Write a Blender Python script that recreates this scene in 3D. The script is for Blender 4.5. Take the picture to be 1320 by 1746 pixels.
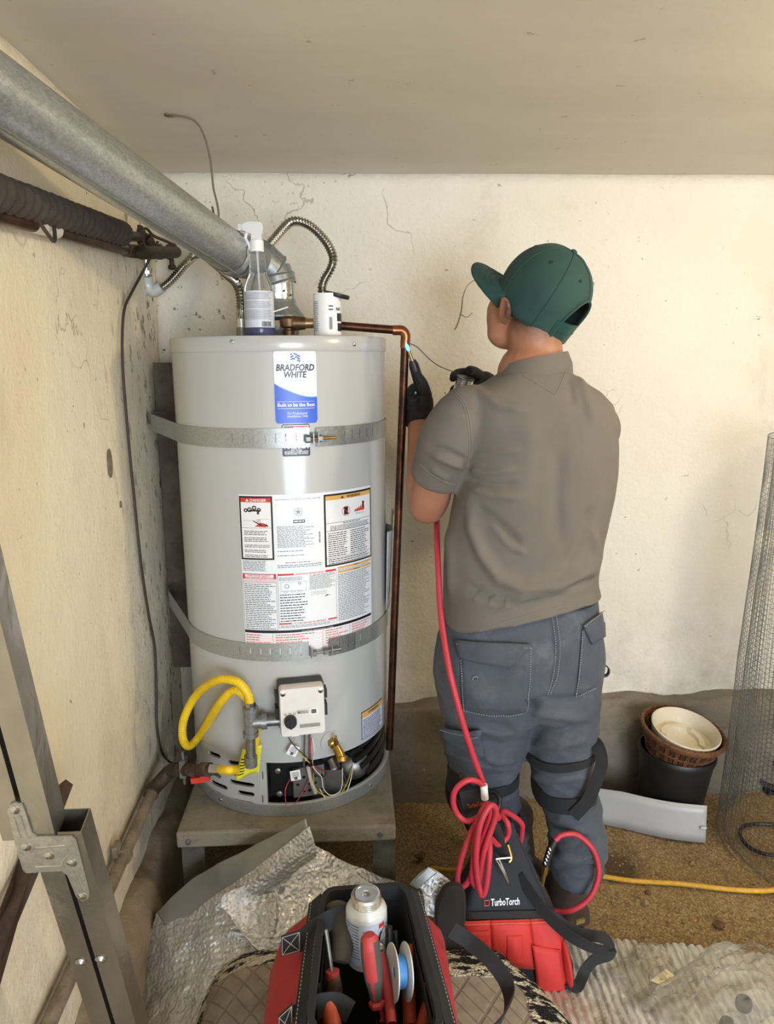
import bpy, bmesh, math, random
from mathutils import Vector as V, Matrix, noise
from mathutils.bvhtree import BVHTree
random.seed(7)
for o in list(bpy.data.objects): bpy.data.objects.remove(o)
S = bpy.context.scene
COL = S.collection
rad = math.radians
PI = math.pi

# ------------------------------------------------------------------ camera
F, EYE = 1280.0, V((0, 0, 1.5))
ROT = (Matrix.Rotation(rad(-2.7), 3, 'Z') @ Matrix.Rotation(rad(90 - 11.5), 3, 'X') @ Matrix.Rotation(rad(-0.4), 3, 'Z'))
cd = bpy.data.cameras.new('camera'); cam = bpy.data.objects.new('camera', cd); COL.objects.link(cam)
cam.matrix_world = Matrix.Translation(EYE) @ ROT.to_4x4()
cd.sensor_fit = 'VERTICAL'; cd.sensor_height = 24.0; cd.lens = 24.0 * F / 1746.0
cd.clip_start = 0.02
S.camera = cam

# ------------------------------------------------------------------ world, lights, exposure
w = bpy.data.worlds.new('world'); S.world = w; w.use_nodes = True
bg = w.node_tree.nodes['Background']; bg.inputs[0].default_value = (0.80, 0.90, 1.0, 1); bg.inputs[1].default_value = 0.6

def light(name, kind, loc, energy, color, target=None, **kw):
    d = bpy.data.lights.new(name, kind); d.energy = energy; d.color = color
    for k, v in kw.items(): setattr(d, k, v)
    o = bpy.data.objects.new(name, d); COL.objects.link(o); o.location = loc
    if target is not None:
        o.rotation_euler = (V(target) - V(loc)).to_track_quat('-Z', 'Y').to_euler()
    return o
# daylight that enters by the open garage door behind the camera
light('garage_door_offscreen', 'AREA', (1.30, -3.05, 1.10), 112, (0.80, 0.89, 1.0), (0.1, 2.4, 0.8), shape='RECTANGLE', size=2.0, size_y=1.7)
# warm bulb under the ceiling, out of frame to the right
light('bulb_offscreen', 'POINT', (1.34, 1.12, 1.90), 18, (1.0, 0.80, 0.52), shadow_soft_size=0.07)
vs = S.view_settings
vs.view_transform = 'Standard'; vs.look = 'None'; vs.exposure = 0.68; vs.gamma = 1.0; vs.use_curve_mapping = False

# ------------------------------------------------------------------ pixel -> direction helpers
def ray(px, py): return ROT @ V(((px - 660) / F, -(py - 873) / F, -1.0))
def aty(px, py, Y): d = ray(px, py); return EYE + d * (Y / d.y)
def atz(px, py, Z): d = ray(px, py); return EYE + d * ((Z - EYE.z) / d.z)
def atx(px, py, X): d = ray(px, py); return EYE + d * (X / d.x)
def proj(p):
    q = ROT.transposed() @ (V(p) - EYE); return 660 - F * q.x / q.z, 873 + F * q.y / q.z
def P(*a): return [aty(*q) for q in a]

# ------------------------------------------------------------------ mesh helpers
def spline(pts, n=8, closed=False):
    pts = [V(p) for p in pts]; N = len(pts); out = []
    def g(i): return pts[i % N] if closed else pts[max(0, min(N - 1, i))]
    for i in range(N if closed else N - 1):
        a, b, c, d = g(i - 1), g(i), g(i + 1), g(i + 2)
        for k in range(n):
            t = k / n
            out.append(0.5 * ((2 * b) + (c - a) * t + (2 * a - 5 * b + 4 * c - d) * t * t + (3 * b - a - 3 * c + d) * t ** 3))
    if not closed: out.append(pts[-1].copy())
    return out
def resample(pts, step):
    L = [0.0]
    for a, b in zip(pts, pts[1:]): L.append(L[-1] + (b - a).length)
    n = max(2, int(L[-1] / step) + 1); out = []; j = 0
    for i in range(n):
        s = L[-1] * i / (n - 1)
        while j < len(L) - 2 and L[j + 1] < s: j += 1
        t = (s - L[j]) / max(1e-9, L[j + 1] - L[j]); out.append(pts[j].lerp(pts[j + 1], t))
    return out
def frame(z, hint=V((0, 0, 1))):
    z = V(z).normalized()
    if abs(z.dot(hint)) > 0.97: hint = V((0, 1, 0)) if abs(z.y) < 0.9 else V((1, 0, 0))
    x = hint.cross(z).normalized(); y = z.cross(x)
    return Matrix((x, y, z)).transposed()

class MB:
    def __init__(s): s.v = []; s.f = []
    def add(s, vs, fs):
        o = len(s.v); s.v += [V(p) for p in vs]; s.f += [tuple(i + o for i in f) for f in fs]; return s
    def box(s, c, size, rot=None):
        c = V(c); h = V(size) / 2; M = rot or Matrix.Identity(3)
        vs = [c + M @ V((x * h.x, y * h.y, z * h.z)) for z in (-1, 1) for y in (-1, 1) for x in (-1, 1)]
        return s.add(vs, [(0, 2, 3, 1), (4, 5, 7, 6), (0, 1, 5, 4), (2, 6, 7, 3), (0, 4, 6, 2), (1, 3, 7, 5)])
    def hexa(s, b, t):   # bottom 4, top 4 points
        return s.add(list(b) + list(t), [(3, 2, 1, 0), (4, 5, 6, 7), (0, 1, 5, 4), (1, 2, 6, 5), (2, 3, 7, 6), (3, 0, 4, 7)])
    def rings(s, R, cap=True, closed=False):
        n = len(R[0]); o = len(s.v)
        for r in R: s.v += [V(p) for p in r]
        m = len(R)
        for i in range(m if closed else m - 1):
            for k in range(n):
                a = o + i * n + k; b = o + i * n + (k + 1) % n; c = o + ((i + 1) % m) * n
                s.f.append((a, b, c + (k + 1) % n, c + k))
        if cap and not closed:
            s.f.append(tuple(o + k for k in reversed(range(n)))); s.f.append(tuple(o + (m - 1) * n + k for k in range(n)))
        return s
    def tube(s, pts, r, seg=10, cap=True, flat=None, hint=None, closed=False):
        pts = [V(p) for p in pts]; n = len(pts); R = []
        T = [((pts[(i + 1) % n] - pts[i - 1]) if closed else (pts[min(n - 1, i + 1)] - pts[max(0, i - 1)])).normalized() for i in range(n)]
        M = frame(T[0], hint or V((0, 0, 1))); x = M.col[0].copy()
        for i in range(n):
            x = (x - T[i] * x.dot(T[i])).normalized() if not hint else hint.cross(T[i]).normalized()
            y = T[i].cross(x); ri = r[i] if isinstance(r, (list, tuple)) else r
            fx = flat or 1.0
            R.append([pts[i] + x * (math.cos(a) * ri) + y * (math.sin(a) * ri * fx) for a in [2 * PI * k / seg for k in range(seg)]])
        return s.rings(R, cap, closed)
    def strap(s, pts, width, th, wdir):   # flat band: wdir = width direction (vector or list)
        R = []; n = len(pts)
        for i in range(n):
            t = (V(pts[min(n - 1, i + 1)]) - V(pts[max(0, i - 1)])).normalized()
            wd = V(wdir[i] if isinstance(wdir, list) else wdir); wd = (wd - t * wd.dot(t)).normalized(); nn = t.cross(wd)
            W = width[i] if isinstance(width, (list, tuple)) else width
            p = V(pts[i]); R.append([p + wd * W / 2 + nn * th / 2, p - wd * W / 2 + nn * th / 2, p - wd * W / 2 - nn * th / 2, p + wd * W / 2 - nn * th / 2])
        return s.rings(R)
    def lathe(s, prof, origin=(0, 0, 0), axis=(0, 0, 1), seg=32, cap=True, a0=0, a1=2 * PI, hint=V((0, 1, 0))):
        M = frame(axis, hint); o = V(origin); full = abs(a1 - a0 - 2 * PI) < 1e-6
        R = []
        for k in range(seg if full else seg + 1):
            a = a0 + (a1 - a0) * k / seg
            R.append([o + M @ V((r * math.cos(a), r * math.sin(a), z)) for r, z in prof])
        b = len(s.v); n = len(prof)
        for r in R: s.v += r
        for k in range(len(R) if full else len(R) - 1):
            for i in range(n - 1):
                k2 = (k + 1) % len(R)
                s.f.append((b + k * n + i, b + k2 * n + i, b + k2 * n + i + 1, b + k * n + i + 1))
        if cap and full:
            if prof[0][0] > 1e-6: s.f.append(tuple(b + k * n for k in reversed(range(len(R)))))
            if prof[-1][0] > 1e-6: s.f.append(tuple(b + k * n + n - 1 for k in range(len(R))))
        return s
    def ell(s, c, r, rot=None, nu=16, nv=10):
        c = V(c); M = rot or Matrix.Identity(3); R = []
        for j in range(1, nv):
            t = PI * j / nv
            R.append([c + M @ V((r[0] * math.sin(t) * math.cos(a), r[1] * math.sin(t) * math.sin(a), -r[2] * math.cos(t))) for a in [2 * PI * k / nu for k in range(nu)]])
        return s.rings(R)
    def grid(s, fn, nu, nv):
        o = len(s.v)
        for j in range(nv + 1):
            for i in range(nu + 1): s.v.append(V(fn(i / nu, j / nv)))
        for j in range(nv):
            for i in range(nu):
                a = o + j * (nu + 1) + i; s.f.append((a, a + 1, a + nu + 2, a + nu + 1))
        return s
    def mesh(s, name='m'):
        me = bpy.data.meshes.new(name); me.from_pydata([tuple(p) for p in s.v], [], s.f); me.update(); return me
    def build(s, name, mat, parent=None, smooth=True, angle=40, fix=True):
        me = s.mesh(name)
        return mkobj(name, me, mat, parent, smooth, angle, fix)

def mkobj(name, me, mat, parent=None, smooth=True, angle=40, fix=True):
    bm = bmesh.new(); bm.from_mesh(me)
    bmesh.ops.remove_doubles(bm, verts=bm.verts, dist=1e-6)
    if fix: bmesh.ops.recalc_face_normals(bm, faces=bm.faces)
    if smooth:
        for f in bm.faces: f.smooth = True
        for e in bm.edges:
            if len(e.link_faces) == 2 and e.calc_face_angle(0) > rad(angle): e.smooth = False
    bm.to_mesh(me); bm.free()
    o = bpy.data.objects.new(name, me); COL.objects.link(o)
    for m in (mat if isinstance(mat, (list, tuple)) else [mat]):
        if m: me.materials.append(m)
    if parent: o.parent = parent; o.matrix_parent_inverse = Matrix.Translation(-parent.location)
    return o
def evalmesh(o):
    dg = bpy.context.evaluated_depsgraph_get(); dg.update()
    return bpy.data.meshes.new_from_object(o.evaluated_get(dg))
def remesh(mb, voxel, smooth=4):
    me = mb.mesh('tmp'); o = bpy.data.objects.new('tmp', me); COL.objects.link(o)
    bm = bmesh.new(); bm.from_mesh(me); bmesh.ops.recalc_face_normals(bm, faces=bm.faces); bm.to_mesh(me); bm.free()
    m = o.modifiers.new('r', 'REMESH'); m.mode = 'VOXEL'; m.voxel_size = voxel
    if smooth:
        k = o.modifiers.new('s', 'SMOOTH'); k.factor = 0.5; k.iterations = smooth
    r = evalmesh(o); bpy.data.objects.remove(o); return r
def cut(o, mb):
    me = mb.mesh('cutter'); bm = bmesh.new(); bm.from_mesh(me); bmesh.ops.recalc_face_normals(bm, faces=bm.faces); bm.to_mesh(me); bm.free()
    c = bpy.data.objects.new('cutter', me); COL.objects.link(c)
    md = o.modifiers.new('b', 'BOOLEAN'); md.object = c; md.operation = 'DIFFERENCE'; md.solver = 'EXACT'
    new = evalmesh(o); o.modifiers.remove(md); o.data = new; bpy.data.objects.remove(c); return o
def solidify(o, th, offset=1):
    m = o.modifiers.new('solid', 'SOLIDIFY'); m.thickness = th; m.offset = offset; return o
def tag(o, label, cat, group=None, kind=None):
    o['label'] = label
    if cat: o['category'] = cat
    if group: o['group'] = group
    if kind: o['kind'] = kind
    return o
def thing(name, loc, label, cat, group=None):
    o = bpy.data.objects.new(name, None); COL.objects.link(o); o.location = V(loc); o.empty_display_size = 0.05
    return tag(o, label, cat, group)
def struct(o): o['kind'] = 'structure'; return o
_txt = {}
def text(s, size=1.0, align='CENTER', shear=0.0, bold=0.0, xs=1.0):
    key = (s, size, align, shear, bold, xs)
    c = bpy.data.curves.new('t', 'FONT'); c.body = s; c.size = size; c.align_x = align; c.shear = shear; c.offset = bold; c.resolution_u = 2
    o = bpy.data.objects.new('t', c); COL.objects.link(o); me = evalmesh(o)
    vs = [(p.co.x * xs, p.co.y) for p in me.vertices]; fs = [tuple(p.vertices) for p in me.polygons]
    bpy.data.objects.remove(o); bpy.data.meshes.remove(me); return vs, fs
def fbm(p, o=4): return noise.fractal(V(p), 1.0, 2.0, o)

# ------------------------------------------------------------------ materials
MATS = {}
def lin(h):
    h = h.lstrip('#'); c = [int(h[i:i + 2], 16) / 255 for i in (0, 2, 4)]
    return tuple((x / 12.92 if x <= .04045 else ((x + .055) / 1.055) ** 2.4) for x in c) + (1,)
class NT:
    def __init__(s, name):
        s.m = bpy.data.materials.new(name); s.m.use_nodes = True; s.t = s.m.node_tree; s.b = s.t.nodes['Principled BSDF']
        s.co = s.t.nodes.new('ShaderNodeTexCoord').outputs['Object']
    def n(s, typ, **kw):
        x = s.t.nodes.new('ShaderNode' + typ)
        for k, v in kw.items():
            if k in x.inputs: s.put(x.inputs[k], v)
            else: setattr(x, k, v)
        return x
    def put(s, i, v):
        if isinstance(v, bpy.types.NodeSocket): s.t.links.new(v, i)
        else: i.default_value = v
    def noise(s, scale, detail=4, rough=.55, co=None, dist=0):
        x = s.n('TexNoise'); s.put(x.inputs['Vector'], co or s.co); x.inputs['Scale'].default_value = scale; x.inputs['Detail'].default_value = detail
        x.inputs['Roughness'].default_value = rough; x.inputs['Distortion'].default_value = dist; return x.outputs['Fac']
    def vor(s, scale, feature='F1', co=None, out='Distance'):
        x = s.n('TexVoronoi', feature=feature); s.put(x.inputs['Vector'], co or s.co); x.inputs['Scale'].default_value = scale; return x.outputs[out]
    def map(s, scale=(1, 1, 1), loc=(0, 0, 0), rot=(0, 0, 0), co=None):
        x = s.n('Mapping'); s.put(x.inputs['Vector'], co or s.co); x.inputs['Scale'].default_value = scale; x.inputs['Location'].default_value = loc; x.inputs['Rotation'].default_value = rot; return x.outputs[0]
    def ramp(s, fac, stops, interp='LINEAR'):
        x = s.n('ValToRGB'); s.put(x.inputs[0], fac); r = x.color_ramp; r.interpolation = interp
        while len(r.elements) < len(stops): r.elements.new(.5)
        for e, (p, c) in zip(r.elements, stops): e.position = p; e.color = c if len(c) == 4 else tuple(c) + (1,)
        return x.outputs[0]
    def mix(s, fac, a, b, mode='MIX'):
        x = s.n('Mix', data_type='RGBA', blend_type=mode); s.put(x.inputs[0], fac); s.put(x.inputs[6], a); s.put(x.inputs[7], b); return x.outputs[2]
    def math(s, op, a, b=0.0, c=0.0):
        x = s.n('Math', operation=op); s.put(x.inputs[0], a); s.put(x.inputs[1], b); s.put(x.inputs[2], c); return x.outputs[0]
    def sep(s, co=None):
        x = s.n('SeparateXYZ'); s.put(x.inputs[0], co or s.co); return x.outputs
    def bump(s, h, strength=.3, dist=.005):
        x = s.n('Bump'); s.put(x.inputs['Height'], h); x.inputs['Strength'].default_value = strength; x.inputs['Distance'].default_value = dist
        s.put(s.b.inputs['Normal'], x.outputs[0]); return x
    def fin(s, color=None, rough=.5, metal=0, **kw):
        if color is not None: s.put(s.b.inputs['Base Color'], color)
        s.put(s.b.inputs['Roughness'], rough); s.put(s.b.inputs['Metallic'], metal)
        for k, v in kw.items(): s.put(s.b.inputs[k.replace('_', ' ')], v)
        return s.m
BW = [(0, (0, 0, 0)), (1, (1, 1, 1))]
def plain(name, col, rough=.5, metal=0, var=.12, scale=40, bump=0, bscale=300, **kw):
    if name in MATS: return MATS[name]
    t = NT(name); c = lin(col) if isinstance(col, str) else col
    d = tuple(x * (1 - var) for x in c[:3]) + (1,)
    l = tuple(min(1, x * (1 + var)) for x in c[:3]) + (1,)
    cc = t.ramp(t.noise(scale, 5), [(.3, d), (.7, l)])
    if bump: t.bump(t.noise(bscale, 3), bump, .002)
    MATS[name] = t.fin(cc, rough, metal, **kw); return MATS[name]
def grime(name, col, dirt, amount=.5, rough=.5, metal=0, scale=12, bump=.2, bscale=120):
    if name in MATS: return MATS[name]
    t = NT(name); f = t.ramp(t.noise(scale, 8, .7), [(.5 - .25 * amount, (1, 1, 1)), (.5 + .3 * (1 - amount) + .1, (0, 0, 0))])
    c = t.mix(f, lin(col), lin(dirt)); c = t.mix(t.math('MULTIPLY', t.noise(scale * 9, 4), .35), c, lin(dirt))
    t.bump(t.noise(bscale, 5), bump, .002)
    MATS[name] = t.fin(c, rough, metal); return MATS[name]
def galv(name='galvanised', base='#9fa3a3', rough=.38, scale=60, dark='#7d8180'):
    if name in MATS: return MATS[name]
    t = NT(name); c = t.ramp(t.noise(scale * 2.5, 4, .65, None, .8), [(.32, lin(dark)), (.68, lin(base))])
    c = t.mix(t.math('MULTIPLY', t.noise(9, 6), .3), c, lin('#6f6f68'))
    t.bump(t.noise(180, 3), .05, .001)
    MATS[name] = t.fin(c, rough, .62); return MATS[name]
# ================================================================== THE SETTING
XL, YB, ZC = -0.585, 2.40, 2.045
def plaster(name, base, warm, stain, left=False):
    t = NT(name)
    c = t.ramp(t.noise(1.6, 6, .6), [(.35, lin(base)), (.65, lin(warm))])
    # dirt smears and water stains with their own shapes
    st = t.ramp(t.noise(3.2, 9, .72, t.map((1, 1, .55)), .6), [(.55, (0, 0, 0)), (.72, (1, 1, 1))])
    c = t.mix(t.math('MULTIPLY', st, .33), c, lin(stain))
    sp = t.ramp(t.noise(38, 4, .6), [(.685, (0, 0, 0)), (.71, (1, 1, 1))])
    msk = t.ramp(t.noise(1.3, 3, .5, t.map((1, 1, 1), (3, 1, 2))), [(.45, (0, 0, 0)), (.62, (1, 1, 1))])
    c = t.mix(t.math('MULTIPLY', t.math('MULTIPLY', sp, msk), .75), c, lin('#4a443a'))
    # fine cracks
    vd = t.n('TexVoronoi', feature='DISTANCE_TO_EDGE'); vd.inputs['Scale'].default_value = 2.1
    wob = t.n('VectorMath', operation='ADD'); nz = t.n('TexNoise'); t.put(nz.inputs['Vector'], t.co); nz.inputs['Scale'].default_value = 6; nz.inputs['Detail'].default_value = 6
    t.put(wob.inputs[0], t.co); sc = t.n('VectorMath', operation='SCALE'); t.put(sc.inputs[0], nz.outputs['Color']); sc.inputs['Scale'].default_value = .35; t.put(wob.inputs[1], sc.outputs[0])
    t.put(vd.inputs['Vector'], wob.outputs[0])
    cr = t.ramp(vd.outputs['Distance'], [(.0015, (1, 1, 1)), (.006, (0, 0, 0))])
    cm = t.ramp(t.noise(2.3, 3, .5, t.map((1, 1, 1), (7, 3, 1))), [(.585, (0, 0, 0)), (.65, (1, 1, 1))])
    crk = t.math('MULTIPLY', cr, cm)
    c = t.mix(t.math('MULTIPLY', crk, .4), c, lin('#6b6252'))
    x, y, z = t.sep()
    low = t.n('MapRange'); t.put(low.inputs[0], z); low.inputs[1].default_value = .75; low.inputs[2].default_value = .30; low.inputs[3].default_value = 0; low.inputs[4].default_value = 1
    ls = t.math('MULTIPLY', low.outputs[0], t.ramp(t.noise(9, 8, .75), [(.42, (0, 0, 0)), (.66, (1, 1, 1))]))
    c = t.mix(t.math('MULTIPLY', ls, .38), c, lin('#77705f'))
    if left:   # black mould specks toward the far corner
        far = t.n('MapRange'); t.put(far.inputs[0], y); far.inputs[1].default_value = 1.75; far.inputs[2].default_value = 2.35
        k = t.ramp(t.noise(26, 7, .7, t.map((1, 1, .5))), [(.56, (0, 0, 0)), (.62, (1, 1, 1))])
        c = t.mix(t.math('MULTIPLY', t.math('MULTIPLY', k, far.outputs[0]), .9), c, lin('#26241f'))
    else:
        far = t.n('MapRange'); t.put(far.inputs[0], x); far.inputs[1].default_value = .1; far.inputs[2].default_value = -.6
        k = t.ramp(t.noise(42, 6, .65), [(.62, (0, 0, 0)), (.665, (1, 1, 1))])
        c = t.mix(t.math('MULTIPLY', t.math('MULTIPLY', k, far.outputs[0]), .9), c, lin('#2f2b24'))
    h = t.math('ADD', t.math('MULTIPLY', t.noise(7, 8, .65), 1.2), t.math('MULTIPLY', t.noise(70, 5, .6), .35))
    h = t.math('SUBTRACT', h, t.math('MULTIPLY', crk, .5))
    t.bump(h, .5, .014)
    return t.fin(c, .85)
M_back = plaster('plaster_back', '#ddd8cc', '#d6cfbf', '#a69d89')
M_left = plaster('plaster_left', '#efe5cc', '#e9dcc0', '#b5a88a', True)
def ceil_mat():
    t = NT('painted_concrete_ceiling')
    c = t.ramp(t.noise(2.2, 7, .6, t.map((.6, 1.5, 1))), [(.3, lin('#cdc8ba')), (.7, lin('#d8d3c6'))])
    sc = t.ramp(t.noise(5, 8, .7, t.map((.5, 4, 1), rot=(0, 0, .5))), [(.66, (0, 0, 0)), (.72, (1, 1, 1))])
    c = t.mix(t.math('MULTIPLY', sc, .3), c, lin('#a19b8a'))
    sp = t.ramp(t.noise(30, 4), [(.70, (0, 0, 0)), (.72, (1, 1, 1))]); c = t.mix(t.math('MULTIPLY', sp, .5), c, lin('#8a8474'))
    t.bump(t.math('ADD', t.noise(4, 8, .6), t.math('MULTIPLY', t.noise(60, 4), .12)), .22, .01)
    return t.fin(c, .8)
M_ceil = ceil_mat()
def conc(name, a, b, dirt, bs=.5):
    t = NT(name); c = t.ramp(t.noise(5, 9, .7), [(.3, lin(a)), (.7, lin(b))])
    d = t.ramp(t.noise(9, 9, .75, t.map((1, 1, 2))), [(.5, (0, 0, 0)), (.7, (1, 1, 1))]); c = t.mix(t.math('MULTIPLY', d, .7), c, lin(dirt))
    w_ = t.ramp(t.noise(60, 3), [(.70, (0, 0, 0)), (.74, (1, 1, 1))]); c = t.mix(t.math('MULTIPLY', w_, .6), c, lin('#b9b3a4'))
    t.bump(t.math('ADD', t.noise(12, 8, .7), t.math('MULTIPLY', t.noise(120, 4), .25)), bs, .012)
    return t.fin(c, .9)
M_foot = conc('footing_concrete', '#6d675c', '#857c6c', '#5a4c38')
M_kerb = conc('kerb_concrete', '#84745d', '#988871', '#665540')
M_slab = conc('stand_concrete', '#77705f', '#8d8676', '#4b3d2c')
def dirt_mat():
    t = NT('dirt_floor')
    c = t.ramp(t.noise(4, 8, .7), [(.3, lin('#8a714a')), (.7, lin('#a88b5e'))])
    g = t.vor(190, out='Color'); c = t.mix(.55, c, t.ramp(g, [(.1, lin('#5c4a30')), (.55, lin('#a1875d')), (.95, lin('#d2bd93'))]))
    dk = t.ramp(t.noise(3.1, 6, .7), [(.56, (0, 0, 0)), (.7, (1, 1, 1))]); c = t.mix(t.math('MULTIPLY', dk, .6), c, lin('#54422c'))
    # damp patch by the boot
    x, y, z = t.sep()
    def spot(cx, cy, r, soft=.5):
        dx = t.math('SUBTRACT', x, cx); dy = t.math('SUBTRACT', y, cy)
        d = t.math('SQRT', t.math('ADD', t.math('MULTIPLY', dx, dx), t.math('MULTIPLY', dy, dy)))
        d = t.math('ADD', d, t.math('MULTIPLY', t.math('SUBTRACT', t.noise(14, 6, .7), .5), r * 1.3))
        m = t.n('MapRange'); t.put(m.inputs[0], d); m.inputs[1].default_value = r; m.inputs[2].default_value = r * soft; return m.outputs[0]
    p = atz(1058, 1478, 0); c = t.mix(t.math('MULTIPLY', spot(p.x, p.y, .085), .8), c, lin('#4b3822'))
    t.bump(t.math('ADD', t.noise(28, 8, .75), t.math('MULTIPLY', t.noise(240, 4, .7), .6)), .7, .012)
    return t.fin(c, .95)
M_dirt = dirt_mat()
M_gran = grime('gravel', '#ad976f', '#6d5a3c', .5, .9)

XR, YF = 2.7, -3.0
struct(MB().grid(lambda u, v: (XL - .05 + u * (XR - XL + .1), YF + v * (YB + .1 - YF), .012 * fbm((u * 9, v * 14, 0)) - .003), 120, 180).build('floor', M_dirt))
def wob(p, a=.006, s=3.0): return a * fbm((p[0] * s, p[1] * s, p[2] * s))
def thick(o, out, th=.12):
    n = o.data.polygons[len(o.data.polygons) // 2].normal
    solidify(o, th, 1 if n.dot(V(out)) > 0 else -1)
def wallgrid(name, fn, nu, nv, mat):
    o = MB().grid(fn, nu, nv).build(name, mat, angle=70); thick(o, {'wall_back': (0, 1, 0), 'wall_left': (-1, 0, 0), 'wall_right': (1, 0, 0)}[name]); return struct(o)
WB = wallgrid('wall_back', lambda u, v: ((lambda X, Z: (X, YB + wob((X, 0, Z)), Z))(XL - .02 + u * (XR - XL), .0 + v * ZC)), 90, 60, M_back)
WL = wallgrid('wall_left', lambda u, v: ((lambda Y, Z: (XL + wob((9, Y, Z)), Y, Z))(YF + u * (YB - YF + .02), .0 + v * ZC)), 120, 50, M_left)
wallgrid('wall_right', lambda u, v: (XR, YF + u * (YB - YF), v * ZC), 8, 4, M_back)
o = MB().grid(lambda u, v: ((lambda X, Y: (X, Y, ZC + .5 * wob((X, Y, 5), .006, 2)))(XL - .1 + u * (XR - XL + .2), YF + v * (YB - YF + .1))), 60, 80).build('ceiling', M_ceil)
thick(o, (0, 0, 1)); struct(o)
# footing under the back wall (rough top ledge) and kerb under the left wall
def foot(u, v):
    X = XL + u * (XR - XL); k = [(0, YB + .02, .345), (.12, YB - .006, .345), (.3, YB - .045, .335), (.36, YB - .055, .322), (.45, YB - .058, .29), (1, YB - .066, -.02)]
    for (a, ya, za), (b, yb, zb) in zip(k, k[1:]):
        if v <= b + 1e-9: s = (v - a) / (b - a); Y = ya + (yb - ya) * s; Z = za + (zb - za) * s; break
    return (X, Y + .012 * fbm((X * 7, v * 3, 1)), Z + (.016 * fbm((X * 5, v * 2, 4)) + .007 * X if v < .5 else 0))
struct(MB().grid(foot, 160, 24).build('trim_footing', M_foot, angle=70))
def kerb(u, v):
    Y = YF + u * (YB - YF); k = [(0, XL - .02, .178), (.25, XL + .03, .172), (.36, XL + .048, .155), (.42, XL + .056, .135), (1, XL + .098, -.02)]
    for (a, ya, za), (b, yb, zb) in zip(k, k[1:]):
        if v <= b + 1e-9: s = (v - a) / (b - a); X = ya + (yb - ya) * s; Z = za + (zb - za) * s; break
    return (X + .014 * fbm((v * 3, Y * 8, 2)), Y, Z + (.014 * fbm((v * 2, Y * 9, 8)) if v < .5 else 0))
struct(MB().grid(kerb, 260, 24).build('trim_kerb', M_kerb, angle=70))
# loose gravel, one object (nobody could count it)
g = MB()
for i in range(5200):
    X = random.uniform(-.45, 2.2); Y = random.uniform(1.25, 2.33)
    if X > 1.7 and random.random() < .6: continue
    if -.47 < X < .12 and Y > 1.70: continue
    r = random.choice((.0015, .002, .0025, .003, .004)) * random.uniform(.7, 1.4)
    if random.random() < .012: r *= 2.6
    c = V((X, Y, .003 + .012 * fbm(((X - XL + .05) / (XR - XL + .1) * 9, (Y - YF) / (YB + .1 - YF) * 14, 0)) + r * .2))
    a = random.random() * 6
    g.add([c + V((math.cos(a + k * 1.57) * r * random.uniform(.8, 1.3), math.sin(a + k * 1.57) * r, 0)) for k in range(4)] + [c + V((0, 0, r * .9)), c - V((0, 0, r * .5))],
          [(0, 1, 4), (1, 2, 4), (2, 3, 4), (3, 0, 4), (1, 0, 5), (2, 1, 5), (3, 2, 5), (0, 3, 5)])
tag(g.build('gravel', M_gran, smooth=False), 'fine pale gravel scattered over the brown dirt floor', 'gravel', kind='stuff')

# cracks as thin dark tubes and a chipped spot in the plaster
M_crk = plain('crack_line', '#6a6152', .95); M_chip = grime('bare_plaster', '#9c8f7a', '#6f6452', .5, .95, 0, 60, .6)
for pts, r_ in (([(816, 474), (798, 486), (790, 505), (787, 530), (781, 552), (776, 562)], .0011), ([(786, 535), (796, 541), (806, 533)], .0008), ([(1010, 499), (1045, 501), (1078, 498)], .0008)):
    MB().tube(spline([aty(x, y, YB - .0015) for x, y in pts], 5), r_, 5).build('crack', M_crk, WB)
def chip(ctr, sx, sz_, par):
    c = atx(*ctr, XL + .001); m = MB(); R = []
    for d_, q in ((.003, 1.0), (-.003, .8)): R.append([c + V((d_, sx * q * (1 + .3 * fbm((k, 1, 2))) * math.cos(2 * PI * k / 14), sz_ * q * (1 + .3 * fbm((k, 5, 2))) * math.sin(2 * PI * k / 14))) for k in range(14)])
    m.rings(R).build('plaster_chip', M_chip, par)
chip((186, 790), .018, .036, WL); chip((205, 860), .006, .009, WL)
# ================================================================== TANK STAND
TX, TY, TR, TZ0, TZ1 = -.185, 2.05, .278, .335, 1.555
M_tank = NT('tank_enamel'); _c = M_tank.mix(M_tank.math('MULTIPLY', M_tank.noise(3, 5), .25), lin('#b4b5b3'), lin('#a6a8a8')); M_tank.bump(M_tank.noise(5, 2), .06, .01)
M_tank = M_tank.fin(_c, .27, 0, Coat_Weight=.5, Coat_Roughness=.12)
M_galv = galv(); M_galvd = galv('galvanised_strap', '#b9bdbd', .42, 90, '#9da1a1')
M_white = plain('white_plastic', '#e8e8e6', .4, var=.03); M_black = plain('black_plastic', '#17171a', .45, var=.2)
M_chrome = plain('bright_steel', '#c9cbcc', .22, 1, .08); M_steel = plain('dull_steel', '#8e8f8d', .42, .9, .2)
M_brass = plain('brass', '#b08a45', .3, .9, .2); M_bronze = plain('bronze', '#6e5338', .45, .7, .3); M_fit = grime('dark_fitting', '#5a4c3b', '#2f281f', .5, .6, .4, 40, .3)
M_copper = grime('old_copper', '#74472f', '#33231b', .5, .38, .85, 20, .1); M_copnew = plain('heated_copper', '#99603f', .3, .9, .25)
M_inside = plain('dark_metal', '#1b1c1e', .5, .5, .3); M_rust = grime('rusty_iron', '#6b5d4e', '#3c3027', .5, .75, .4, 30, .4)
M_red = plain('red_plastic', '#c8372a', .5, var=.15); M_yel = plain('yellow_coating', '#e3bd1c', .42, var=.08)
M_foamblk = grime('black_foam', '#2a2724', '#4a4137', .4, .9, 0, 30, .5); M_cable = plain('brown_cable', '#3c332b', .6)
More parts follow.
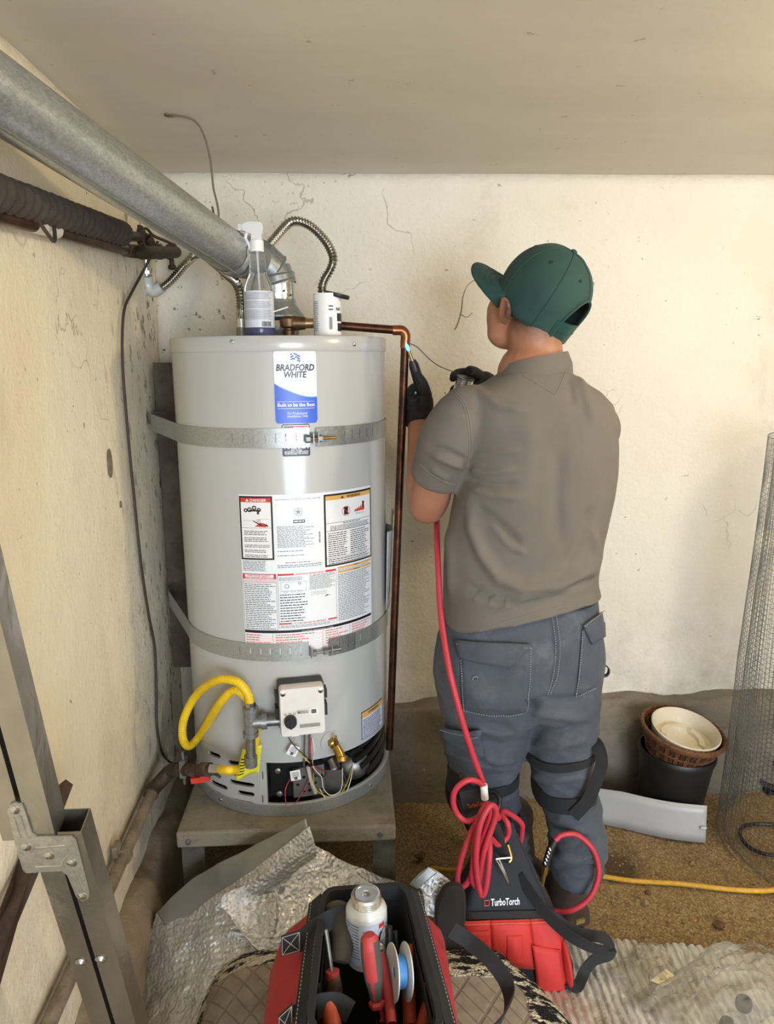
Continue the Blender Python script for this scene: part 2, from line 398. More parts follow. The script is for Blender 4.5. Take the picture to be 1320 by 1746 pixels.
st = thing('tank_stand', (TX, 2.02, 0), 'low dirty slab stand on stout legs under the water heater', 'stand')
sb = MB()
X0, X1, Y0, Y1 = -.458, .098, 1.716, 2.33
sb.box(((X0 + X1) / 2, (Y0 + Y1) / 2, .312), (X1 - X0, Y1 - Y0, .044))
o = sb.build('slab', M_slab, st, smooth=False); b = o.modifiers.new('b', 'BEVEL'); b.width = .006; b.segments = 2
M_leg = grime('stand_leg_metal', '#7c7b70', '#4d4a3e', .5, .6, .3, 14, .3)
for lx, ly in ((X0 + .035, Y0 + .03), (X1 - .03, Y0 + .03), (X0 + .035, Y1 - .03), (X1 - .03, Y1 - .03)):
    l = MB().box((lx, ly, .145), (.058, .012, .292)).box((lx + (-.023 if lx < TX else .023), ly + .025, .145), (.012, .04, .292)).build('leg', M_leg, st, smooth=False)
for lx in (X0 + .03, X1 - .04):
    MB().lathe([(0, -.004), (.009, -.004), (.007, .003), (0, .004)], (lx, Y0 - .001, .308), (0, -1, 0), 12).build('bolt', M_steel, st)

# ================================================================== WATER HEATER
def cyl(phi, z, r=TR): return V((TX + r * math.sin(phi), TY - r * math.cos(phi), z))
def tank(px, py, r=TR):
    d = ray(px, py); ox, oy = EYE.x - TX, EYE.y - TY
    a = d.x ** 2 + d.y ** 2; b = ox * d.x + oy * d.y; c = ox * ox + oy * oy - r * r
    D = b * b - a * c
    t = (-b - math.sqrt(max(0, D))) / a
    p = EYE + d * t; return math.atan2(p.x - TX, TY - p.y), p.z
def wrap(pts, r): return [cyl(s / TR, z, r) for s, z in pts]
class PR(MB):   # flat print wrapped round the tank; coordinates (s, z) with s = arc length
    def rect(s, s0, s1, z0, z1, r):
        n = max(1, int(abs(s1 - s0) / .012)); o = len(s.v)
        for k in range(n + 1):
            a = s0 + (s1 - s0) * k / n; s.v += wrap([(a, z0), (a, z1)], r)
        s.f += [(o + 2 * k, o + 2 * k + 2, o + 2 * k + 3, o + 2 * k + 1) for k in range(n)]
    def frame(s, s0, s1, z0, z1, w, r):
        s.rect(s0, s1, z0, z0 + w, r); s.rect(s0, s1, z1 - w, z1, r); s.rect(s0, s0 + w, z0 + w, z1 - w, r); s.rect(s1 - w, s1, z0 + w, z1 - w, r)
    def poly(s, pts, r): o = len(s.v); s.v += wrap(pts, r); s.f.append(tuple(range(o, o + len(pts))))
    def text(s, t, sc, zc, size, r, **k):
        vs, fs = text(t, size, **k); s.add(wrap([(sc + x, zc + y) for x, y in vs], r), fs)
    def fit(s, t, s0, s1, z, size, r, **k):   # text stretched to the width s0..s1
        vs, fs = text(t, size, 'LEFT', **k); x0 = min(v[0] for v in vs); x1 = max(v[0] for v in vs); q = (s1 - s0) / (x1 - x0)
        s.add(wrap([(s0 + (x - x0) * q, z + y) for x, y in vs], r), fs)
    def lines(s, s0, s1, z0, z1, n, r, fill=.42, ragged=.25):
        h = (z1 - z0) / n
        for i in range(n):
            z = z1 - (i + .75) * h; a = s0; e = s1 - random.random() * ragged * (s1 - s0)
            while a < e:
                wd = random.uniform(.003, .011); b = min(e, a + wd); s.rect(a, b, z, z + h * fill, r); a = b + .0016
    def ring(s, sc, zc, R, wd, r, n=24):
        for k in range(n):
            a, b = 2 * PI * k / n, 2 * PI * (k + 1) / n
            s.poly([(sc + R * math.cos(a), zc + R * math.sin(a)), (sc + R * math.cos(b), zc + R * math.sin(b)), (sc + (R - wd) * math.cos(b), zc + (R - wd) * math.sin(b)), (sc + (R - wd) * math.cos(a), zc + (R - wd) * math.sin(a))], r)
def pm(name, col): return plain('print_' + name, col, .35, var=.02)
K_, W_, R_, O_, B_, N_, G_ = pm('black', '#18191b'), pm('white', '#e3e4e6'), pm('red', '#c23a31'), pm('orange', '#d6a65a'), pm('blue', '#2459cf'), pm('navy', '#141c36'), pm('grey', '#5d6068')
SKY_ = pm('light_blue', '#4d9be8')

M_chamber = plain('chamber_steel', '#4a4b4d', .45, .8, .3)
wh = thing('water_heater', (TX, TY, TZ0), 'tall light grey gas storage water heater with warning stickers standing on the slab', 'water heater')
# jacket: upper body, lower skirt with louvres and the open burner compartment
ZS = tank(500, 1300)[1]        # lower edge of the upper body on the front
body = MB().lathe([(TR - .012, ZS), (TR, ZS), (TR, 1.525), (TR - .012, 1.525)], (TX, TY, 0), seg=96, cap=False)
body.build('body', M_tank, wh)
MB().lathe([(TR + .0025, 1.520), (TR + .0035, 1.522), (TR + .0035, TZ1 - .004), (TR + .001, TZ1), (TR - .02, TZ1 + .001), (0, TZ1 + .002)], (TX, TY, 0), seg=96, cap=False).build('top_cap', M_tank, wh)
for px, py in ((397, 583), (602, 587), (505, 586)):
    ph, z = tank(px, py); n = V((math.sin(ph), -math.cos(ph), 0))
    if px != 505: MB().lathe([(0, 0), (.0055, .0005), (.005, .003), (.002, .0045), (0, .0045)], cyl(ph, z, TR + .003), n, 14).build('screw', M_chrome, wh)
MB().lathe([(TR + .004, TZ0), (TR + .004, TZ0 + .03), (TR, TZ0 + .032), (TR - .01, TZ0 + .032), (TR - .01, TZ0)], (TX, TY, 0), seg=96, cap=False).build('base_ring', M_galvd, wh)
# skirt as a curved wall with slots cut through
PH0 = -PI; ph_open0 = tank(455, 1330)[0]; ph_open1 = rad(118)
SK0, SK1 = TZ0 + .03, ZS + .004
sk = MB().lathe([(TR - .006, SK0), (TR + .0008, SK0), (TR + .0008, SK1), (TR - .006, SK1), (TR - .006, SK0)], (TX, TY, 0), seg=96, cap=False)
me = sk.mesh(); bm = bmesh.new(); bm.from_mesh(me); bmesh.ops.remove_doubles(bm, verts=bm.verts, dist=1e-6); bmesh.ops.recalc_face_normals(bm, faces=bm.faces); bm.to_mesh(me); bm.free()
sko = bpy.data.objects.new('skirt', me); COL.objects.link(sko); me.materials.append(M_tank)
ct = MB()
def arc_block(m, p0, p1, z0, z1, ri, ro, n=10):
    R = []
    for k in range(n + 1):
        p = p0 + (p1 - p0) * k / n; R.append([cyl(p, z0, ri), cyl(p, z0, ro), cyl(p, z1, ro), cyl(p, z1, ri)])
    m.rings(R)
def slot(m, pa, pb, za, zb, h):
    R = []; n = 8; w_ = (h / 2) / TR
    prof = [(0, .45), (.06, .8), (.12, .95)] + [(.12 + .76 * k / 5, 1) for k in range(1, 5)] + [(.88, .95), (.94, .8), (1, .45)]
    for t, q in prof:
        p = pa + (pb - pa) * t; zc = za + (zb - za) * t; R.append([cyl(p, zc - h / 2 * q, TR - .03), cyl(p, zc - h / 2 * q, TR + .03), cyl(p, zc + h / 2 * q, TR + .03), cyl(p, zc + h / 2 * q, TR - .03)])
    m.rings(R)
SL = [((355, 1282), (376, 1290)), ((356, 1301), (381, 1316)), ((389, 1299), (416, 1303)), ((358, 1330), (388, 1344)), ((391, 1331), (434, 1339)), ((405, 1350), (434, 1355)), ((359, 1346), (378, 1355)), ((391, 1362), (434, 1371)), ((358, 1314), (377, 1325)), ((391, 1316), (416, 1322))]
cutters = []
for (a, b) in SL:
    m = MB(); pa, za = tank(*a); pb, zb = tank(*b); slot(m, pa, pb, za, zb, .0125); cutters.append(m)
m = MB(); arc_block(m, ph_open0, ph_open1, TZ0 + .034, SK1 + .03, TR - .05, TR + .05, 24); cutters.append(m)
for py in (1322, 1362):   # narrow slits beside the opening
    ph, z = tank(448, py); m = MB(); arc_block(m, ph - .006, ph + .006, z - .011, z + .011, TR - .03, TR + .03, 2); cutters.append(m)
for m in cutters:
    me2 = m.mesh(); bm = bmesh.new(); bm.from_mesh(me2); bmesh.ops.recalc_face_normals(bm, faces=bm.faces); bm.to_mesh(me2); bm.free()
    co = bpy.data.objects.new('cut', me2); COL.objects.link(co)
    mod = sko.modifiers.new('b', 'BOOLEAN'); mod.object = co; mod.operation = 'DIFFERENCE'; mod.solver = 'EXACT'
me3 = evalmesh(sko)
for o in [x for x in bpy.data.objects if x.name.startswith('cut') or x == sko]: bpy.data.objects.remove(o)
mkobj('skirt', me3, M_tank, wh)
MB().lathe([(TR - .035, SK0 - .02), (TR - .035, SK1), (TR - .03, SK1 + .01)], (TX, TY, 0), seg=64, cap=False, a0=rad(-190), a1=ph_open0 - rad(90) + .0).build('inner_chamber', M_chamber, wh)
MB().lathe([(.17, SK0 - .02), (.17, SK1 + .02)], (TX, TY, 0), seg=48, cap=False).build('combustion_chamber', M_chamber, wh)
MB().lathe([(0, SK0 - .012), (TR - .01, SK0 - .012)], (TX, TY, 0), seg=48, cap=False).build('floor_pan', M_chamber, wh)
MB().lathe([(.1, SK1 + .001), (TR - .008, SK1 + .001), (TR - .008, SK1 + .004), (.1, SK1 + .004)], (TX, TY, 0), seg=48, cap=False).build('compartment_roof', M_chamber, wh)
ph, z = tank(446, 1345)
MB().rings([[cyl(ph, zz, TR + .0012) + d for d in (V((-.001, 0, 0)), V((.001, 0, 0)), V((.001, .003, 0)), V((-.001, .003, 0)))] for zz in (SK0, SK1)]).build('skirt_seam', M_tank, wh)
for px, py in ((379, 1366), (630, 1337)):
    ph, z = tank(px, py); n = V((math.sin(ph), -math.cos(ph), 0)); MB().lathe([(0, 0), (.005, 0), (.004, .003), (0, .004)], cyl(ph, TZ0 + .016, TR + .004), n, 12).build('screw', M_chrome, wh)

# ---- burner compartment contents
bb = thing_bb = MB()
def onr(px, py, r): ph, z = tank(px, py, r); return cyl(ph, z, r)
arc_block(bb, tank(458, 1340)[0], tank(520, 1340)[0], TZ0 + .045, SK1 - .005, TR - .045, TR - .02, 6)
o = bb.build('burner_plate', M_inside, wh, smooth=False)
for px, py in ((474, 1314), (477, 1353)):
    p = onr(px, py, TR - .02); MB().lathe([(0, 0), (.008, 0), (.008, .003), (.004, .005), (0, .005)], p, V((p.x - TX, p.y - TY, 0)), 14).build('bolt', M_steel, o)
# perforated bracket: plate with holes cut through
pb = MB(); arc_block(pb, tank(500, 1330, TR - .02)[0], tank(552, 1330, TR - .02)[0], TZ0 + .042, SK1 - .03, TR - .018, TR - .014, 8)
hs = []
for i in range(5):
    for j in range(4):
        if (i + j) % 3 != 2: hs.append(onr(508 + i * 10, 1326 + j * 12 - i * 1.2, TR - .015))
dots = MB()
for p in hs:
    n = V((p.x - TX, p.y - TY, 0)).normalized(); dots.lathe([(.0042, -.012), (.0042, .012)], p, n, 10)
o = cut(pb.build('perforated_bracket', M_steel, wh), dots)
MB().tube(spline([onr(*q) for q in ((560, 1290, TR - .05), (575, 1320, TR - .04), (590, 1350, TR - .03))], 6), .017, 14).build('flue_elbow', M_chrome, wh)
MB().ell(onr(600, 1300, TR - .06), (.05, .05, .045)).build('burner_dome', M_steel, wh)
MB().box(onr(560, 1325, TR - .06), (.075, .06, .075)).build('igniter_box', plain('brushed_steel', '#9b9da0', .3, .9), wh, smooth=False)
for k in range(5):   # ribbed black air inlet on the right
    r = TR - .012 - k * .004; a0 = rad(52 - k * 4); a1 = rad(104)
    pts = [cyl(a0 + (a1 - a0) * t / 10, SK0 + .02 + k * .024 + .03 * (t / 10), r) for t in range(11)]
    MB().tube(pts, .0085, 8).build('inlet_rib', M_black, wh)

# ---- gas control valve
M_ctrl = plain('control_case', '#cfcac4', .45, var=.03)
gc = tank(512, 1212)[0]; gx = V((math.cos(gc), math.sin(gc), 0)); gn = V((math.sin(gc), -math.cos(gc), 0)); gz = V((0, 0, 1))
zt, zb = tank(512, 1172, TR + .07)[1], tank(512, 1252, TR + .07)[1]; gh = zt - zb; gwid = .118; gcen = cyl(gc, (zt + zb) / 2, TR)
GM = Matrix((gx, gz, gn)).transposed()
def g3(x, y, d): return gcen + gx * x + gz * y + gn * d
valve = MB()
prof = [(-gwid / 2 + .004, -gh / 2, .02), (gwid / 2 - .004, -gh / 2, .02)]
def rrect(w_, h_, r, n=4):
    out = []
    for cx, cy, a in ((w_ / 2 - r, h_ / 2 - r, 0), (-w_ / 2 + r, h_ / 2 - r, 90), (-w_ / 2 + r, -h_ / 2 + r, 180), (w_ / 2 - r, -h_ / 2 + r, 270)):
        for k in range(n + 1): t = rad(a + 90 * k / n); out.append((cx + r * math.cos(t), cy + r * math.sin(t)))
    return out
vo = MB().rings([[g3(x * q, y * q, d) for x, y in rrect(gwid * .97, gh * .98, .008)] for d, q in ((.005, 1), (.035, 1))]).build('control_valve', M_black, wh)
MB().rings([[g3(x * q, y * q - .002, d + (.014 if y < -.01 else 0) * (d > .05)) for x, y in rrect(gwid * .93, gh * .97, .008)] for d, q in ((.035, 1), (.058, 1), (.063, .97))]).build('valve_cover', M_ctrl, vo, angle=30)
for sx in (-1, 1):
    MB().box(g3(sx * gwid * .5, gh * .22, .03), (.01, .022, .03), GM).box(g3(sx * gwid * .5, -gh * .12, .03), (.01, .03, .03), GM).build('side_clip', M_black, vo, smooth=False)
    MB().lathe([(0, .0), (.0065, 0), (.0065, .002), (.003, .003), (0, .003)], g3(sx * gwid * .39, gh * .37, .063), gn, 14).build('screw', M_chrome, vo)
MB().lathe([(0, .018), (.0125, .018), (.0145, .015), (.0155, 0), (0, 0)], g3(-gwid * .26, -gh * .17, .074), gn, 24).box(g3(-gwid * .26, -gh * .17 , .093), (.005, .026, .004), GM).build('knob', M_black, vo)
MB().box(g3(gwid * .23, -gh * .02, .066), (.021, .018, .012), GM).build('window_bezel', M_white, vo, smooth=False)
MB().box(g3(gwid * .23, -gh * .02, .073), (.012, .01, .002), GM).build('window', G_, vo, smooth=False)
vp = MB()
def vtext(m, t, x, y, d, size, **k):
    vs, fs = text(t, size, **k); m.add([g3(x + a, y + b, d) for a, b in vs], fs)
for i in range(4): vp.box(g3(-gwid * .36 + i * .011, -gh * .02 + .002 * (i % 2), .078), (.007, .0016, .0004), GM)
for k in range(2): vp.box(g3(gwid * .0, gh * .015 - k * .004, .078), (.026, .0014, .0004), GM)
for k in range(3): vp.box(g3(gwid * .14, -gh * .27 - k * .0032, .078), (.05, .0011, .0004), GM)
vp.build('print', G_, vo, smooth=False)['kind'] = 'stuff'
MB().box(g3(0, gh * .24, .0632), (.045, .008, .001), GM).build('embossed_mark', plain('emboss', '#c5c0ba', .5), vo, smooth=False)
# connectors under the valve
MB().box(g3(-gwid * .16, -gh * .54, .045), (.018, .014, .02), GM).build('white_plug', M_white, vo, smooth=False)
MB().box(g3(gwid * .27, -gh * .52, .045), (.016, .016, .02), GM).build('black_plug', M_black, vo, smooth=False)
MB().box(g3(-gwid * .33, -gh * .54, .045), (.01, .012, .016), GM).build('black_plug', M_black, vo, smooth=False)
MB().tube([g3(.02, -gh * .45, .03), g3(.018, -gh * .45 - .10, .02)], .0035, 8).tube([g3(.008, -gh * .45, .03), g3(.004, -gh * .45 - .13, .01)], .0025, 8).build('gas_tube', M_steel, vo)
wires = [('#c9a92e', 0.0013, [(503, 1258), (502, 1275), (525, 1298), (534, 1310), (536, 1340), (550, 1355), (575, 1358), (592, 1335), (600, 1305)]),
         ('#ddd9cf', 0.0013, [(533, 1258), (536, 1280), (533, 1300), (537, 1312), (548, 1325), (552, 1345), (565, 1356), (582, 1345), (584, 1310)]),
         ('#c23b55', 0.0012, [(531, 1258), (530, 1280), (531, 1305), (527, 1330), (512, 1358), (495, 1378), (488, 1370), (487, 1345), (497, 1325)]),
         ('#26262a', 0.0014, [(492, 1258), (505, 1275), (522, 1290), (531, 1300), (536, 1318), (548, 1326), (558, 1318)]),
         ('#b0302e', 0.0012, [(529, 1258), (529, 1282), (530, 1300), (545, 1312), (557, 1316)]),
         ('#e8e4da', 0.0013, [(545, 1345), (560, 1365), (585, 1360), (598, 1330), (602, 1300)])]
for i, (c, r, pp) in enumerate(wires):
    pts = [onr(a, b, TR + (.02 if b < 1300 else (-.005 if k < len(pp) - 1 else -.03)) + .003 * i % .007) for k, (a, b) in enumerate(pp)]
    MB().tube(spline(pts, 6), r, 6).build('wire', plain('wire_' + c[1:], c, .45), wh)
MB().tube([onr(528, 1297, TR + .012), onr(530, 1305, TR + .010)], .006, 10).build('wire_tie', M_black, wh)
MB().tube(spline([onr(525, 1306, TR + .0), onr(530, 1330, TR), onr(538, 1352, TR - .004)], 8), .005, 8).build('wire_sleeve', plain('loom', '#b9b4a4', .5), wh)
for k, (q, ang) in enumerate((((500, 1280), .5), ((504, 1322), -.1))):
    p = onr(q[0], q[1], TR + .022 - k * .015); R3 = Matrix.Rotation(gc, 3, 'Z') @ Matrix.Rotation(ang, 3, 'Y')
    tg = MB().box(p, (.026, .0006, .028), R3).build('paper_tag', M_white, wh, smooth=False)
    t_ = MB()
    for j in range(4): t_.box(p + R3 @ V((0, -.0008, .008 - j * .004)), (.018, .0003, .0014), R3)
    t_.lathe([(.003, 0), (.0045, 0), (.0045, .0003), (.003, .0003)], p + R3 @ V((0, -.0008, -.008)), R3 @ V((0, -1, 0)), 12)
    t_.build('tag_print', G_, tg, smooth=False)
# ---- drain valve
ph, z = tank(565, 1264); n = V((math.sin(ph), -math.cos(ph), 0)); p = cyl(ph, z, TR)
dv = MB().lathe([(.030, .0), (.030, .002), (.026, .003), (0, .003)], p, n, 28).build('drain_escutcheon', M_tank, wh)
dz = MB().lathe([(0, 0), (.013, 0), (.013, .022), (.009, .024), (.009, .036), (0, .036)], p, n, 6)
dz.tube([p + n * .03, p + n * .04 + V((.004, 0, -.014)), p + n * .052 + V((.006, 0, -.03))], [.011, .012, .012], 16)
o = dz.build('drain_valve', M_brass, wh)
q = p + n * .052 + V((.006, 0, -.03)); MB().lathe([(.0075, .0005), (.0155, .0005), (.0155, -.01), (.011, -.012)], q, V((.05, -.45, -.9)), 18).build('outlet_ring', M_brass, o)
MB().tube([p + n * .03, p + n * .034 + V((-.002, 0, .02))], .005, 8).box(p + n * .036 + V((-.003, 0, .024)), (.006, .016, .012)).build('stem', M_brass, o)

# ---- stickers
def sz(px, py): ph, z = tank(px, py); return ph * TR, z
def box4(px0, px1, py0, py1):    # y's measured at the left edge
    s0, z1 = sz(px0, py0); _, z0 = sz(px0, py1); ym = (py0 + py1) / 2
    return s0, sz(px1, ym)[0], z0, z1
# brand sticker
bs0, bs1 = sz(468, 660)[0], sz(540, 660)[0]; bz1, bz0 = sz(504, 597)[1], sz(504, 722)[1]; bw, bh = bs1 - bs0, bz1 - bz0; bc = (bs0 + bs1) / 2
def roundrect(m, s0, s1, z0, z1, rr, r):
    pts = [((s0 + s1) / 2 + x, (z0 + z1) / 2 + y) for x, y in rrect(s1 - s0, z1 - z0, rr, 5)]
    c = wrap([((s0 + s1) / 2, (z0 + z1) / 2)], r)[0]; o = len(m.v); m.v += wrap(pts, r) ; m.f.append(tuple(range(o, o + len(pts))))
def strips(m, s0, s1, fz0, fz1, r, n=16):
    o = len(m.v)
    for k in range(n + 1):
        a = s0 + (s1 - s0) * k / n; m.v += wrap([(a, fz0(k / n)), (a, fz1(k / n))], r)
    m.f += [(o + 2 * k, o + 2 * k + 2, o + 2 * k + 3, o + 2 * k + 1) for k in range(n)]
def cornered(t, z, sgn, wd, rr=.008):
    d = min(t, 1 - t) * wd
    return z + sgn * (rr - math.sqrt(max(0, rr * rr - (rr - min(d, rr)) ** 2)))
m = PR(); strips(m, bs0, bs1, lambda t: cornered(t, bz0, 1, bw), lambda t: cornered(t, bz1, -1, bw), TR + .0007, 40)
bo = m.build('brand_sticker', plain('sticker_white', '#dfe2e8', .3, var=.02), wh)
def wave(t): return bz0 + bh * (.545 - .175 * (1 - math.exp(-3.2 * t)) / (1 - math.exp(-3.2)) + .018 * math.sin(t * 6.0) - .03 * max(0, t - .7))
m = PR(); strips(m, bs0, bs1, lambda t: cornered(t, bz0, 1, bw), wave, TR + .0011, 40); m.build('blue_field', B_, bo)
m = PR(); strips(m, bs0, bs1, lambda t: wave(t), lambda t: wave(t) + .0022, TR + .0012, 40); m.build('wave_edge', SKY_, bo)
m = PR(); m.fit('BRADFORD', bs0 + bw * .05, bs1 - bw * .05, bz0 + bh * .725, .0205, TR + .0015, shear=.18, bold=.00055)
m.fit('WHITE', bs0 + bw * .23, bs1 - bw * .24, bz0 + bh * .632, .0195, TR + .0015, shear=.18, bold=.00055); m.build('brand_lettering', N_, bo)
m = PR()
for j in range(3):      # little waving flag emblem
    for i in range(6):
        a = bc - .011 + i * .0037; zz = bz0 + bh * .865 + j * .0055 + .0022 * math.sin(i * .9) + i * -.0004
        m.poly([(a, zz), (a + .0037, zz + .0006), (a + .0042, zz + .0046), (a + .0004, zz + .004)], TR + .0015) if (i + j) % 5 != 3 else None
m.build('flag_emblem', pm('mid_blue', '#27509c'), bo)
m = PR(); m.fit('Built to be the Best', bs0 + bw * .06, bs1 - bw * .06, bz0 + bh * .235, .0115, TR + .0015, bold=.00022)
m.fit('For Professional', bc - bw * .22, bc + bw * .25, bz0 + bh * .125, .0085, TR + .0015, shear=.2); m.fit('Installation Only', bc - bw * .22, bc + bw * .27, bz0 + bh * .085, .0085, TR + .0015, shear=.2)
m.rect(bs0 + bw * .05, bs1 - bw * .08, bz0 + bh * .30, bz0 + bh * .304, TR + .0015); m.rect(bs0 + bw * .05, bs1 - bw * .08, bz0 + bh * .205, bz0 + bh * .209, TR + .0015)
m.build('white_lettering', W_, bo)
# flag sticker
fs0, fs1 = sz(481, 750)[0], sz(528.5, 750)[0]; fz1, fz0 = sz(504, 723)[1], sz(504, 778)[1]; fw, fh = fs1 - fs0, fz1 - fz0
m = PR(); strips(m, fs0, fs1, lambda t: cornered(t, fz0, 1, fw, .003), lambda t: cornered(t, fz1, -1, fw, .003), TR + .0008, 24); fo = m.build('flag_sticker', N_, wh)
m = PR(); strips(m, fs0 + .0025, fs1 - .0025, lambda t: fz0 + fh * .36, lambda t: fz1 - .003, TR + .0011, 12); m.build('flag_field', W_, fo)
m = PR()
for j in range(7): m.rect(fs0 + .0045 + (fw - .009) * (.4 if j < 4 else 0), fs1 - .0045, fz1 - .0075 - j * .0078, fz1 - .0045 - j * .0078 , TR + .0014)
m.build('red_stripe', R_, fo)
m = PR(); m.rect(fs0 + .0045, fs0 + .0045 + (fw - .009) * .4, fz1 - .03, fz1 - .0045, TR + .0014); cf = m.build('canton', pm('slate', '#39414f'), fo)
m = PR()
for j in range(5):
    for i in range(5): m.text('*', fs0 + .008 + i * .0052, fz1 - .0105 - j * .005, .006, TR + .0017)
m.build('stars', W_, fo)
m = PR(); m.fit('AMERICA', fs0 + .004, fs1 - .004, fz0 + fh * .245, .0165, TR + .0015, bold=.0005)
for i, t in enumerate(('USING THE FINEST', 'MATERIALS & COMPONENTS', 'FROM AROUND THE WORLD')):
    mg = .3 if i == 0 else .08
    m.fit(t, fs0 + fw * mg, fs1 - fw * mg, fz0 + fh * (.175 - i * .058), .0055, TR + .0015, bold=.0001)
m.build('lettering', W_, fo)
# big rating and instruction label
q4 = lambda x, y: (390 + x / 4.552, 820 + y / 4.552)
def L4(x0, x1, y0, y1): a, b = q4(x0, y0), q4(x1, y1); return box4(a[0], b[0], a[1], b[1])
e0, e1, e2, e3 = TR + .0007, TR + .0011, TR + .0015, TR + .0019
s0, s1, z0, z1 = L4(76, 1104, 104, 1330); m = PR(); m.rect(s0, s1, z0, z1, e0); lb = m.build('instruction_label', plain('label_white', '#e1e4ea', .35, var=.02), wh)
LS0, LS1 = s0, s1
blk, whi, red, ora, gry = PR(), PR(), PR(), PR(), PR()
# danger panel
s0, s1, z0, z1 = L4(80, 346, 115, 605); blk.rect(s0, s1, z0, z1, e1); w_ = .0042
whi.rect(s0 + w_, s1 - w_, z0 + w_, z1 - w_, e2); dw = s1 - s0; dh = z1 - z0
red.rect(s0 + w_, s1 - w_, z1 - w_ - .0105, z1 - w_, e3); whi.text('DANGER', s0 + dw * .58, z1 - w_ - .0088, .0098, e3 + .0004, bold=.0002)
whi.poly([(s0 + dw * .2, z1 - w_ - .0085), (s0 + dw * .31, z1 - w_ - .0085), (s0 + dw * .255, z1 - w_ - .002)], e3 + .0004)
zl = z0 + dh * .505; blk.rect(s0 + w_, s1 - w_, zl, zl + .0006, e3)
for cx, cz, r_ in ((.2, .78, .005), (.32, .79, .006), (.46, .82, .0055), (.6, .79, .005)): blk.ring(s0 + dw * cx, z0 + dh * cz, r_, .0028, e3, 12)
blk.rect(s0 + dw * .3, s0 + dw * .62, z0 + dh * .765, z0 + dh * .79, e3); blk.rect(s0 + dw * .54, s0 + dw * .6, z0 + dh * .72, z0 + dh * .78, e3)
red.poly([(s0 + dw * .45, zl + .004), (s0 + dw * .78, zl + .002), (s0 + dw * .82, zl + .006), (s0 + dw * .62, zl + .014), (s0 + dw * .55, zl + .009)], e3)
for k in range(5): blk.poly([(s0 + dw * (.4 + k * .03), zl + .017 - k * .001), (s0 + dw * (.42 + k * .03), zl + .018 - k * .001), (s0 + dw * .68, zl + .007), (s0 + dw * .66, zl + .005)], e3 + .0002)
blk.poly([(s0 + dw * .66, zl + .013), (s0 + dw * .86, zl + .002), (s0 + dw * .84, zl + .008)], e3 + .0002)
for k in range(4): red.rect(s0 + dw * (.53 + k * .03), s0 + dw * (.54 + k * .03), zl + .015, zl + .022, e3)
gry.rect(s0 + dw * .12, s0 + dw * .5, zl + .018, zl + .0184, e3); gry.rect(s0 + dw * .6, s0 + dw * .9, zl + .022, zl + .0224, e3)
for i, (n_, f) in enumerate(((3, .83), (3, .62), (2, .44), (2, .28), (2, .12))): blk.lines(s0 + dw * .12, s1 - dw * .1, z0 + dh * .5 * (f - .05), z0 + dh * .5 * (f - .05) + n_ * .0042, n_, e3, .35, .2)
s0, s1, z0, z1 = L4(110, 300, 612, 695); gry.lines(s0, s1, z0, z1, 7, e1, .4, .1)
# centre
s0, s1, z0, z1 = L4(358, 712, 135, 152); gry.fit('AUTOMATIC STORAGE WATER HEATER', s0, s1, z0, .0048, e1)
cs, cz = sz(*q4(540, 240)); blk.ring(cs, cz, .0098, .0008, e1); blk.ring(cs, cz, .0072, .0004, e1)
st5 = []
for k in range(10):
    a = PI / 2 + k * PI / 5; r_ = .0064 if k % 2 == 0 else .0027; st5.append((cs + r_ * math.cos(a), cz + r_ * math.sin(a)))
blk.poly(st5, e1); whi.ring(cs, cz, .0019, .0009, e2, 10)
s0, s1, z0, z1 = L4(500, 592, 303, 328); blk.rect(s0, s1, z0, z1, e1); whi.lines(s0 + .002, s1 - .002, z0 + .0012, z1 - .0008, 1, e2, .5, 0)
s0, s1, z0, z1 = L4(374, 672, 350, 520); gry.lines(s0, s1, z0, z1, 15, e1, .38, .35)
s0, s1, z0, z1 = L4(698, 711, 388, 478)
for k in range(18): blk.rect(s0, s1, z0 + (z1 - z0) * k / 18, z0 + (z1 - z0) * (k + random.uniform(.3, .75)) / 18, e1)
for y in (543, 577): s0, s1, z0, z1 = L4(380, 600, y, y + 10); gry.lines(s0, s1, z0, z1, 1, e1, .5, .3)
s0, s1, z0, z1 = L4(440, 640, 630, 642); gry.lines(s0, s1, z0, z1, 1, e1, .4, 0)
s0, s1, z0, z1 = L4(378, 725, 650, 678); gry.lines(s0, s1, z0, z1, 2, e1, .35, 0)
# warning panel
s0, s1, z0, z1 = L4(735, 1102, 108, 672); blk.rect(s0, s1, z0, z1, e1); dw = s1 - s0; dh = z1 - z0; w_ = .0045
whi.rect(s0 + w_, s1 - w_, z0 + w_, z1 - w_, e2); ora.rect(s0 + w_, s1 - w_, z1 - w_ - .0105, z1 - w_, e3)
blk.text('WARNING', s0 + dw * .56, z1 - w_ - .0085, .0092, e3 + .0004, bold=.00025); blk.poly([(s0 + dw * .3, z1 - w_ - .0085), (s0 + dw * .36, z1 - w_ - .0085), (s0 + dw * .33, z1 - w_ - .002)], e3 + .0004)
for f in (.60, .49, .115): blk.rect(s0 + w_, s1 - w_, z0 + dh * f, z0 + dh * f + .0009, e3)
pc = (s0 + dw * .4, z0 + dh * .745); blk.rect(pc[0] - .006, pc[0] + .006, pc[1] - .009, pc[1] + .010, e3); red.ring(pc[0], pc[1], .0125, .0013, e3 + .0004)
red.poly([(pc[0] - .0095, pc[1] + .008), (pc[0] - .008, pc[1] + .0095), (pc[0] + .0095, pc[1] - .008), (pc[0] + .008, pc[1] - .0095)], e3 + .0005)
fx = s0 + dw * .58
for k in range(6): red.poly([(fx + k * .006 - .003, pc[1] - .006), (fx + k * .006 + .006, pc[1] - .005), (fx + k * .006 + .004, pc[1] + .002 + k * .0026)], e3)
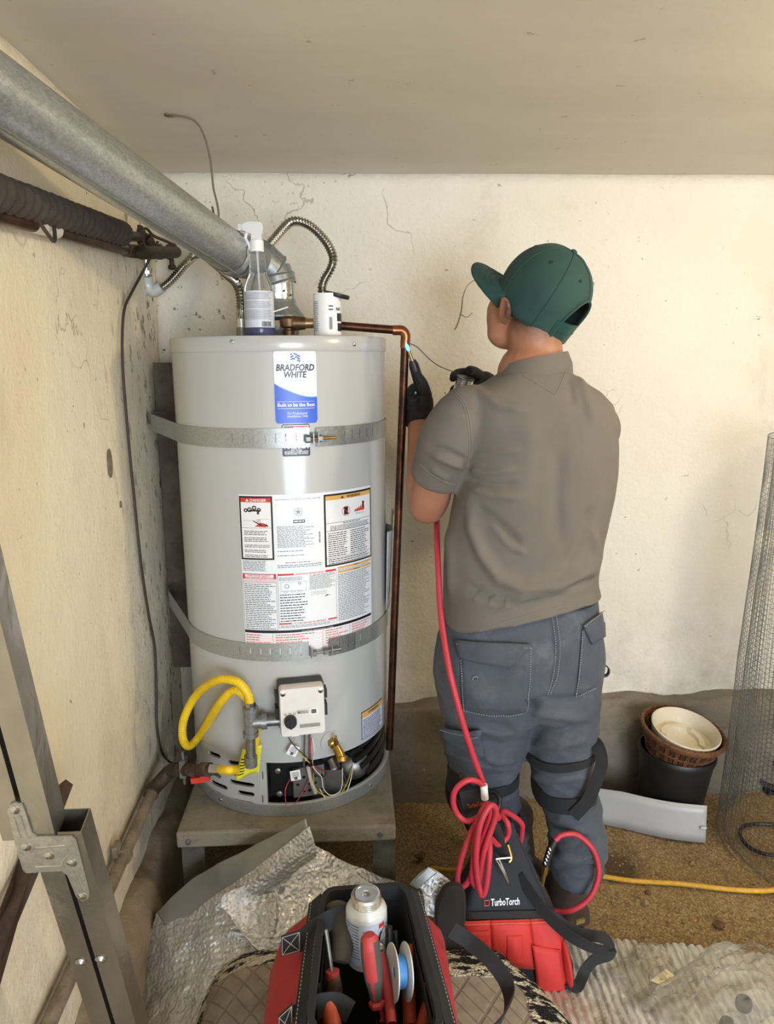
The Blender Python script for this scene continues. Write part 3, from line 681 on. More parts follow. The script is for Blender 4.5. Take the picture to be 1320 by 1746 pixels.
blk.ring(fx + .031, pc[1] + .014, .004, .004, e3, 10); blk.poly([(fx + .028, pc[1] + .011), (fx + .034, pc[1] + .011), (fx + .032, pc[1] + .001), (fx + .028, pc[1] + .002)], e3)
blk.text('Flammable Vapors', s0 + dw * .7, pc[1] - .0125, .0042, e3)
blk.text('FIRE AND EXPLOSION HAZARD', s0 + dw * .52, z0 + dh * .575, .0040, e3, bold=.0001)
blk.lines(s0 + dw * .1, s1 - dw * .08, z0 + dh * .495, z0 + dh * .565, 4, e3, .4, .05)
blk.lines(s0 + dw * .06, s0 + dw * .44, z0 + dh * .13, z0 + dh * .475, 12, e3, .38, .3); blk.lines(s0 + dw * .48, s1 - dw * .06, z0 + dh * .13, z0 + dh * .475, 12, e3, .38, .3)
blk.lines(s0 + dw * .06, s1 - dw * .06, z0 + w_, z0 + dh * .11, 3, e3, .4, .1)
# operating instructions
s0, s1, z0, z1 = L4(110, 376, 715, 1148); blk.frame(s0, s1, z0, z1, .0007, e1); red.rect(s0 + .001, s1 - .001, z1 - .0135, z1 - .001, e1)
whi.rect(s0 + .006, s1 - .006, z1 - .0125, z1 - .002, e2); red.fit('FOR YOUR SAFETY', s0 + .013, s1 - .013, z1 - .0065, .0048, e3, bold=.0001); red.fit('READ BEFORE OPERATING', s0 + .0065, s1 - .0065, z1 - .0115, .0048, e3, bold=.0001)
red.lines(s0 + .002, s1 - .002, z1 - .0205, z1 - .0145, 2, e1, .3, .05); blk.rect(s0, s1, z1 - .0222, z1 - .0215, e1)
blk.lines(s0 + .003, s1 - .002, z0 + .002, z1 - .024, 25, e1, .33, .3)
s0, s1, z0, z1 = L4(382, 838, 722, 1148); dw = s1 - s0; dh = z1 - z0; blk.rect(s0 - .001, s0 - .0003, z0, z1, e1); blk.rect(s1 - .0006, s1, z0, z1, e1)
red.rect(s0, s0 + dw * .26, z1 - .0048, z1, e1); red.rect(s1 - dw * .2, s1 - .001, z1 - .0048, z1, e1); red.fit('OPERATING INSTRUCTIONS', s0 + dw * .28, s1 - dw * .23, z1 - .0045, .0052, e1, bold=.0001)
blk.lines(s0 + .002, s0 + dw * .48, z1 - .018, z1 - .008, 4, e1, .33, .3); blk.lines(s0 + dw * .52, s1 - .003, z1 - .045, z1 - .006, 15, e1, .33, .25)
gry.frame(s0 + dw * .04, s0 + dw * .46, z1 - .045, z1 - .021, .0005, e1); blk.ring(s0 + dw * .14, z1 - .032, .0055, .001, e1, 16); gry.ring(s0 + dw * .35, z1 - .026, .0033, .0012, e1, 12)
for k in range(3): gry.frame(s0 + dw * (.08 + k * .12), s0 + dw * (.15 + k * .12), z1 - .048, z1 - .0435, .0004, e1)
blk.lines(s0 + .003, s0 + dw * .5, z0 + .0165, z1 - .050, 11, e1, .33, .3)
for k in range(6): gry.frame(s0 + dw * (.55 + k * .045), s0 + dw * (.58 + k * .045), z1 - .06 + (k % 2) * .002, z1 - .051, .0005, e1)
blk.poly([(s0 + dw * .76, z1 - .068), (s0 + dw * .82, z1 - .062), (s0 + dw * .9, z1 - .066), (s0 + dw * .84, z1 - .0645)], e1)
red.rect(s0, s0 + dw * .2, z0 + .0108, z0 + .0145, e1); red.rect(s1 - dw * .17, s1 - .001, z0 + .0108, z0 + .0145, e1); red.fit('TO TURN OFF GAS TO APPLIANCE', s0 + dw * .23, s1 - dw * .21, z0 + .0105, .0055, e1, bold=.00012)
blk.lines(s0 + .002, s1 - .003, z0 + .001, z0 + .009, 3, e1, .33, .2)
s0, s1, z0, z1 = L4(842, 1104, 665, 1095); ora.rect(s0 + .001, s1 - .002, z1 - .0062, z1 - .001, e1); ora.rect(s0 + .001, s1 - .002, z1 - .0175, z1 - .0125, e1)
for d in (.0052, .0165): blk.text('WARNING', (s0 + s1) / 2, z1 - d, .0045, e2)
blk.lines(s0 + .001, s1 - .003, z1 - .0118, z1 - .007, 2, e1, .33, .2); blk.lines(s0 + .001, s1 - .003, z0 + .002, z1 - .019, 29, e1, .33, .25)
s0, s1, z0, z1 = L4(128, 1104, 1152, 1172); blk.rect(s0, s1, z0, z1, e1); whi.fit('CONTROL DIAGNOSTIC CODES', s0 + (s1 - s0) * .4, s0 + (s1 - s0) * .63, z0 + .0008, .0042, e2)
s0, s1, z0, z1 = L4(128, 1104, 1176, 1290)
for f in (0, .2, .55, .77, .999): ora.rect(s0 + (s1 - s0) * f - .0006, s0 + (s1 - s0) * f + .0006, z0, z1, e1)
for k in range(6): ora.rect(s0, s1, z0 + (z1 - z0) * k / 6, z0 + (z1 - z0) * k / 6 + .0005, e1)
for a, b in ((.01, .19), (.22, .54), (.57, .76), (.79, .98)): red.lines(s0 + (s1 - s0) * a, s0 + (s1 - s0) * b, z0, z1, 6, e1, .3, .5)
for n_, m, mt in (('black_print', blk, K_), ('white_print', whi, W_), ('red_print', red, R_), ('orange_print', ora, O_), ('grey_print', gry, G_)): m.build(n_, mt, lb, smooth=False)['kind'] = 'stuff'
# small warning sticker low on the right
s0, z1 = sz(616, 1215); s1 = sz(651, 1230)[0]; z0 = sz(616, 1262)[1]
m = PR(); m.rect(s0, s1, z0, z1, e0); so = m.build('small_warning_sticker', N_, wh)
a, b = PR(), PR(); a.rect(s0 + .002, s1 - .002, z0 + .002, z1 - .002, e1); a.build('sticker_field', plain('pale_blue_white', '#cfd4e6', .4), so); b.rect(s0 + .002, s1 - .002, z1 - .018, z1 - .002, e2); b.build('orange_band', O_, so)
c = PR(); c.text('WARNING', (s0 + s1) / 2, z1 - .013, .011, e3, bold=.0002); c.lines(s0 + .005, s1 - .005, z0 + .004, z1 - .022, 10, e2, .4, .15); c.build('print', N_, so)['kind'] = 'stuff'
# literature pouch on the right side
a0 = tank(655, 960)[0]; pz0, pz1 = tank(655, 1040)[1], tank(655, 905)[1]
pts = lambda r, z, d: [cyl(rad(72) + .012 * k + d, z, r) for k in range(0, 26, 5)]
m = MB(); m.grid(lambda u, v: cyl(rad(74) + u * .5, pz0 + v * (pz1 - pz0), TR + .004 + .022 * math.sin(PI * min(1, u * 1.2 + .1)) * (.25 + v * .75)), 12, 10)
o = m.build('literature_pouch', plain('pouch_plastic', '#c9ccd2', .25), wh); solidify(o, .001)
MB().grid(lambda u, v: cyl(rad(78) + u * .38, pz0 + .03 + v * (pz1 - pz0 + .01), TR + .012 + .012 * v), 6, 6).build('manual', plain('paper', '#e6e4dc', .7), wh)
# ---- draft hood and fittings on top
hc = aty(474, 560, 2.07)
dh_ = MB().lathe([(.072, .052), (.070, .060), (.050, .088), (.048, .10), (.0475, .10)], (hc.x, hc.y, TZ1), seg=32, cap=False)
for k in range(4):
    a = k * PI / 2 + .7; dh_.tube([(hc.x + .062 * math.cos(a), hc.y + .062 * math.sin(a), TZ1), (hc.x + .068 * math.cos(a), hc.y + .068 * math.sin(a), TZ1 + .056)], .004, 6)
dh_.lathe([(.045, 0), (.045, .03), (.043, .03)], (hc.x, hc.y, TZ1), seg=24, cap=False); o = dh_.build('draft_hood', M_galv, wh); solidify(o, .001)
NPL = (aty(412, 560, 2.05), aty(556, 560, 2.10))
for q in NPL: MB().lathe([(0, 0), (.014, 0), (.014, .018), (.0135, .02), (.0135, .03), (0, .03)], (q.x, q.y, TZ1), seg=18).build('nipple', M_steel, wh)
# ================================================================== SEISMIC STRAPS
def strap_thing(name, zc, pxl, pxr, label, wallpx, h):
    t = thing(name, cyl(0, zc, TR + .003), label, 'strap', 'metal straps round the water heater')
    phl = tank(*pxl)[0]; phr = tank(*pxr)[0]
    wp = atx(wallpx[0], wallpx[1], XL + .03); wp.z = zc + .012
    left = [cyl(phl + (rad(-72) - phl) * k / 20, zc, TR + .0022) for k in range(21)]
    last = left[-1]; left += [last.lerp(wp, k / 6) for k in range(1, 7)]
    left += [wp + V((-.004, .012, 0)), wp + V((-.002, .07, .001)), V((wp.x + .012, min(2.36, wp.y + .16), zc + .012))]
    MB().strap(left, h, .0016, V((0, 0, 1))).build('band', M_galvd, t)
    right = [cyl(phr + (rad(100) - phr) * k / 20, zc, TR + .0022) for k in range(21)]
    right += [V((TX + TR + .004, TY + .12, zc)), V((TX + TR + .006, 2.385, zc))]
    MB().strap(right, h, .0016, V((0, 0, 1))).build('band', M_galvd, t)
    # second layer near the clamp, bent ears, bolt and nuts
    ov = [cyl(phr + .004 + rad(16) * k / 6, zc, TR + .0045) for k in range(7)]
    MB().strap(ov, h * .98, .0016, V((0, 0, 1))).build('overlap', M_galv, t)
    for ph, sgn in ((phl, -1), (phr, 1)):
        n = V((math.sin(ph), -math.cos(ph), 0)); tg = V((math.cos(ph), math.sin(ph), 0)); p = cyl(ph, zc, TR + .002)
        ear = [p, p - tg * .002 * sgn + n * .008, p - tg * .002 * sgn + n * .028]
        MB().strap(ear, h * .55, .002, V((0, 0, 1))).build('ear', M_galvd, t)
    pm_ = (phl + phr) / 2; n = V((math.sin(pm_), -math.cos(pm_), 0)); tg = V((math.cos(pm_), math.sin(pm_), 0))
    c = cyl(pm_, zc - .002, TR + .018); a = c - tg * .018; b_ = c + tg * .052
    MB().tube([a, b_], .0038, 10).build('bolt', M_brass if 'upper' in label else M_steel, t)
    for q in (a, c + tg * .012): MB().lathe([(0, -.005), (.0095, -.005), (.0095, .005), (0, .005)], q, tg, 6).build('nut', M_steel, t, smooth=False)
    return t, phl, phr
def slots(t, xs, y0, y1, zc, h):     # slots cut through the steel band
    m = MB()
    for x in xs: ph = tank(x, y0)[0]; arc_block(m, ph - .0048, ph + .0048, zc - h * .24, zc + h * .24, TR - .004, TR + .014, 1)
    bands = [o for o in bpy.data.objects if o.parent == t and o.name.split('.')[0] in ('band', 'overlap')]
    for o in bands: cut(o, m)
hS = .046
ZU = tank(478, 747)[1]; ZL = tank(478, 1112)[1]
t, a, b = strap_thing('seismic_strap', ZU, (528, 745), (538, 745), 'upper galvanised strap with slots and bolted clamp across the flag sticker', (258, 708), hS)
slots(t, (397, 415, 433, 452, 470, 487, 505, 587, 599, 612, 624, 634, 642), 745, 745, ZU, hS)
t, a, b = strap_thing('seismic_strap', ZL, (527, 1108), (560, 1104), 'lower galvanised strap with slots passing below the instruction label', (290, 1040), hS)
slots(t, (410, 428, 445, 461, 478, 495, 513, 577, 592, 603, 614, 624, 634), 1106, 1106, ZL, hS)
# dark timber blocking behind the straps on the corner
bk = MB().box((XL + .045, 2.30, 1.02), (.07, .06, .95)).build('timber_block', grime('dirty_timber', '#6f6454', '#473f34', .5, .85, 0, 10, .4), smooth=False)
tag(bk, 'upright dirty timber blocking in the wall corner behind the straps', 'timber')

# ================================================================== VENT PIPE
vt = thing('vent_pipe', (hc.x, hc.y, TZ1 + .1), 'galvanised round vent duct rising from the water heater toward the ceiling', 'duct')
A = aty(0, 163, 1.15); B = aty(402, 436, 1.95); d = (B - A).normalized(); A0 = A - d * 1.3
M_duct = NT('spangled_duct')
_c = M_duct.ramp(M_duct.noise(150, 4, .7, M_duct.map((1, .5, 1)), 1.0), [(.3, lin('#989d9d')), (.7, lin('#cfd3d2'))]); _c = M_duct.mix(M_duct.math('MULTIPLY', M_duct.noise(14, 7, .7), .35), _c, lin('#8d8c84'))
_x = M_duct.n('NewGeometry').outputs['Normal']; _z = M_duct.sep(_x)[2]
_dm = M_duct.math('MULTIPLY', M_duct.ramp(_z, [(.55, (0, 0, 0)), (.85, (1, 1, 1))]), .75); _c = M_duct.mix(_dm, _c, lin('#9a8d78'))
M_duct.bump(M_duct.noise(120, 3), .06, .001)
M_duct = M_duct.fin(_c, M_duct.math('ADD', M_duct.math('MULTIPLY', _dm, .5), .34), .72)
MB().tube([A0.lerp(B, k / 12) for k in range(13)], .050, 40, cap=False).build('duct', M_duct, vt)
fm = frame(d); sd = (fm.col[0] * -.25 - V((0, 0, 1)) * .97); sd = (sd - d * sd.dot(d)).normalized()
MB().tube([A0 + sd * .0505, B + sd * .0505], .0032, 6).build('lock_seam', M_galv, vt)
e = [B - d * .02, aty(425, 440, 2.02), aty(450, 444, 2.065), aty(466, 462, 2.07), aty(474, 485, 2.07), V((hc.x, hc.y, TZ1 + .16)), V((hc.x, hc.y, TZ1 + .085))]
MB().tube([e[0], e[0].lerp(e[1], .5), e[1]], [.0535, .0525, .0525], 32, cap=False).build('crimped_collar', M_galv, vt)
es = [e[1], e[1].lerp(e[2], .8), e[3], e[4], e[5]]
for i in range(4):
    p, q = es[i], es[i + 1]; dd = (q - p).normalized()
    o = MB().tube([p - dd * .004, q + dd * .004], .0475 + .0012 * (i % 2), 32, cap=False).build('elbow_gore', M_galv, vt)
    MB().tube([q - dd * .003, q, q + dd * .003], [.0485, .0505, .0485], 32).build('bead', M_galv, o)
MB().tube([e[5], e[6]], .048, 32, cap=False).build('adapter', plain('foil_tape', '#c4c6c8', .22, .95, .2, 60, .6, 60), vt)
tp = MB(); tp.grid(lambda u, v: (lambda a, s: B + d * (-.05 + s * .055 + .008 * fbm((a * 2, s * 3, 1))) + (fm.col[0] * math.cos(a) + fm.col[1] * math.sin(a)) * (.0515 + .0022 * fbm((a * 6, s * 9, 3))))(u * 2 * PI, v), 60, 10)
tp.build('foil_tape', plain('foil_tape_white', '#cfd0d0', .3, .7, .15, 50, .5, 80), vt)
for q, m_ in ((es[3] + V((.02, -.045, -.02)), 1), (es[3] + V((.035, -.034, -.03)), 1)): MB().lathe([(0, 0), (.003, 0), (.002, .002), (0, .002)], q, (.3, -1, 0), 8).build('screw', M_inside, vt)

# ================================================================== WATER CONNECTORS
def corr(pts, r, pitch=.0078, amp=.34, seg=14):
    pts = resample(spline(pts, 12), pitch / 4); m = MB(); m.tube(pts, [r * (1 + amp * (.5 * math.cos(2 * PI * i / 4))) for i in range(len(pts))], seg); return m
M_flex = plain('corrugated_steel', '#a9a79e', .25, 1, .15)
t = thing('water_connector', (NPL[1].x, NPL[1].y, TZ1 + .03), 'corrugated steel water line arching up behind the white tub', 'water line', 'corrugated water connectors')
pp = [aty(*q) for q in ((440, 436, 2.2), (462, 414, 2.18), (485, 388, 2.15), (503, 377, 2.13), (530, 386, 2.12), (556, 412, 2.11), (568, 438, 2.10), (564, 458, 2.10), (553, 477, 2.10), (549, 494, 2.10))]
pp += [V((NPL[1].x, NPL[1].y, TZ1 + .105))]
corr(pp, .0112).build('flexible_pipe', M_flex, t)
MB().lathe([(0, 0), (.0118, 0), (.0118, .03), (.0105, .035), (.0105, .08), (0, .08)], (NPL[1].x, NPL[1].y, TZ1 + .03), seg=20).build('sleeve', M_white, t)
t = thing('water_connector', (NPL[0].x, NPL[0].y, TZ1 + .03), 'corrugated steel water line running from the wall elbow under the duct', 'water line', 'corrugated water connectors')
pp = [aty(*q) for q in ((264, 499, 2.30), (290, 480, 2.29), (322, 444, 2.27), (340, 432, 2.24), (362, 445, 2.17), (388, 468, 2.09), (404, 484, 2.06), (410, 506, 2.05))] + [V((NPL[0].x, NPL[0].y, TZ1 + .075))]
corr(pp, .0112).build('flexible_pipe', M_flex, t)
MB().lathe([(0, 0), (.0135, 0), (.0135, .022), (.010, .026), (.0095, .05), (0, .05)], (NPL[0].x, NPL[0].y, TZ1 + .03), seg=20).build('nut', M_chrome, t)
pe = aty(264, 499, 2.30); pu = aty(250, 470, 2.29); pt_ = aty(248, 432, 2.28)
MB().tube(spline([aty(276, 489, 2.295), aty(262, 497, 2.30), aty(252, 486, 2.30), pu], 5), .017, 14).build('elbow', plain('taped_elbow', '#cfcfcc', .45, .2, .06), t)
MB().tube([pu, pt_], .0105, 14).build('riser', M_chrome, t)
for f in (.1, .9): MB().tube([pu.lerp(pt_, f), pu.lerp(pt_, f + .14)], .0155, 8).build('coupling', M_chrome, t)

# ================================================================== WALL PIPES
XP = XL + .035
a, b = atx(0, 367, XP), atx(222, 428, XP); dd = (b - a).normalized(); a0 = a - dd * 1.5
t = thing('supply_pipe', b, 'old brown copper pipe running along the left wall below the foam wrap', 'pipe')
MB().tube([a0, b], .0140, 18).build('pipe', M_copper, t)
c1 = V((XP, b.y - .01, b.z)); c2 = V((XP + .09, 2.36, b.z + .002)); cc = aty(300, 430, 2.34)
MB().tube(spline([b - dd * .045, b, b + dd * .02 + V((.012, 0, 0)), aty(250, 431, b.y + .03), cc], 6), .0165, 16).build('fittings', M_fit, t)
for f in (.25, .6, .85): q = b.lerp(cc, f); MB().tube([q - V((.008, 0, 0)), q + V((.008, 0, 0))], .021, 8).build('union', M_fit, t)
MB().tube([a.lerp(b, .17), a.lerp(b, .32)], .0146, 18).build('pipe_label', plain('pipe_label', '#d9d5cb', .5), t)
p = aty(293, 448, 2.33); MB().tube([p + V((0, 0, .02)), p - V((0, 0, .008))], .007, 10).ell(p - V((0, 0, .012)), (.012, .008, .009)).build('drain_cock', M_fit, t)
q = atx(82, 392, XP + .016); MB().tube(spline([q + V((0, -.06, .018)), q + V((.01, -.03, -.012)), q + V((.01, .0, -.018)), q + V((0, .03, .02))], 5), .0035, 6).build('hanger', M_cable, t)
a2, b2 = atx(0, 331, XP + .01), atx(208, 399, XP + .01); d2 = (b2 - a2).normalized()
t = thing('insulated_pipe', b2, 'black lumpy foam-wrapped pipe running along the left wall', 'pipe')
L = (b2 - a2).length + .9; n = int(L / .0065); pts = [b2 - d2 * (L - L * i / n) for i in range(n + 1)]
fr = frame(d2); m = MB(); R = []
for i, p in enumerate(pts):
    ring = []
    for k in range(20):
        an = 2 * PI * k / 20; s_ = (i * .0065 / .034 + k / 20) % 1.0; r_ = .0190 + .0115 * math.sin(PI * s_) ** .6 + .0012 * fbm((i * .2, k * .4, 0))
        ring.append(p + fr.col[0] * r_ * math.cos(an) + fr.col[1] * r_ * math.sin(an))
    R.append(ring)
m.rings(R).build('foam_wrap', M_foamblk, t)
ve = aty(250, 405, 2.25)
MB().tube(spline([b2 - d2 * .02, b2 + d2 * .02, aty(237, 404, 2.24), ve], 5), .0125, 14).build('stub', M_fit, t)
vb = MB().tube([aty(236, 384, 2.24), aty(237, 428, 2.24)], .009, 12).box(aty(237, 404, 2.235), (.032, .03, .036)).lathe([(0, -.004), (.013, -.004), (.013, .004), (0, .004)], aty(236, 388, 2.24), (0, 0, 1), 12)
vb.build('valve', M_rust, t, angle=30)
MB().tube(spline([ve, aty(256, 415, 2.26), aty(257, 440, 2.27)], 5), .0145, 14).build('drop_elbow', M_fit, t)
# thin bonding wires looping above the valves
w1 = MB().tube(spline(P((221, 372, 2.24), (224, 385, 2.24), (237, 392, 2.23), (250, 390, 2.25), (262, 402, 2.27), (285, 412, 2.30), (300, 420, 2.33)), 6), .0042, 8).build('bonding_wire', M_cable)
tag(w1, 'short dark bonding wire looping over the valves by the duct', 'wire')
# loose cable down the left wall
cps = ((258, 436, 2.2), (240, 470), (224, 500), (213, 524), (209, 560), (209, 620), (214, 690), (221, 770), (229, 850), (236, 920), (243, 980), (254, 1050), (264, 1105), (267, 1180), (268, 1240), (276, 1282), (288, 1298))
pts = [aty(269, 412, 2.22)]
for q in cps:
    if len(q) == 3: pts.append(aty(*q))
    else:
        p = atx(q[0], q[1], XL + .012); pts.append(p)
pts += [atx(300, 1302, XL + .05), aty(322, 1300, 2.2)]
tag(MB().tube(spline(pts, 6), .0036, 8).build('cable', M_cable), 'thin brown cable hanging down the left wall from duct to gas pipe', 'cable')
pts = [atz(289, 197, ZC - .002)] + P((312, 199, 1.86), (332, 206, 1.88), (346, 226, 1.90), (356, 258, 1.92), (361, 290, 1.93), (364, 320, 1.94), (371, 350, 1.94), (373, 372, 1.94), (367, 384, 1.94))
t = tag(MB().tube(spline(pts, 6), .0026, 7).build('ceiling_wire', plain('old_wire', '#6b6457', .7)), 'frayed grey wire hanging from a hole in the ceiling above the duct', 'wire')
p = pts[0]; MB().lathe([(0, 0), (.012, 0), (.010, .006), (0, .008)], p - V((0, 0, .001)), (0, 0, 1), 9).build('ragged_hole', M_chip, t)
MB().tube(P((352, 384, 1.93), (362, 386, 1.935), (371, 382, 1.94)), .004, 6).tube(P((369, 390, 1.935), (366, 372, 1.94), (362, 352, 1.94)), .0025, 6).build('frayed_end', M_cable, t)

# ================================================================== RELIEF VALVE AND DISCHARGE PIPE
YV = 1.93
rv = thing('relief_pipe', aty(497, 575, YV), 'copper relief pipe turning down beside the water heater from its bronze valve', 'pipe')
p = aty(493, 575, YV); p.z = TZ1
MB().lathe([(0, 0), (.016, 0), (.016, .016), (.013, .018), (.013, .022), (.0215, .026), (.0225, .044), (.018, .048), (.010, .052), (0, .052)], p, seg=24).tube([p + V((.01, 0, .034)), p + V((.042, 0, .034))], [.019, .015], 16).build('relief_valve', M_bronze, rv)
MB().tube([p + V((.042, 0, .034)), p + V((.066, 0, .034))], .0125, 16).build('threaded_adapter', plain('adapter_brass', '#b59a72', .3, .9, .2), rv)
lv = MB().box(p + V((-.016, -.02, .066)), (.038, .012, .003), Matrix.Rotation(-.3, 3, 'Y')).build('test_lever', M_chrome, rv, smooth=False)
h0 = p + V((.06, 0, .033)); h1 = aty(678, 563, YV); el = aty(692, 566, YV); v0 = aty(691, 585, YV); v1 = aty(664, 1277, YV)
MB().tube([h0, h1], .0105, 16).build('horizontal_pipe', M_copper, rv)
MB().tube(spline([h1 - V((.012, 0, 0)), h1, h1.lerp(el, .6) + V((0, 0, .001)), el.lerp(v0, .3), v0, v0 - V((0, 0, .012))], 5), .0125, 16).build('elbow', M_copnew, rv)
MB().tube([v0, v1], .0105, 16).build('vertical_pipe', M_copper, rv)

# ================================================================== GAS LINE
gp = thing('gas_pipe', atx(265, 1340, XL + .03), 'dusty iron gas pipe lying along the kerb of the left wall', 'pipe')
M_gasp = grime('dusty_iron', '#a39684', '#6f6250', .5, .8, .1, 30, .4)
ga, gb = atx(98, 1712, XL + .028), atx(262, 1345, XL + .034); gd = (gb - ga).normalized()
MB().tube([ga - gd * 1.2, gb], .0150, 16).build('pipe', M_gasp, gp)
el1 = aty(276, 1330, gb.y + .03); el2 = aty(292, 1314, gb.y + .04); q1 = aty(330, 1311, gb.y - .06); q2 = aty(362, 1312, gb.y - .15)
MB().tube(spline([gb - gd * .03, gb, el1, el2, aty(310, 1312, gb.y)], 6), .0195, 16).build('elbow', M_rust, gp)
MB().tube([aty(305, 1312, gb.y), q2], .0125, 14).build('nipple', M_rust, gp)
for f in (.15, .7): MB().tube([aty(310, 1312, gb.y).lerp(q2, f), aty(310, 1312, gb.y).lerp(q2, f + .2)], .0185, 8).build('union', M_rust, gp)
p = q1; MB().tube([p, p + V((0, -.02, -.004))], .009, 10).build('valve_stem', M_rust, gp)
h = aty(342, 1328, q1.y - .02); MB().box(h, (.048, .014, .015), Matrix.Rotation(-.12, 3, 'Y')).box(h + V((.012, 0, .007)), (.02, .018, .018)).build('red_handle', M_red, gp, smooth=False)
cl = aty(313, 1308, gb.y - .02); MB().box(cl, (.016, .03, .05)).tube([cl + V((0, 0, .02)), cl + V((0, 0, .045))], .004, 8).tube([cl - V((0, 0, .02)), cl - V((0, 0, .05))], .004, 8).build('ground_clamp', M_steel, gp)
pc = ga.lerp(gb, .60)
MB().tube([pc - gd * .008, pc + gd * .008], .020, 16).box(pc + V((-.012, -.01, .022)), (.012, .03, .035)).build('pipe_clamp', M_gasp, gp)
def nearp(px, py, off): return aty(px, py, 1.93) if px < 352 else onr(px, py, TR + off)
yh = thing('gas_connector', q2, 'yellow corrugated flexible gas hose looped against the lower tank', 'hose')
Y2 = q2.y
hp = [q2 + V((.016, 0, 0)), aty(392, 1313, Y2 - .03), onr(410, 1310, TR + .02), onr(430, 1290, TR + .016), onr(437, 1250, TR + .016), onr(432, 1212, TR + .02), onr(418, 1188, TR + .03), onr(397, 1178, TR + .035), onr(372, 1204, TR + .03), aty(342, 1252, 1.90), aty(323, 1272, 1.88), aty(312, 1259, 1.86), aty(314, 1225, 1.86), aty(336, 1184, 1.84), onr(370, 1160, TR + .05), onr(403, 1162, TR + .052), onr(422, 1182, TR + .052), onr(426, 1200, TR + .05)]
corr(hp, .0108, .0062, .07, 12).build('hose', M_yel, yh)
MB().tube([q2 + V((-.006, 0, 0)), q2 + V((.02, -.004, 0))], .014, 8).build('end_nut', M_chrome, yh)
T0 = onr(427, 1202, TR + .05); T1 = onr(427, 1232, TR + .05); T2 = onr(428, 1300, TR + .05)
MB().tube([T0 + V((0, 0, .008)), T0 - V((0, 0, .014))], .013, 8).build('end_nut', M_chrome, yh)
te = thing('drip_tee', T2, 'galvanised pipe tee with a capped drip leg beside the gas control', 'pipe fitting')
ctl = g3(-gwid / 2, -.006, .03); ctl.z = T1.z
MB().tube([T0 - V((0, 0, .008)), T1 - V((0, 0, .03))], .0165, 16).tube([T1, T1.lerp(ctl, .55)], .0165, 16).build('tee', M_galv, te)
for q in (T0 - V((0, 0, .012)), T1 - V((0, 0, .03))): MB().tube([q - V((0, 0, .006)), q + V((0, 0, .006))], .0195, 16).build('collar', M_galv, te)
qq = T1.lerp(ctl, .5); dq = (ctl - T1).normalized(); MB().tube([qq - dq * .007, qq + dq * .007], .0195, 16).build('collar', M_galv, te)
MB().tube([qq, ctl + dq * .012], .0125, 14).build('side_nipple', M_steel, te)
MB().tube([T1, T2], .0122, 16).build('drip_leg', M_steel, te)
MB().tube([T2 + V((0, 0, .018)), T2 - V((0, 0, .01))], [.0165, .0155], 12).build('cap', M_galv, te)
c4 = [onr(413, 1276, TR + .030), onr(446, 1273, TR + .028), onr(441, 1320, TR + .03), onr(401, 1328, TR + .045)]
yt = MB().grid(lambda u, v: c4[0].lerp(c4[1], u).lerp(c4[3].lerp(c4[2], u), v) + V((0, -.010 * math.sin(u * 5 + v), 0)), 8, 8).build('warning_tag', plain('yellow_tag', '#dfd53a', .35, var=.05))
solidify(yt, .0006); tag(yt, 'bright yellow plastic tag wrapped behind the drip leg', 'tag')
m = MB()
for k in range(6):
    v_ = .3 + k * .1; m.grid(lambda u, v: c4[0].lerp(c4[1], .08 + .26 * u).lerp(c4[3].lerp(c4[2], .08 + .26 * u), v_ + v * .035) + V((0, -.010 * math.sin((.08 + .26 * u) * 5 + v_ + v * .035) - .0012, 0)), 3, 1)
m.build('print', K_, yt, smooth=False)['kind'] = 'stuff'

# ================================================================== SPRAY BOTTLE AND WHITE TUB ON THE TANK TOP
ZT = TZ1 + .0022
def glassy(name, col, rough=.06, alpha=.35):
    t = NT(name); t.bump(t.noise(30, 3), .05, .002); return t.fin(lin(col), rough, 0, Transmission_Weight=.92, IOR=1.2)
M_clear = glassy('clear_plastic', '#e6eaee')
sp0 = aty(444, 573, 1.90); sp0.z = ZT
sbt = thing('spray_bottle', sp0, 'clear spray bottle with white trigger head and blue liquid on the tank', 'bottle')
prof = [(0, 0), (.033, 0), (.0355, .004), (.0355, .105), (.035, .112), (.030, .128), (.0235, .142), (.0205, .155), (.0195, .165), (.0205, .170), (.0185, .176), (.0195, .182), (.0175, .188), (.0185, .194), (.0160, .198)]
MB().lathe(prof, sp0, seg=36, cap=False).build('bottle', M_clear, sbt)
MB().lathe([(0, .002), (.0335, .002), (.0345, .005), (.0345, .018), (0, .018)], sp0, seg=36).build('blue_liquid', plain('blue_liquid', '#1a1f7e', .1, var=.05), sbt)
lab = MB().lathe([(.0360, .020), (.0360, .105)], sp0, seg=36, cap=False, a0=0, a1=2 * PI).build('bottle_label', plain('bottle_label', '#c9ccd6', .4), sbt)
m = MB()
def lab_rect(m, c, r, a0, a1, z0, z1):
    n = max(1, int((a1 - a0) / .15)); o = len(m.v)
    for k in range(n + 1):
        a = a0 + (a1 - a0) * k / n
        for z in (z0, z1): m.v.append(V((c.x + r * math.sin(a), c.y - r * math.cos(a), c.z + z)))
    m.f += [(o + 2 * k, o + 2 * k + 2, o + 2 * k + 3, o + 2 * k + 1) for k in range(n)]
for k in range(22):
    if k in (6, 13): continue
    z = .101 - k * .0029; lab_rect(m, sp0, .0363, -1.1, 1.1 - random.random() * .25, z - .0010, z)
m.build('label_print', plain('label_ink', '#6f7785', .5), lab, smooth=False)['kind'] = 'stuff'
m = MB(); a = .25
while a < .95: wd = random.uniform(.01, .03); lab_rect(m, sp0, .0364, a, a + wd, .022, .034); a += wd + random.uniform(.01, .025)
m.build('barcode', K_, lab, smooth=False)['kind'] = 'stuff'
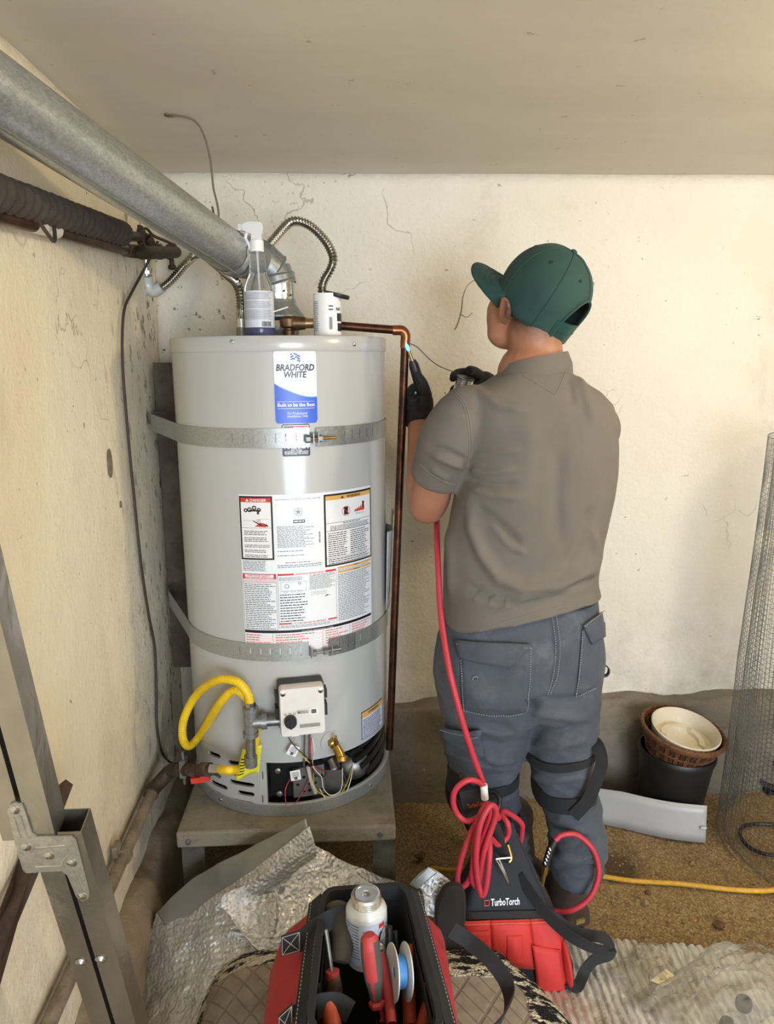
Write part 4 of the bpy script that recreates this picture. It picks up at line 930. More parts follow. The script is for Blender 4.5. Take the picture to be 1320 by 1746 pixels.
MB().lathe([(0, .196), (.0165, .196), (.0165, .222), (.013, .226), (0, .226)], sp0, seg=30).build('collar', M_white, sbt)
hd = sp0 + V((0, 0, .226)); tr = MB()
tr.rings([[hd + V((x, y, z)) for x, y, z in ((-.012 * w2 + cx, -.010, z0), (.012 * w2 + cx, -.010, z0), (.012 * w2 + cx, .010, z0), (-.012 * w2 + cx, .010, z0))] for z0, w2, cx in ((-.004, 1, 0), (.010, 1.0, .001), (.018, 1.9, -.006), (.028, 2.1, -.008), (.034, 1.9, -.007), (.038, 1.2, -.004))])
tr.box(hd + V((-.034, 0, .026)), (.016, .013, .015)).build('trigger_head', plain('spray_white', '#d3d4d4', .4, var=.02), sbt, angle=25)
MB().tube(spline([hd + V((-.022, 0, .016)), hd + V((-.026, 0, .002)), hd + V((-.019, 0, -.014)), hd + V((-.024, 0, -.03))], 5), .0045, 8).build('trigger', M_white, sbt)
MB().tube([sp0 + V((.004, 0, .02)), sp0 + V((0, 0, .2))], .002, 6).build('dip_tube', M_white, sbt)
tb0 = aty(559, 575, 1.885); tb0.z = ZT
tub = thing('flux_tub', tb0, 'small white plastic tub with black lid leaning open on the tank', 'tub')
MB().lathe([(0, 0), (.032, 0), (.0335, .003), (.034, .088), (.0335, .09), (.0335, .0985), (.031, .0985), (.0315, .006), (0, .006)], tb0, seg=36).build('tub_body', M_white, tub)
lc = aty(574, 507, 1.885); MB().lathe([(0, 0), (.029, 0), (.0305, .002), (.0305, .009), (.028, .010), (0, .010)], lc, (.22, -.05, 1), 32).build('lid', M_black, tub)
m, m2 = MB(), MB()
for k in range(17): lab_rect(m, tb0, .0343, -1.15, -.62 - random.random() * .1, .078 - k * .0042, .0795 - k * .0042)
a = .15
while a < .42: wd = random.uniform(.01, .03); lab_rect(m2, tb0, .0345, a, a + wd, .014, .043); a += wd + random.uniform(.012, .03)
for z0, z1 in ((.058, .062), (.066, .070)): lab_rect(m, tb0, .0345, .13, .45, z0, z1)
lab_rect(m2, tb0, .0345, .78, 1.45, .033, .052); lab_rect(m2, tb0, .0345, .82, 1.4, .010, .029)
vs, fs = text('NO', .010, 'LEFT', bold=.0003); o_ = len(m2.v); m2.add([V((tb0.x + .0347 * math.sin(.68 + x / .034), tb0.y - .0347 * math.cos(.68 + x / .034), tb0.z + .058 + y)) for x, y in vs], fs)
m.build('blue_print', plain('tub_ink', '#5b6472', .5), tub, smooth=False)['kind'] = 'stuff'; m2.build('black_print', K_, tub, smooth=False)['kind'] = 'stuff'
# ================================================================== PERSON
def fabric(name, a, b, scale=6, bump=.25, rough=.85, weave=900, extra=None):
    t = NT(name); c = t.ramp(t.noise(scale, 6, .6), [(.3, lin(a)), (.7, lin(b))])
    if extra: c = t.mix(t.math('MULTIPLY', t.ramp(t.noise(extra[1], 7, .7), [(.52, (0, 0, 0)), (.72, (1, 1, 1))]), extra[2]), c, lin(extra[0]))
    t.bump(t.math('ADD', t.math('MULTIPLY', t.noise(weave, 2), .25), t.noise(26, 4)), bump, .004)
    return t.fin(c, rough, 0, Sheen_Weight=.04)
M_shirt = fabric('taupe_knit', '#635d56', '#6d675e', 5, .18)
M_trou = fabric('worn_blue_grey_cotton', '#3f444e', '#4d535d', 9, .45, .9, 700, ('#7f8288', 7, .35))
M_cap = fabric('green_cap_cloth', '#1e3e3a', '#254742', 8, .12)
M_capi = plain('cap_inside', '#16302c', .9)
M_strapk = fabric('black_webbing', '#16181c', '#1f2126', 20, .3)
M_boot = fabric('brown_boot_leather', '#3a2c24', '#4a3a30', 12, .4, .7)
M_sole = plain('boot_sole', '#2a231c', .8)
M_glove = fabric('black_glove', '#131417', '#1d1f22', 20, .3, .8)
M_hair = plain('dark_hair', '#241a15', .7, 0, .3, 200, .5, 400)
M_thread = plain('pale_thread', '#8c9096', .8); M_dthread = plain('dark_thread', '#34383f', .8); M_sthread = plain('shirt_thread', '#7a736a', .8)

person = thing('person', (.45, 1.76, 0), 'person in green cap, grey polo shirt and blue grey work trousers soldering a pipe', 'person')
def ringpx(xl, xr, py, Y, b, n=36, p=2.4, sh=0.0, tilt=0.0):
    L, R_ = aty(xl, py, Y), aty(xr, py, Y); c = (L + R_) / 2; a = (R_ - L).length / 2; ux = (R_ - L).normalized(); out = []
    for k in range(n):
        t = 2 * PI * k / n; cs, sn = math.cos(t), math.sin(t); e = 2 / p
        out.append(c + ux * (a * math.copysign(abs(cs) ** e, cs)) + V((0, 1, 0)) * (b * math.copysign(abs(sn) ** e, sn) + sh) + V((0, 0, tilt * math.copysign(abs(sn) ** e, sn))))
    return out
def limb(m, pts, rads, seg=20, flat=None, caps=True, n=6):
    s_ = spline(pts, n); rr = []
    for i in range(len(pts) - 1):
        for k in range(n): rr.append(rads[i] + (rads[i + 1] - rads[i]) * (k / n))
    rr.append(rads[-1]); m.tube(s_, rr, seg, flat=flat)
    if caps:
        for q, r in ((s_[0], rr[0]), (s_[-1], rr[-1])): m.ell(q, (r, r, r), nu=seg, nv=10)
def fold(me, folds):
    """cloth folds: polyline (pixels), amplitude, width (m) -> moves nearby vertices along their normals"""
    me.update(); cur = []
    for pts, amp, wd in folds:
        pts = [V((x, y)) for x, y in pts]; cur.append((pts, amp, wd, min(p.x for p in pts) - 40, max(p.x for p in pts) + 40, min(p.y for p in pts) - 40, max(p.y for p in pts) + 40))
    nr = [v.normal.copy() for v in me.vertices]
    for v in me.vertices:
        if nr[v.index].y > .35: continue
        x, y = proj(v.co); d = 0.0
        for pts, amp, wd, x0, x1, y0, y1 in cur:
            if not (x0 < x < x1 and y0 < y < y1): continue
            best = 1e9; bt = 0; L = len(pts) - 1
            for i in range(L):
                a, b = pts[i], pts[i + 1]; ab = b - a; t = max(0, min(1, (V((x, y)) - a).dot(ab) / max(1e-6, ab.length_squared))); q = a + ab * t
                dd = (V((x, y)) - q).length
                if dd < best: best = dd; bt = (i + t) / L
            s = best / (wd * 620)
            if s < 3: d += 2.3 * amp * math.exp(-s * s) * min(1, 5 * min(bt, 1 - bt) + .15)
        v.co += nr[v.index] * d
    me.update()
def cloth_noise(me, a, sc, seed=0):
    nr = [v.normal.copy() for v in me.vertices]
    for v in me.vertices: v.co += nr[v.index] * a * fbm((v.co.x * sc[0] + seed, v.co.y * sc[1], v.co.z * sc[2]), 3)
    me.update()

# ---- joints
shL, elL, wrL = aty(778, 715, 1.72), aty(729, 862, 1.83), aty(716, 722, 1.94)
shR, elR, wrR = aty(1018, 705, 1.77), aty(1000, 770, 2.02), aty(838, 672, 2.06)
HY = rad(38); ht = rad(14)
hf0 = V((-math.sin(HY), math.cos(HY), 0)); hf = hf0 * math.cos(ht) + V((0, 0, 1)) * math.sin(ht); hu = V((0, 0, 1)) * math.cos(ht) - hf0 * math.sin(ht); hl = hu.cross(hf).normalized()
H0 = aty(899, 522, 1.78)
def hp_(f, l, u): return H0 + hf * f + hl * l + hu * u
HM = Matrix((hf, hl, hu)).transposed()
PLOC = (0, 0, 0)
t = NT('skin'); _c = t.ramp(t.noise(9, 5), [(.3, lin('#9c6a50')), (.7, lin('#ad7b60'))]); _c = t.mix(t.math('MULTIPLY', t.noise(60, 3), .15), _c, lin('#8a5542')); 
_rel = t.n('VectorMath', operation='SUBTRACT'); t.put(_rel.inputs[0], t.co); _rel.inputs[1].default_value = H0 - V(PLOC)
def _dot(vec):
    d_ = t.n('VectorMath', operation='DOT_PRODUCT'); t.put(d_.inputs[0], _rel.outputs[0]); d_.inputs[1].default_value = vec; return d_.outputs['Value']
_h1 = t.n('MapRange'); t.put(_h1.inputs[0], t.math('ADD', _dot(hf), t.math('MULTIPLY', t.noise(90, 3), .012))); _h1.inputs[1].default_value = .008; _h1.inputs[2].default_value = -.012
_h2 = t.n('MapRange'); t.put(_h2.inputs[0], t.math('ADD', _dot(hu), t.math('MULTIPLY', t.noise(70, 3), .02))); _h2.inputs[1].default_value = -.060; _h2.inputs[2].default_value = -.020
_c = t.mix(t.math('MULTIPLY', t.math('MULTIPLY', _h1.outputs[0], _h2.outputs[0]), .8), _c, lin('#2c1f19'))   # short cropped hair
t.bump(t.noise(240, 3), .12, .001)
M_skin = t.fin(_c, .5, 0, Subsurface_Weight=.08, Subsurface_Radius=(.01, .004, .002))
sk_ = MB()
sk_.ell(hp_(-.012, 0, .025), (.080, .061, .076), HM, 24, 16)              # skull
sk_.ell(hp_(.040, 0, -.024), (.052, .067, .080), HM, 24, 14)              # face
sk_.ell(hp_(.040, 0, -.070), (.044, .058, .040), HM, 20, 12)              # jaw
sk_.ell(hp_(.068, 0, -.093), (.018, .022, .014), HM, 16, 10)              # chin
sk_.ell(hp_(.050, .040, -.022), (.030, .022, .026), HM, 14, 10); sk_.ell(hp_(.050, -.040, -.022), (.030, .022, .026), HM, 14, 10)   # cheekbones
sk_.tube([hp_(.082, 0, .008), hp_(.098, 0, -.012), hp_(.106, 0, -.028)], [.007, .009, .013], 10); sk_.ell(hp_(.104, 0, -.030), (.011, .015, .010), HM, 12, 8)   # nose
sk_.ell(hp_(.078, 0, .016), (.014, .048, .010), HM, 14, 8)                # brow
sk_.ell(hp_(.082, 0, -.058), (.010, .022, .006), HM, 12, 8); sk_.ell(hp_(.080, 0, -.068), (.010, .019, .006), HM, 12, 8)   # lips
limb(sk_, [hp_(-.030, 0, -.045), aty(915, 608, 1.765), aty(912, 655, 1.75)], [.060, .061, .070], 24)
for s in (1, -1):
    E3 = Matrix((hf, hl * s, hu)).transposed()
    sk_.ell(hp_(-.004, .076 * s, -.016), (.017, .009, .031), HM @ Matrix.Rotation(.2, 3, 'Y'), 14, 10); sk_.tube(spline([hp_(.008, .074 * s, -.036), hp_(.010, .080 * s, -.012), hp_(.002, .086 * s, .012), hp_(-.014, .087 * s, .008), hp_(-.018, .084 * s, -.014), hp_(-.008, .078 * s, -.038)], 4), .0055, 8)
# arms
limb(sk_, [shL, shL.lerp(elL, .5) + V((-.004, 0, 0)), elL.lerp(shL, .12), elL], [.036, .044, .050, .047], 20)
limb(sk_, [elL, elL.lerp(wrL, .25) + V((0, -.004, .0)), elL.lerp(wrL, .6), wrL, wrL + (wrL - elL) * .12], [.047, .049, .040, .031, .029], 20)
limb(sk_, [shR, shR.lerp(elR, .5), elR], [.036, .046, .045], 20); limb(sk_, [elR, elR.lerp(wrR, .4), wrR, wrR + (wrR - elR) * .08], [.045, .043, .030, .028], 20)
limb(sk_, [aty(905, 640, 1.76), aty(905, 900, 1.78)], [.08, .10], 16)     # trunk under the shirt
body_ = mkobj('body', remesh(sk_, .0055, 5), M_skin, person)
for s in (1, -1):
    e_ = MB().ell(hp_(.071, .031 * s, -.002), (.011, .012, .010), HM, 14, 10).build('eye', plain('eye_white', '#d8d3cc', .2), person)
    MB().ell(hp_(.080, .031 * s, -.002), (.003, .0055, .0055), HM, 10, 8).build('iris', plain('iris', '#241610', .15), e_)
    MB().tube(spline([hp_(.080, .014 * s, .014), hp_(.077, .030 * s, .018), hp_(.068, .044 * s, .013)], 4), .0035, 6).build('eyebrow', M_hair, person)
hr = MB(); hr.ell(hp_(-.013, 0, .022), (.0835, .0640, .079), HM, 28, 18)
hme = hr.mesh(); hbm = bmesh.new(); hbm.from_mesh(hme)
bmesh.ops.bisect_plane(hbm, geom=hbm.verts[:] + hbm.edges[:] + hbm.faces[:], plane_co=hp_(.012, 0, 0), plane_no=hf, clear_outer=True)
bmesh.ops.bisect_plane(hbm, geom=hbm.verts[:] + hbm.edges[:] + hbm.faces[:], plane_co=hp_(0, 0, -.046), plane_no=-hu + hf * .35, clear_outer=True)
hbm.to_mesh(hme); hbm.free(); mkobj('hair', hme, M_hair, person)

# ---- cap
CY, ct_ = rad(50), rad(37)
cf0 = V((-math.sin(CY), math.cos(CY), 0)); cfw = cf0 * math.cos(ct_) + V((0, 0, 1)) * math.sin(ct_); cu = V((0, 0, 1)) * math.cos(ct_) - cf0 * math.sin(ct_); cl_ = cu.cross(cfw).normalized()
C0 = aty(930, 502, 1.775)
def cp(f, l, u): return C0 + cfw * f + cl_ * l + cu * u
capo = thing('cap_anchor', C0, 'x', 'x'); bpy.data.objects.remove(capo)
NU, NV = 72, 26
cv, cfaces = [], []
def dome(a, t, k=1.0):     # a: 0 = front, t: 0 crown .. 1 rim
    th = t * rad(108); r = math.sin(min(th, PI / 2)) ; ex = .88
    up = .108 * math.cos(th) if th < PI / 2 else -.060 * (th - PI / 2) / rad(18)
    fr_ = (.104 if math.cos(a) < 0 else .108) * k; sd_ = .0945 * k
    r = math.sin(th) ** ex if th < PI / 2 else 1 - .03 * (th - PI / 2) / rad(18)
    bulge = 1 + .012 * abs(math.sin(3 * a)) * math.sin(th)
    return cp(fr_ * r * math.cos(a) * bulge, sd_ * r * math.sin(a) * bulge, up * k)
def in_arch(a, t):
    da = abs((a - PI + PI) % (2 * PI) - PI); e = ((da / .55) ** 2 + ((1.0 - t) / .40) ** 2); return e < 1
m = MB(); keep = []
for j in range(NV + 1):
    for i in range(NU): m.v.append(dome(2 * PI * i / NU, max(.001, j / NV)))
for j in range(NV):
    for i in range(NU):
        a_ = 2 * PI * (i + .5) / NU; t_ = (j + .5) / NV
        if in_arch(a_, t_): continue
        m.f.append((j * NU + i, j * NU + (i + 1) % NU, (j + 1) * NU + (i + 1) % NU, (j + 1) * NU + i))
# snap the arch border to a smooth curve
for j in range(NV + 1):
    for i in range(NU):
        a_ = 2 * PI * i / NU; t_ = j / NV; da = (a_ + PI) % (2 * PI) - PI; da = a_ - PI
        e = math.sqrt((da / .55) ** 2 + ((1 - t_) / .40) ** 2)
        if .80 < e < 1.12: m.v[j * NU + i] = dome(PI + da / e, 1 - (1 - t_) / e)
crown = m.build('cap', M_cap, person); solidify(crown, .0025, -1)
MB().ell(cp(0, 0, .110), (.008, .008, .005), Matrix((cfw, cl_, cu)).transposed(), 12, 8).build('button', M_cap, crown)
for k in range(6):
    a_ = k * PI / 3; pts = [dome(a_, .02 + t * (.5 if k == 3 else .97) / 24 * 1.0, 1.006) for t in range(25)]
    if k == 3: pts = [dome(a_, .02 + t * .56 / 24, 1.006) for t in range(25)]
    MB().tube(pts, .0012, 6).build('seam', M_cap, crown)
    ye = dome(a_ + PI / 6, .42, 1.008); nn = (ye - C0).normalized()
    MB().lathe([(.0018, 0), (.0042, 0), (.0036, .0012), (.0018, .001)], ye, nn, 12).build('eyelet', M_capi, crown)
pts = [dome(PI + .55 * math.cos(x), 1 - .40 * math.sin(x), 1.01) for x in [PI * k / 24 for k in range(25)]]
MB().tube(pts, .0032, 8).build('arch_binding', M_cap, crown)
R = []
for k in range(21):
    a_ = PI - .62 + 1.24 * k / 20; q0, q1 = dome(a_, 1.0, 1.015), dome(a_, .86, 1.015); q2_, q3 = dome(a_, .86, .995), dome(a_, 1.0, .995); R.append([q0 - cu * .004, q1 - cu * .002, q2_ - cu * .002, q3 - cu * .004])
so_ = MB().rings(R).build('snap_strap', plain('cap_plastic', '#1d4540', .5), crown)
for k in range(8):
    a_ = PI - .45 + .9 * k / 7; q = dome(a_, .93, 1.018) - cu * .003; MB().lathe([(0, .0004), (.0026, .0004), (.0026, -.001)], q, (q - C0).normalized(), 8, cap=False).build('snap_stud', MATS['cap_plastic'], so_)
def bill(u, v):
    a = (u - .5) * 2.3; base = dome(a, .93, 1.0); ex = .085 * (1 - (abs(u - .5) * 2) ** 8)
    return base + (cfw * ex - cl_ * 0) * v + cu * (-.006 * v * v - .030 * v * (2 * u - 1) ** 2)
bo_ = MB().grid(bill, 28, 10).build('bill', M_cap, crown); solidify(bo_, .004, 0)
for q in (.35, .55, .75, .92): MB().tube([bill(.04 + .92 * k / 24, q) + cu * .0024 for k in range(25)], .0008, 5).build('bill_stitch', M_cap, bo_)

# ---- shirt
Yt = 1.76
sh = MB()
sh.rings([ringpx(*a) for a in ((866, 962, 628, 1.745, .066), (835, 990, 648, 1.745, .082), (795, 1022, 668, 1.75, .098), (778, 1042, 690, 1.755, .112), (776, 1048, 720, 1.76, .122), (786, 1050, 760, 1.765, .128), (784, 1048, 800, 1.77, .132), (776, 1043, 840, 1.77, .134),
                               (768, 1034, 880, 1.772, .134), (760, 1024, 930, 1.775, .132), (757, 1018, 965, 1.78, .134), (757, 1016, 990, 1.785, .138), (757, 1020, 1004, 1.785, .142), (757, 1021, 1012, 1.785, .145))])
limb(sh, [aty(795, 705, 1.735), aty(768, 748, 1.745), shL.lerp(elL, .42), shL.lerp(elL, .66)], [.070, .072, .069, .068], 24, caps=False)
limb(sh, [aty(1000, 712, 1.76), aty(1018, 732, 1.80), shR.lerp(elR, .55)], [.056, .058, .060], 24, caps=False)
sh.ell(aty(797, 700, 1.735), (.066, .066, .060)); sh.ell(aty(1000, 714, 1.755), (.060, .066, .062))
me = remesh(sh, .0062, 6)
for v in me.vertices:      # hem dips to a longer tail on the left
    x, y = proj(v.co)
    if y > 975 and v.co.z < 1.1:
        k = max(0, min(1, (y - 975) / 45)); v.co.z -= k * .080 * max(0, min(1, (1000 - x) / 225)) ** 1.25
cloth_noise(me, .0022, (9, 9, 5), 3)
fold(me, [([(800, 850), (805, 900), (822, 945), (850, 985), (890, 1003), (950, 998), (1000, 972), (1018, 940)], .0075, .016),
          ([(780, 990), (830, 1020), (890, 1030), (960, 1012), (1015, 985)], -.0055, .010),
          ([(790, 1012), (850, 1032), (900, 1030)], .0045, .008), ([(860, 1022), (930, 1018), (1000, 1000)], .005, .010),
          ([(800, 800), (830, 806), (880, 800)], .0035, .008), ([(795, 815), (835, 828), (885, 826)], -.0035, .008), ([(800, 832), (840, 846), (890, 848)], .0035, .009),
          ([(795, 780), (850, 772), (890, 765)], .0025, .010), ([(808, 860), (860, 905), (890, 935)], -.004, .014),
          ([(830, 880), (865, 925), (900, 945)], .003, .010), ([(1010, 860), (985, 930), (960, 970)], -.004, .016),
          ([(955, 760), (950, 850), (955, 930)], -.003, .020), ([(905, 700), (900, 800), (890, 880)], .002, .03),
          ([(800, 655), (850, 690), (900, 700)], .003, .012), ([(985, 640), (1000, 680), (1010, 720)], .0035, .010), ([(970, 640), (978, 690)], -.003, .008),
          ([(735, 775), (770, 790), (795, 798)], .004, .008), ([(728, 760), (765, 770), (796, 785)], -.003, .007), ([(735, 800), (765, 818)], .003, .008),
          ([(765, 900), (770, 960), (768, 1020)], .004, .012), ([(1012, 900), (1018, 950), (1008, 990)], .004, .010)])
shirt = mkobj('shirt', me, M_shirt, person, angle=80)
def bvh(o): return BVHTree.FromPolygons([v.co.copy() for v in o.data.vertices], [tuple(p.vertices) for p in o.data.polygons])
def hit(B, px, py, off=0.0):
    r = B.ray_cast(EYE, ray(px, py).normalized())
    if r[0] is None: return None
    return r[0] + r[1] * off
def seam(B, pts, r, name, mat, parent, off=.0005, step=.006, dash=None):
    pp = [hit(B, x, y, off) for x, y in [(q.x, q.y) for q in spline([V((a, b, 0)) for a, b in pts], 6)]]
    pp = [p for p in pp if p is not None]
    if len(pp) < 2: return None
    if not dash: return MB().tube(pp, r, 6).build(name, mat, parent)
    pp = resample(pp, dash); m = MB()
    for i in range(0, len(pp) - 1, 2): m.tube([pp[i], pp[i + 1]], r, 5)
    o = m.build(name, mat, parent); o['kind'] = 'stuff'; return o
def patch(B, corners, off, name, mat, parent, nu=10, nv=10, th=.003, bulge=0.0):
    """cloth patch laid on a surface: 4 pixel corners (tl, tr, br, bl)"""
    c = [V((x, y)) for x, y in corners]; m = MB(); last = [V((0, 0, 0))]
    def fn(u, v):
        q = c[0].lerp(c[1], u).lerp(c[3].lerp(c[2], u), v); h_ = hit(B, q.x, q.y, off + bulge * math.sin(PI * u) * math.sin(PI * v))
        if h_ is None: h_ = last[0]
        last[0] = h_; return h_
    m.grid(fn, nu, nv); o = m.build(name, mat, parent); solidify(o, th, 0); return o
BS = bvh(shirt)
# collar
cr = []
for k in range(25):
    a = rad(-150) + rad(300) * k / 24       # 0 = back
    cc = aty(912, 632, 1.752); rx_, ry_ = .078, .072; dx = math.sin(a); dy = -math.cos(a)
    up = .012 - .010 * (1 - math.cos(a)); lean = V((dx * .012, dy * .012, 0))
    rot = rad(18); X_ = dx * rx_ * math.cos(rot) - dy * ry_ * math.sin(rot); Y_ = dx * rx_ * math.sin(rot) + dy * ry_ * math.cos(rot)
    b0 = cc + V((X_ * 1.17, Y_ * 1.17, -.026 - .012 * abs(math.sin(a)) + .01 * math.cos(a) + .012 * dx)); b1 = cc + V((X_ * .97, Y_ * .97, .026 + up + .012 * dx)); b2 = cc + V((X_ * .90, Y_ * .90, .022 + up + .012 * dx)); b3 = cc + V((X_ * .92, Y_ * .92, -.03))
    cr.append([b0, b0.lerp(b1, .55) + V((X_ * .05, Y_ * .05, .004)), b1, b2, b3])
MB().rings(cr).build('collar', M_shirt, shirt, angle=80)
seam(BS, [(893, 640), (920, 656), (947, 673)], .0009, 'yoke_seam', M_sthread, shirt); seam(BS, [(947, 673), (956, 655), (964, 632)], .0009, 'yoke_seam', M_sthread, shirt)
for pts in ([(770, 668), (790, 690), (799, 730), (800, 770), (797, 795)], [(774, 666), (794, 690), (803, 730), (804, 770)]): seam(BS, pts, .0011, 'armhole_seam', M_sthread, shirt)
# sleeve hem
seam(BS, [(717, 792), (735, 808), (760, 822), (776, 826)], .0014, 'sleeve_hem', M_sthread, shirt)
seam(BS, [(778, 1078), (800, 1082), (870, 1058), (940, 1038), (1010, 1030)], .0012, 'bottom_hem', M_sthread, shirt)

# ---- trousers
tr_ = MB()
tr_.rings([ringpx(*a) for a in ((768, 1014, 1015, 1.785, .128), (760, 1020, 1050, 1.785, .138), (748, 1024, 1085, 1.785, .146), (740, 1026, 1120, 1.785, .150), (738, 1024, 1150, 1.785, .148), (745, 1018, 1185, 1.785, .138), (780, 1000, 1208, 1.785, .11))])
tr_.rings([ringpx(*a) for a in ((742, 890, 1130, 1.785, .12), (742, 905, 1170, 1.79, .128), (750, 904, 1205, 1.795, .122), (758, 902, 1235, 1.80, .112), (760, 896, 1265, 1.81, .104), (764, 886, 1295, 1.83, .097), (768, 878, 1325, 1.85, .094), (776, 882, 1355, 1.865, .088), (792, 890, 1390, 1.88, .084), (808, 900, 1430, 1.895, .080), (822, 908, 1465, 1.91, .074), (828, 912, 1488, 1.92, .072))])
tr_.rings([ringpx(*a) for a in ((885, 1024, 1130, 1.785, .12), (888, 1022, 1170, 1.785, .126), (896, 1016, 1205, 1.785, .118), (898, 1012, 1240, 1.785, .108), (898, 1008, 1270, 1.785, .102), (902, 1008, 1300, 1.785, .097), (914, 1010, 1335, 1.78, .092), (924, 1022, 1370, 1.765, .092), (934, 1030, 1405, 1.75, .093), (938, 1030, 1440, 1.74, .090), (938, 1026, 1470, 1.735, .084), (944, 1016, 1490, 1.73, .078))])
me = remesh(tr_, .0068, 5); cloth_noise(me, .0055, (7, 7, 11), 9)
for v in me.vertices:
    if v.co.z < .62:
        q = v.co; rg = 1 - abs(fbm((q.x * 5 + 3, q.y * 5, q.z * 16 + q.x * 5), 3)); v.co += v.normal * .007 * (rg ** 3 - .4) * min(1, (.62 - q.z) / .08)
me.update()
fold(me, [([(905, 1205), (930, 1190), (960, 1195), (1010, 1185)], -.005, .010), ([(900, 1215), (940, 1218), (1000, 1225)], .006, .012), ([(905, 1240), (950, 1250), (1010, 1235)], -.005, .010), ([(905, 1265), (950, 1272), (1005, 1258)], .005, .010),
          ([(800, 1235), (850, 1250), (900, 1240)], .006, .012), ([(820, 1265), (860, 1275), (895, 1262)], -.006, .010), ([(820, 1285), (850, 1298), (885, 1290)], .006, .012), ([(840, 1220), (880, 1225), (905, 1215)], -.005, .010),
          ([(945, 1395), (975, 1402), (1015, 1380)], .004, .012), ([(940, 1430), (980, 1440), (1022, 1420)], -.005, .012), ([(940, 1455), (980, 1466), (1022, 1450)], .007, .010), ([(945, 1478), (985, 1486), (1015, 1478)], -.005, .008),
          ([(905, 1320), (940, 1330), (1000, 1322)], .004, .010), ([(940, 1050), (946, 1120), (935, 1190)], -.004, .010), ([(900, 1200), (915, 1215)], -.012, .016),
          ([(775, 1110), (790, 1160), (830, 1205)], .003, .02), ([(820, 1420), (860, 1436), (905, 1425)], .005, .012), ([(825, 1455), (865, 1466), (905, 1456)], -.005, .010)])
trou = mkobj('trousers', me, M_trou, person, angle=80)
BT = bvh(trou)
# pockets, flaps, seams, belt loop
pk = patch(BT, [(785, 1096), (906, 1100), (898, 1214), (790, 1210)], .003, 'back_pocket', M_trou, trou, 14, 14, .003)
fl = patch(BT, [(780, 1092), (906, 1096), (870, 1138), (786, 1122)], .012, 'pocket_flap', M_trou, trou, 14, 8, .003, .006)
bx_ = [(828, 1113), (848, 1114), (848, 1127), (828, 1126)]
for a, b in ((0, 1), (1, 2), (2, 3), (3, 0), (0, 2), (1, 3)): seam(BT, [bx_[a], bx_[b]], .0009, 'stitched_cross', M_dthread, fl, .014)
seam(BT, [(784, 1098), (845, 1106), (904, 1102)], .0012, 'stitching', M_thread, fl, .013, dash=.003)
for pts in ([(786, 1126), (790, 1170), (792, 1208)], [(905, 1104), (903, 1160), (897, 1212)], [(792, 1210), (845, 1219), (897, 1213)]): seam(BT, pts, .0013, 'pocket_seam', M_thread, pk, .005, dash=.003)
hh = hit(BT, 811, 1155, .006); 
if hh: MB().ell(hh, (.005, .002, .004), None, 8, 6).build('hole', M_dthread, pk); MB().tube([hh + V((-.006, -.001, -.003)), hh + V((-.004, -.002, .004)), hh + V((.004, -.002, .005)), hh + V((.006, -.001, 0))], .0012, 5).build('frayed_edge', M_thread, pk)
pk2 = patch(BT, [(992, 1072), (1022, 1066), (1016, 1170), (982, 1186)], .003, 'back_pocket', M_trou, trou, 8, 14, .003)
fl2 = patch(BT, [(990, 1066), (1024, 1040), (1026, 1085), (1005, 1098)], .009, 'pocket_flap', M_trou, trou, 8, 8, .003, .006)
seam(BT, [(991, 1076), (988, 1130), (981, 1186)], .0013, 'pocket_seam', M_thread, pk2, .005, dash=.003); seam(BT, [(981, 1186), (1014, 1172)], .0013, 'pocket_seam', M_thread, pk2, .005, dash=.003)
seam(BT, [(992, 1066), (1012, 1050), (1022, 1042)], .0013, 'stitching', M_thread, fl2, .012, dash=.003)
for dx in (0, 7): seam(BT, [(941 + dx, 1046), (948 + dx, 1100), (944 + dx, 1150), (934 + dx * .6, 1185)], .0011, 'seat_seam', M_thread, trou, .0008, dash=.003)
patch(BT, [(890, 1050), (901, 1050), (901, 1060), (890, 1060)], .006, 'belt_loop', M_trou, trou, 3, 3, .004)
cg = patch(BT, [(762, 1240), (818, 1246), (826, 1288), (764, 1284)], .008, 'cargo_pocket', M_trou, trou, 8, 8, .006, .008)
cf_ = patch(BT, [(760, 1236), (820, 1244), (818, 1262), (762, 1256)], .016, 'cargo_flap', M_trou, trou, 8, 4, .003, .004)
seam(BT, [(763, 1240), (818, 1247)], .0012, 'stitching', M_thread, cf_, .021, dash=.003)
lp = aty(1028, 1142, 1.80); MB().strap(spline([lp + V((-.012, 0, .02)), lp + V((.012, -.006, .008)), lp + V((.010, -.006, -.012)), lp + V((-.012, 0, -.018))], 4), .012, .003, V((0, 1, 0))).build('hammer_loop', M_trou, trou)
q = aty(1018, 1045, 1.78); MB().hexa([q + V((-.03, -.005, -.05)), q + V((.012, 0, -.04)), q + V((.012, .012, -.04)), q + V((-.03, .012, -.05))], [q + V((-.02, -.005, .015)), q + V((.0, 0, .0)), q + V((.0, .012, .0)), q + V((-.02, .012, .015))]).build('front_pocket_edge', M_trou, trou, smooth=False)
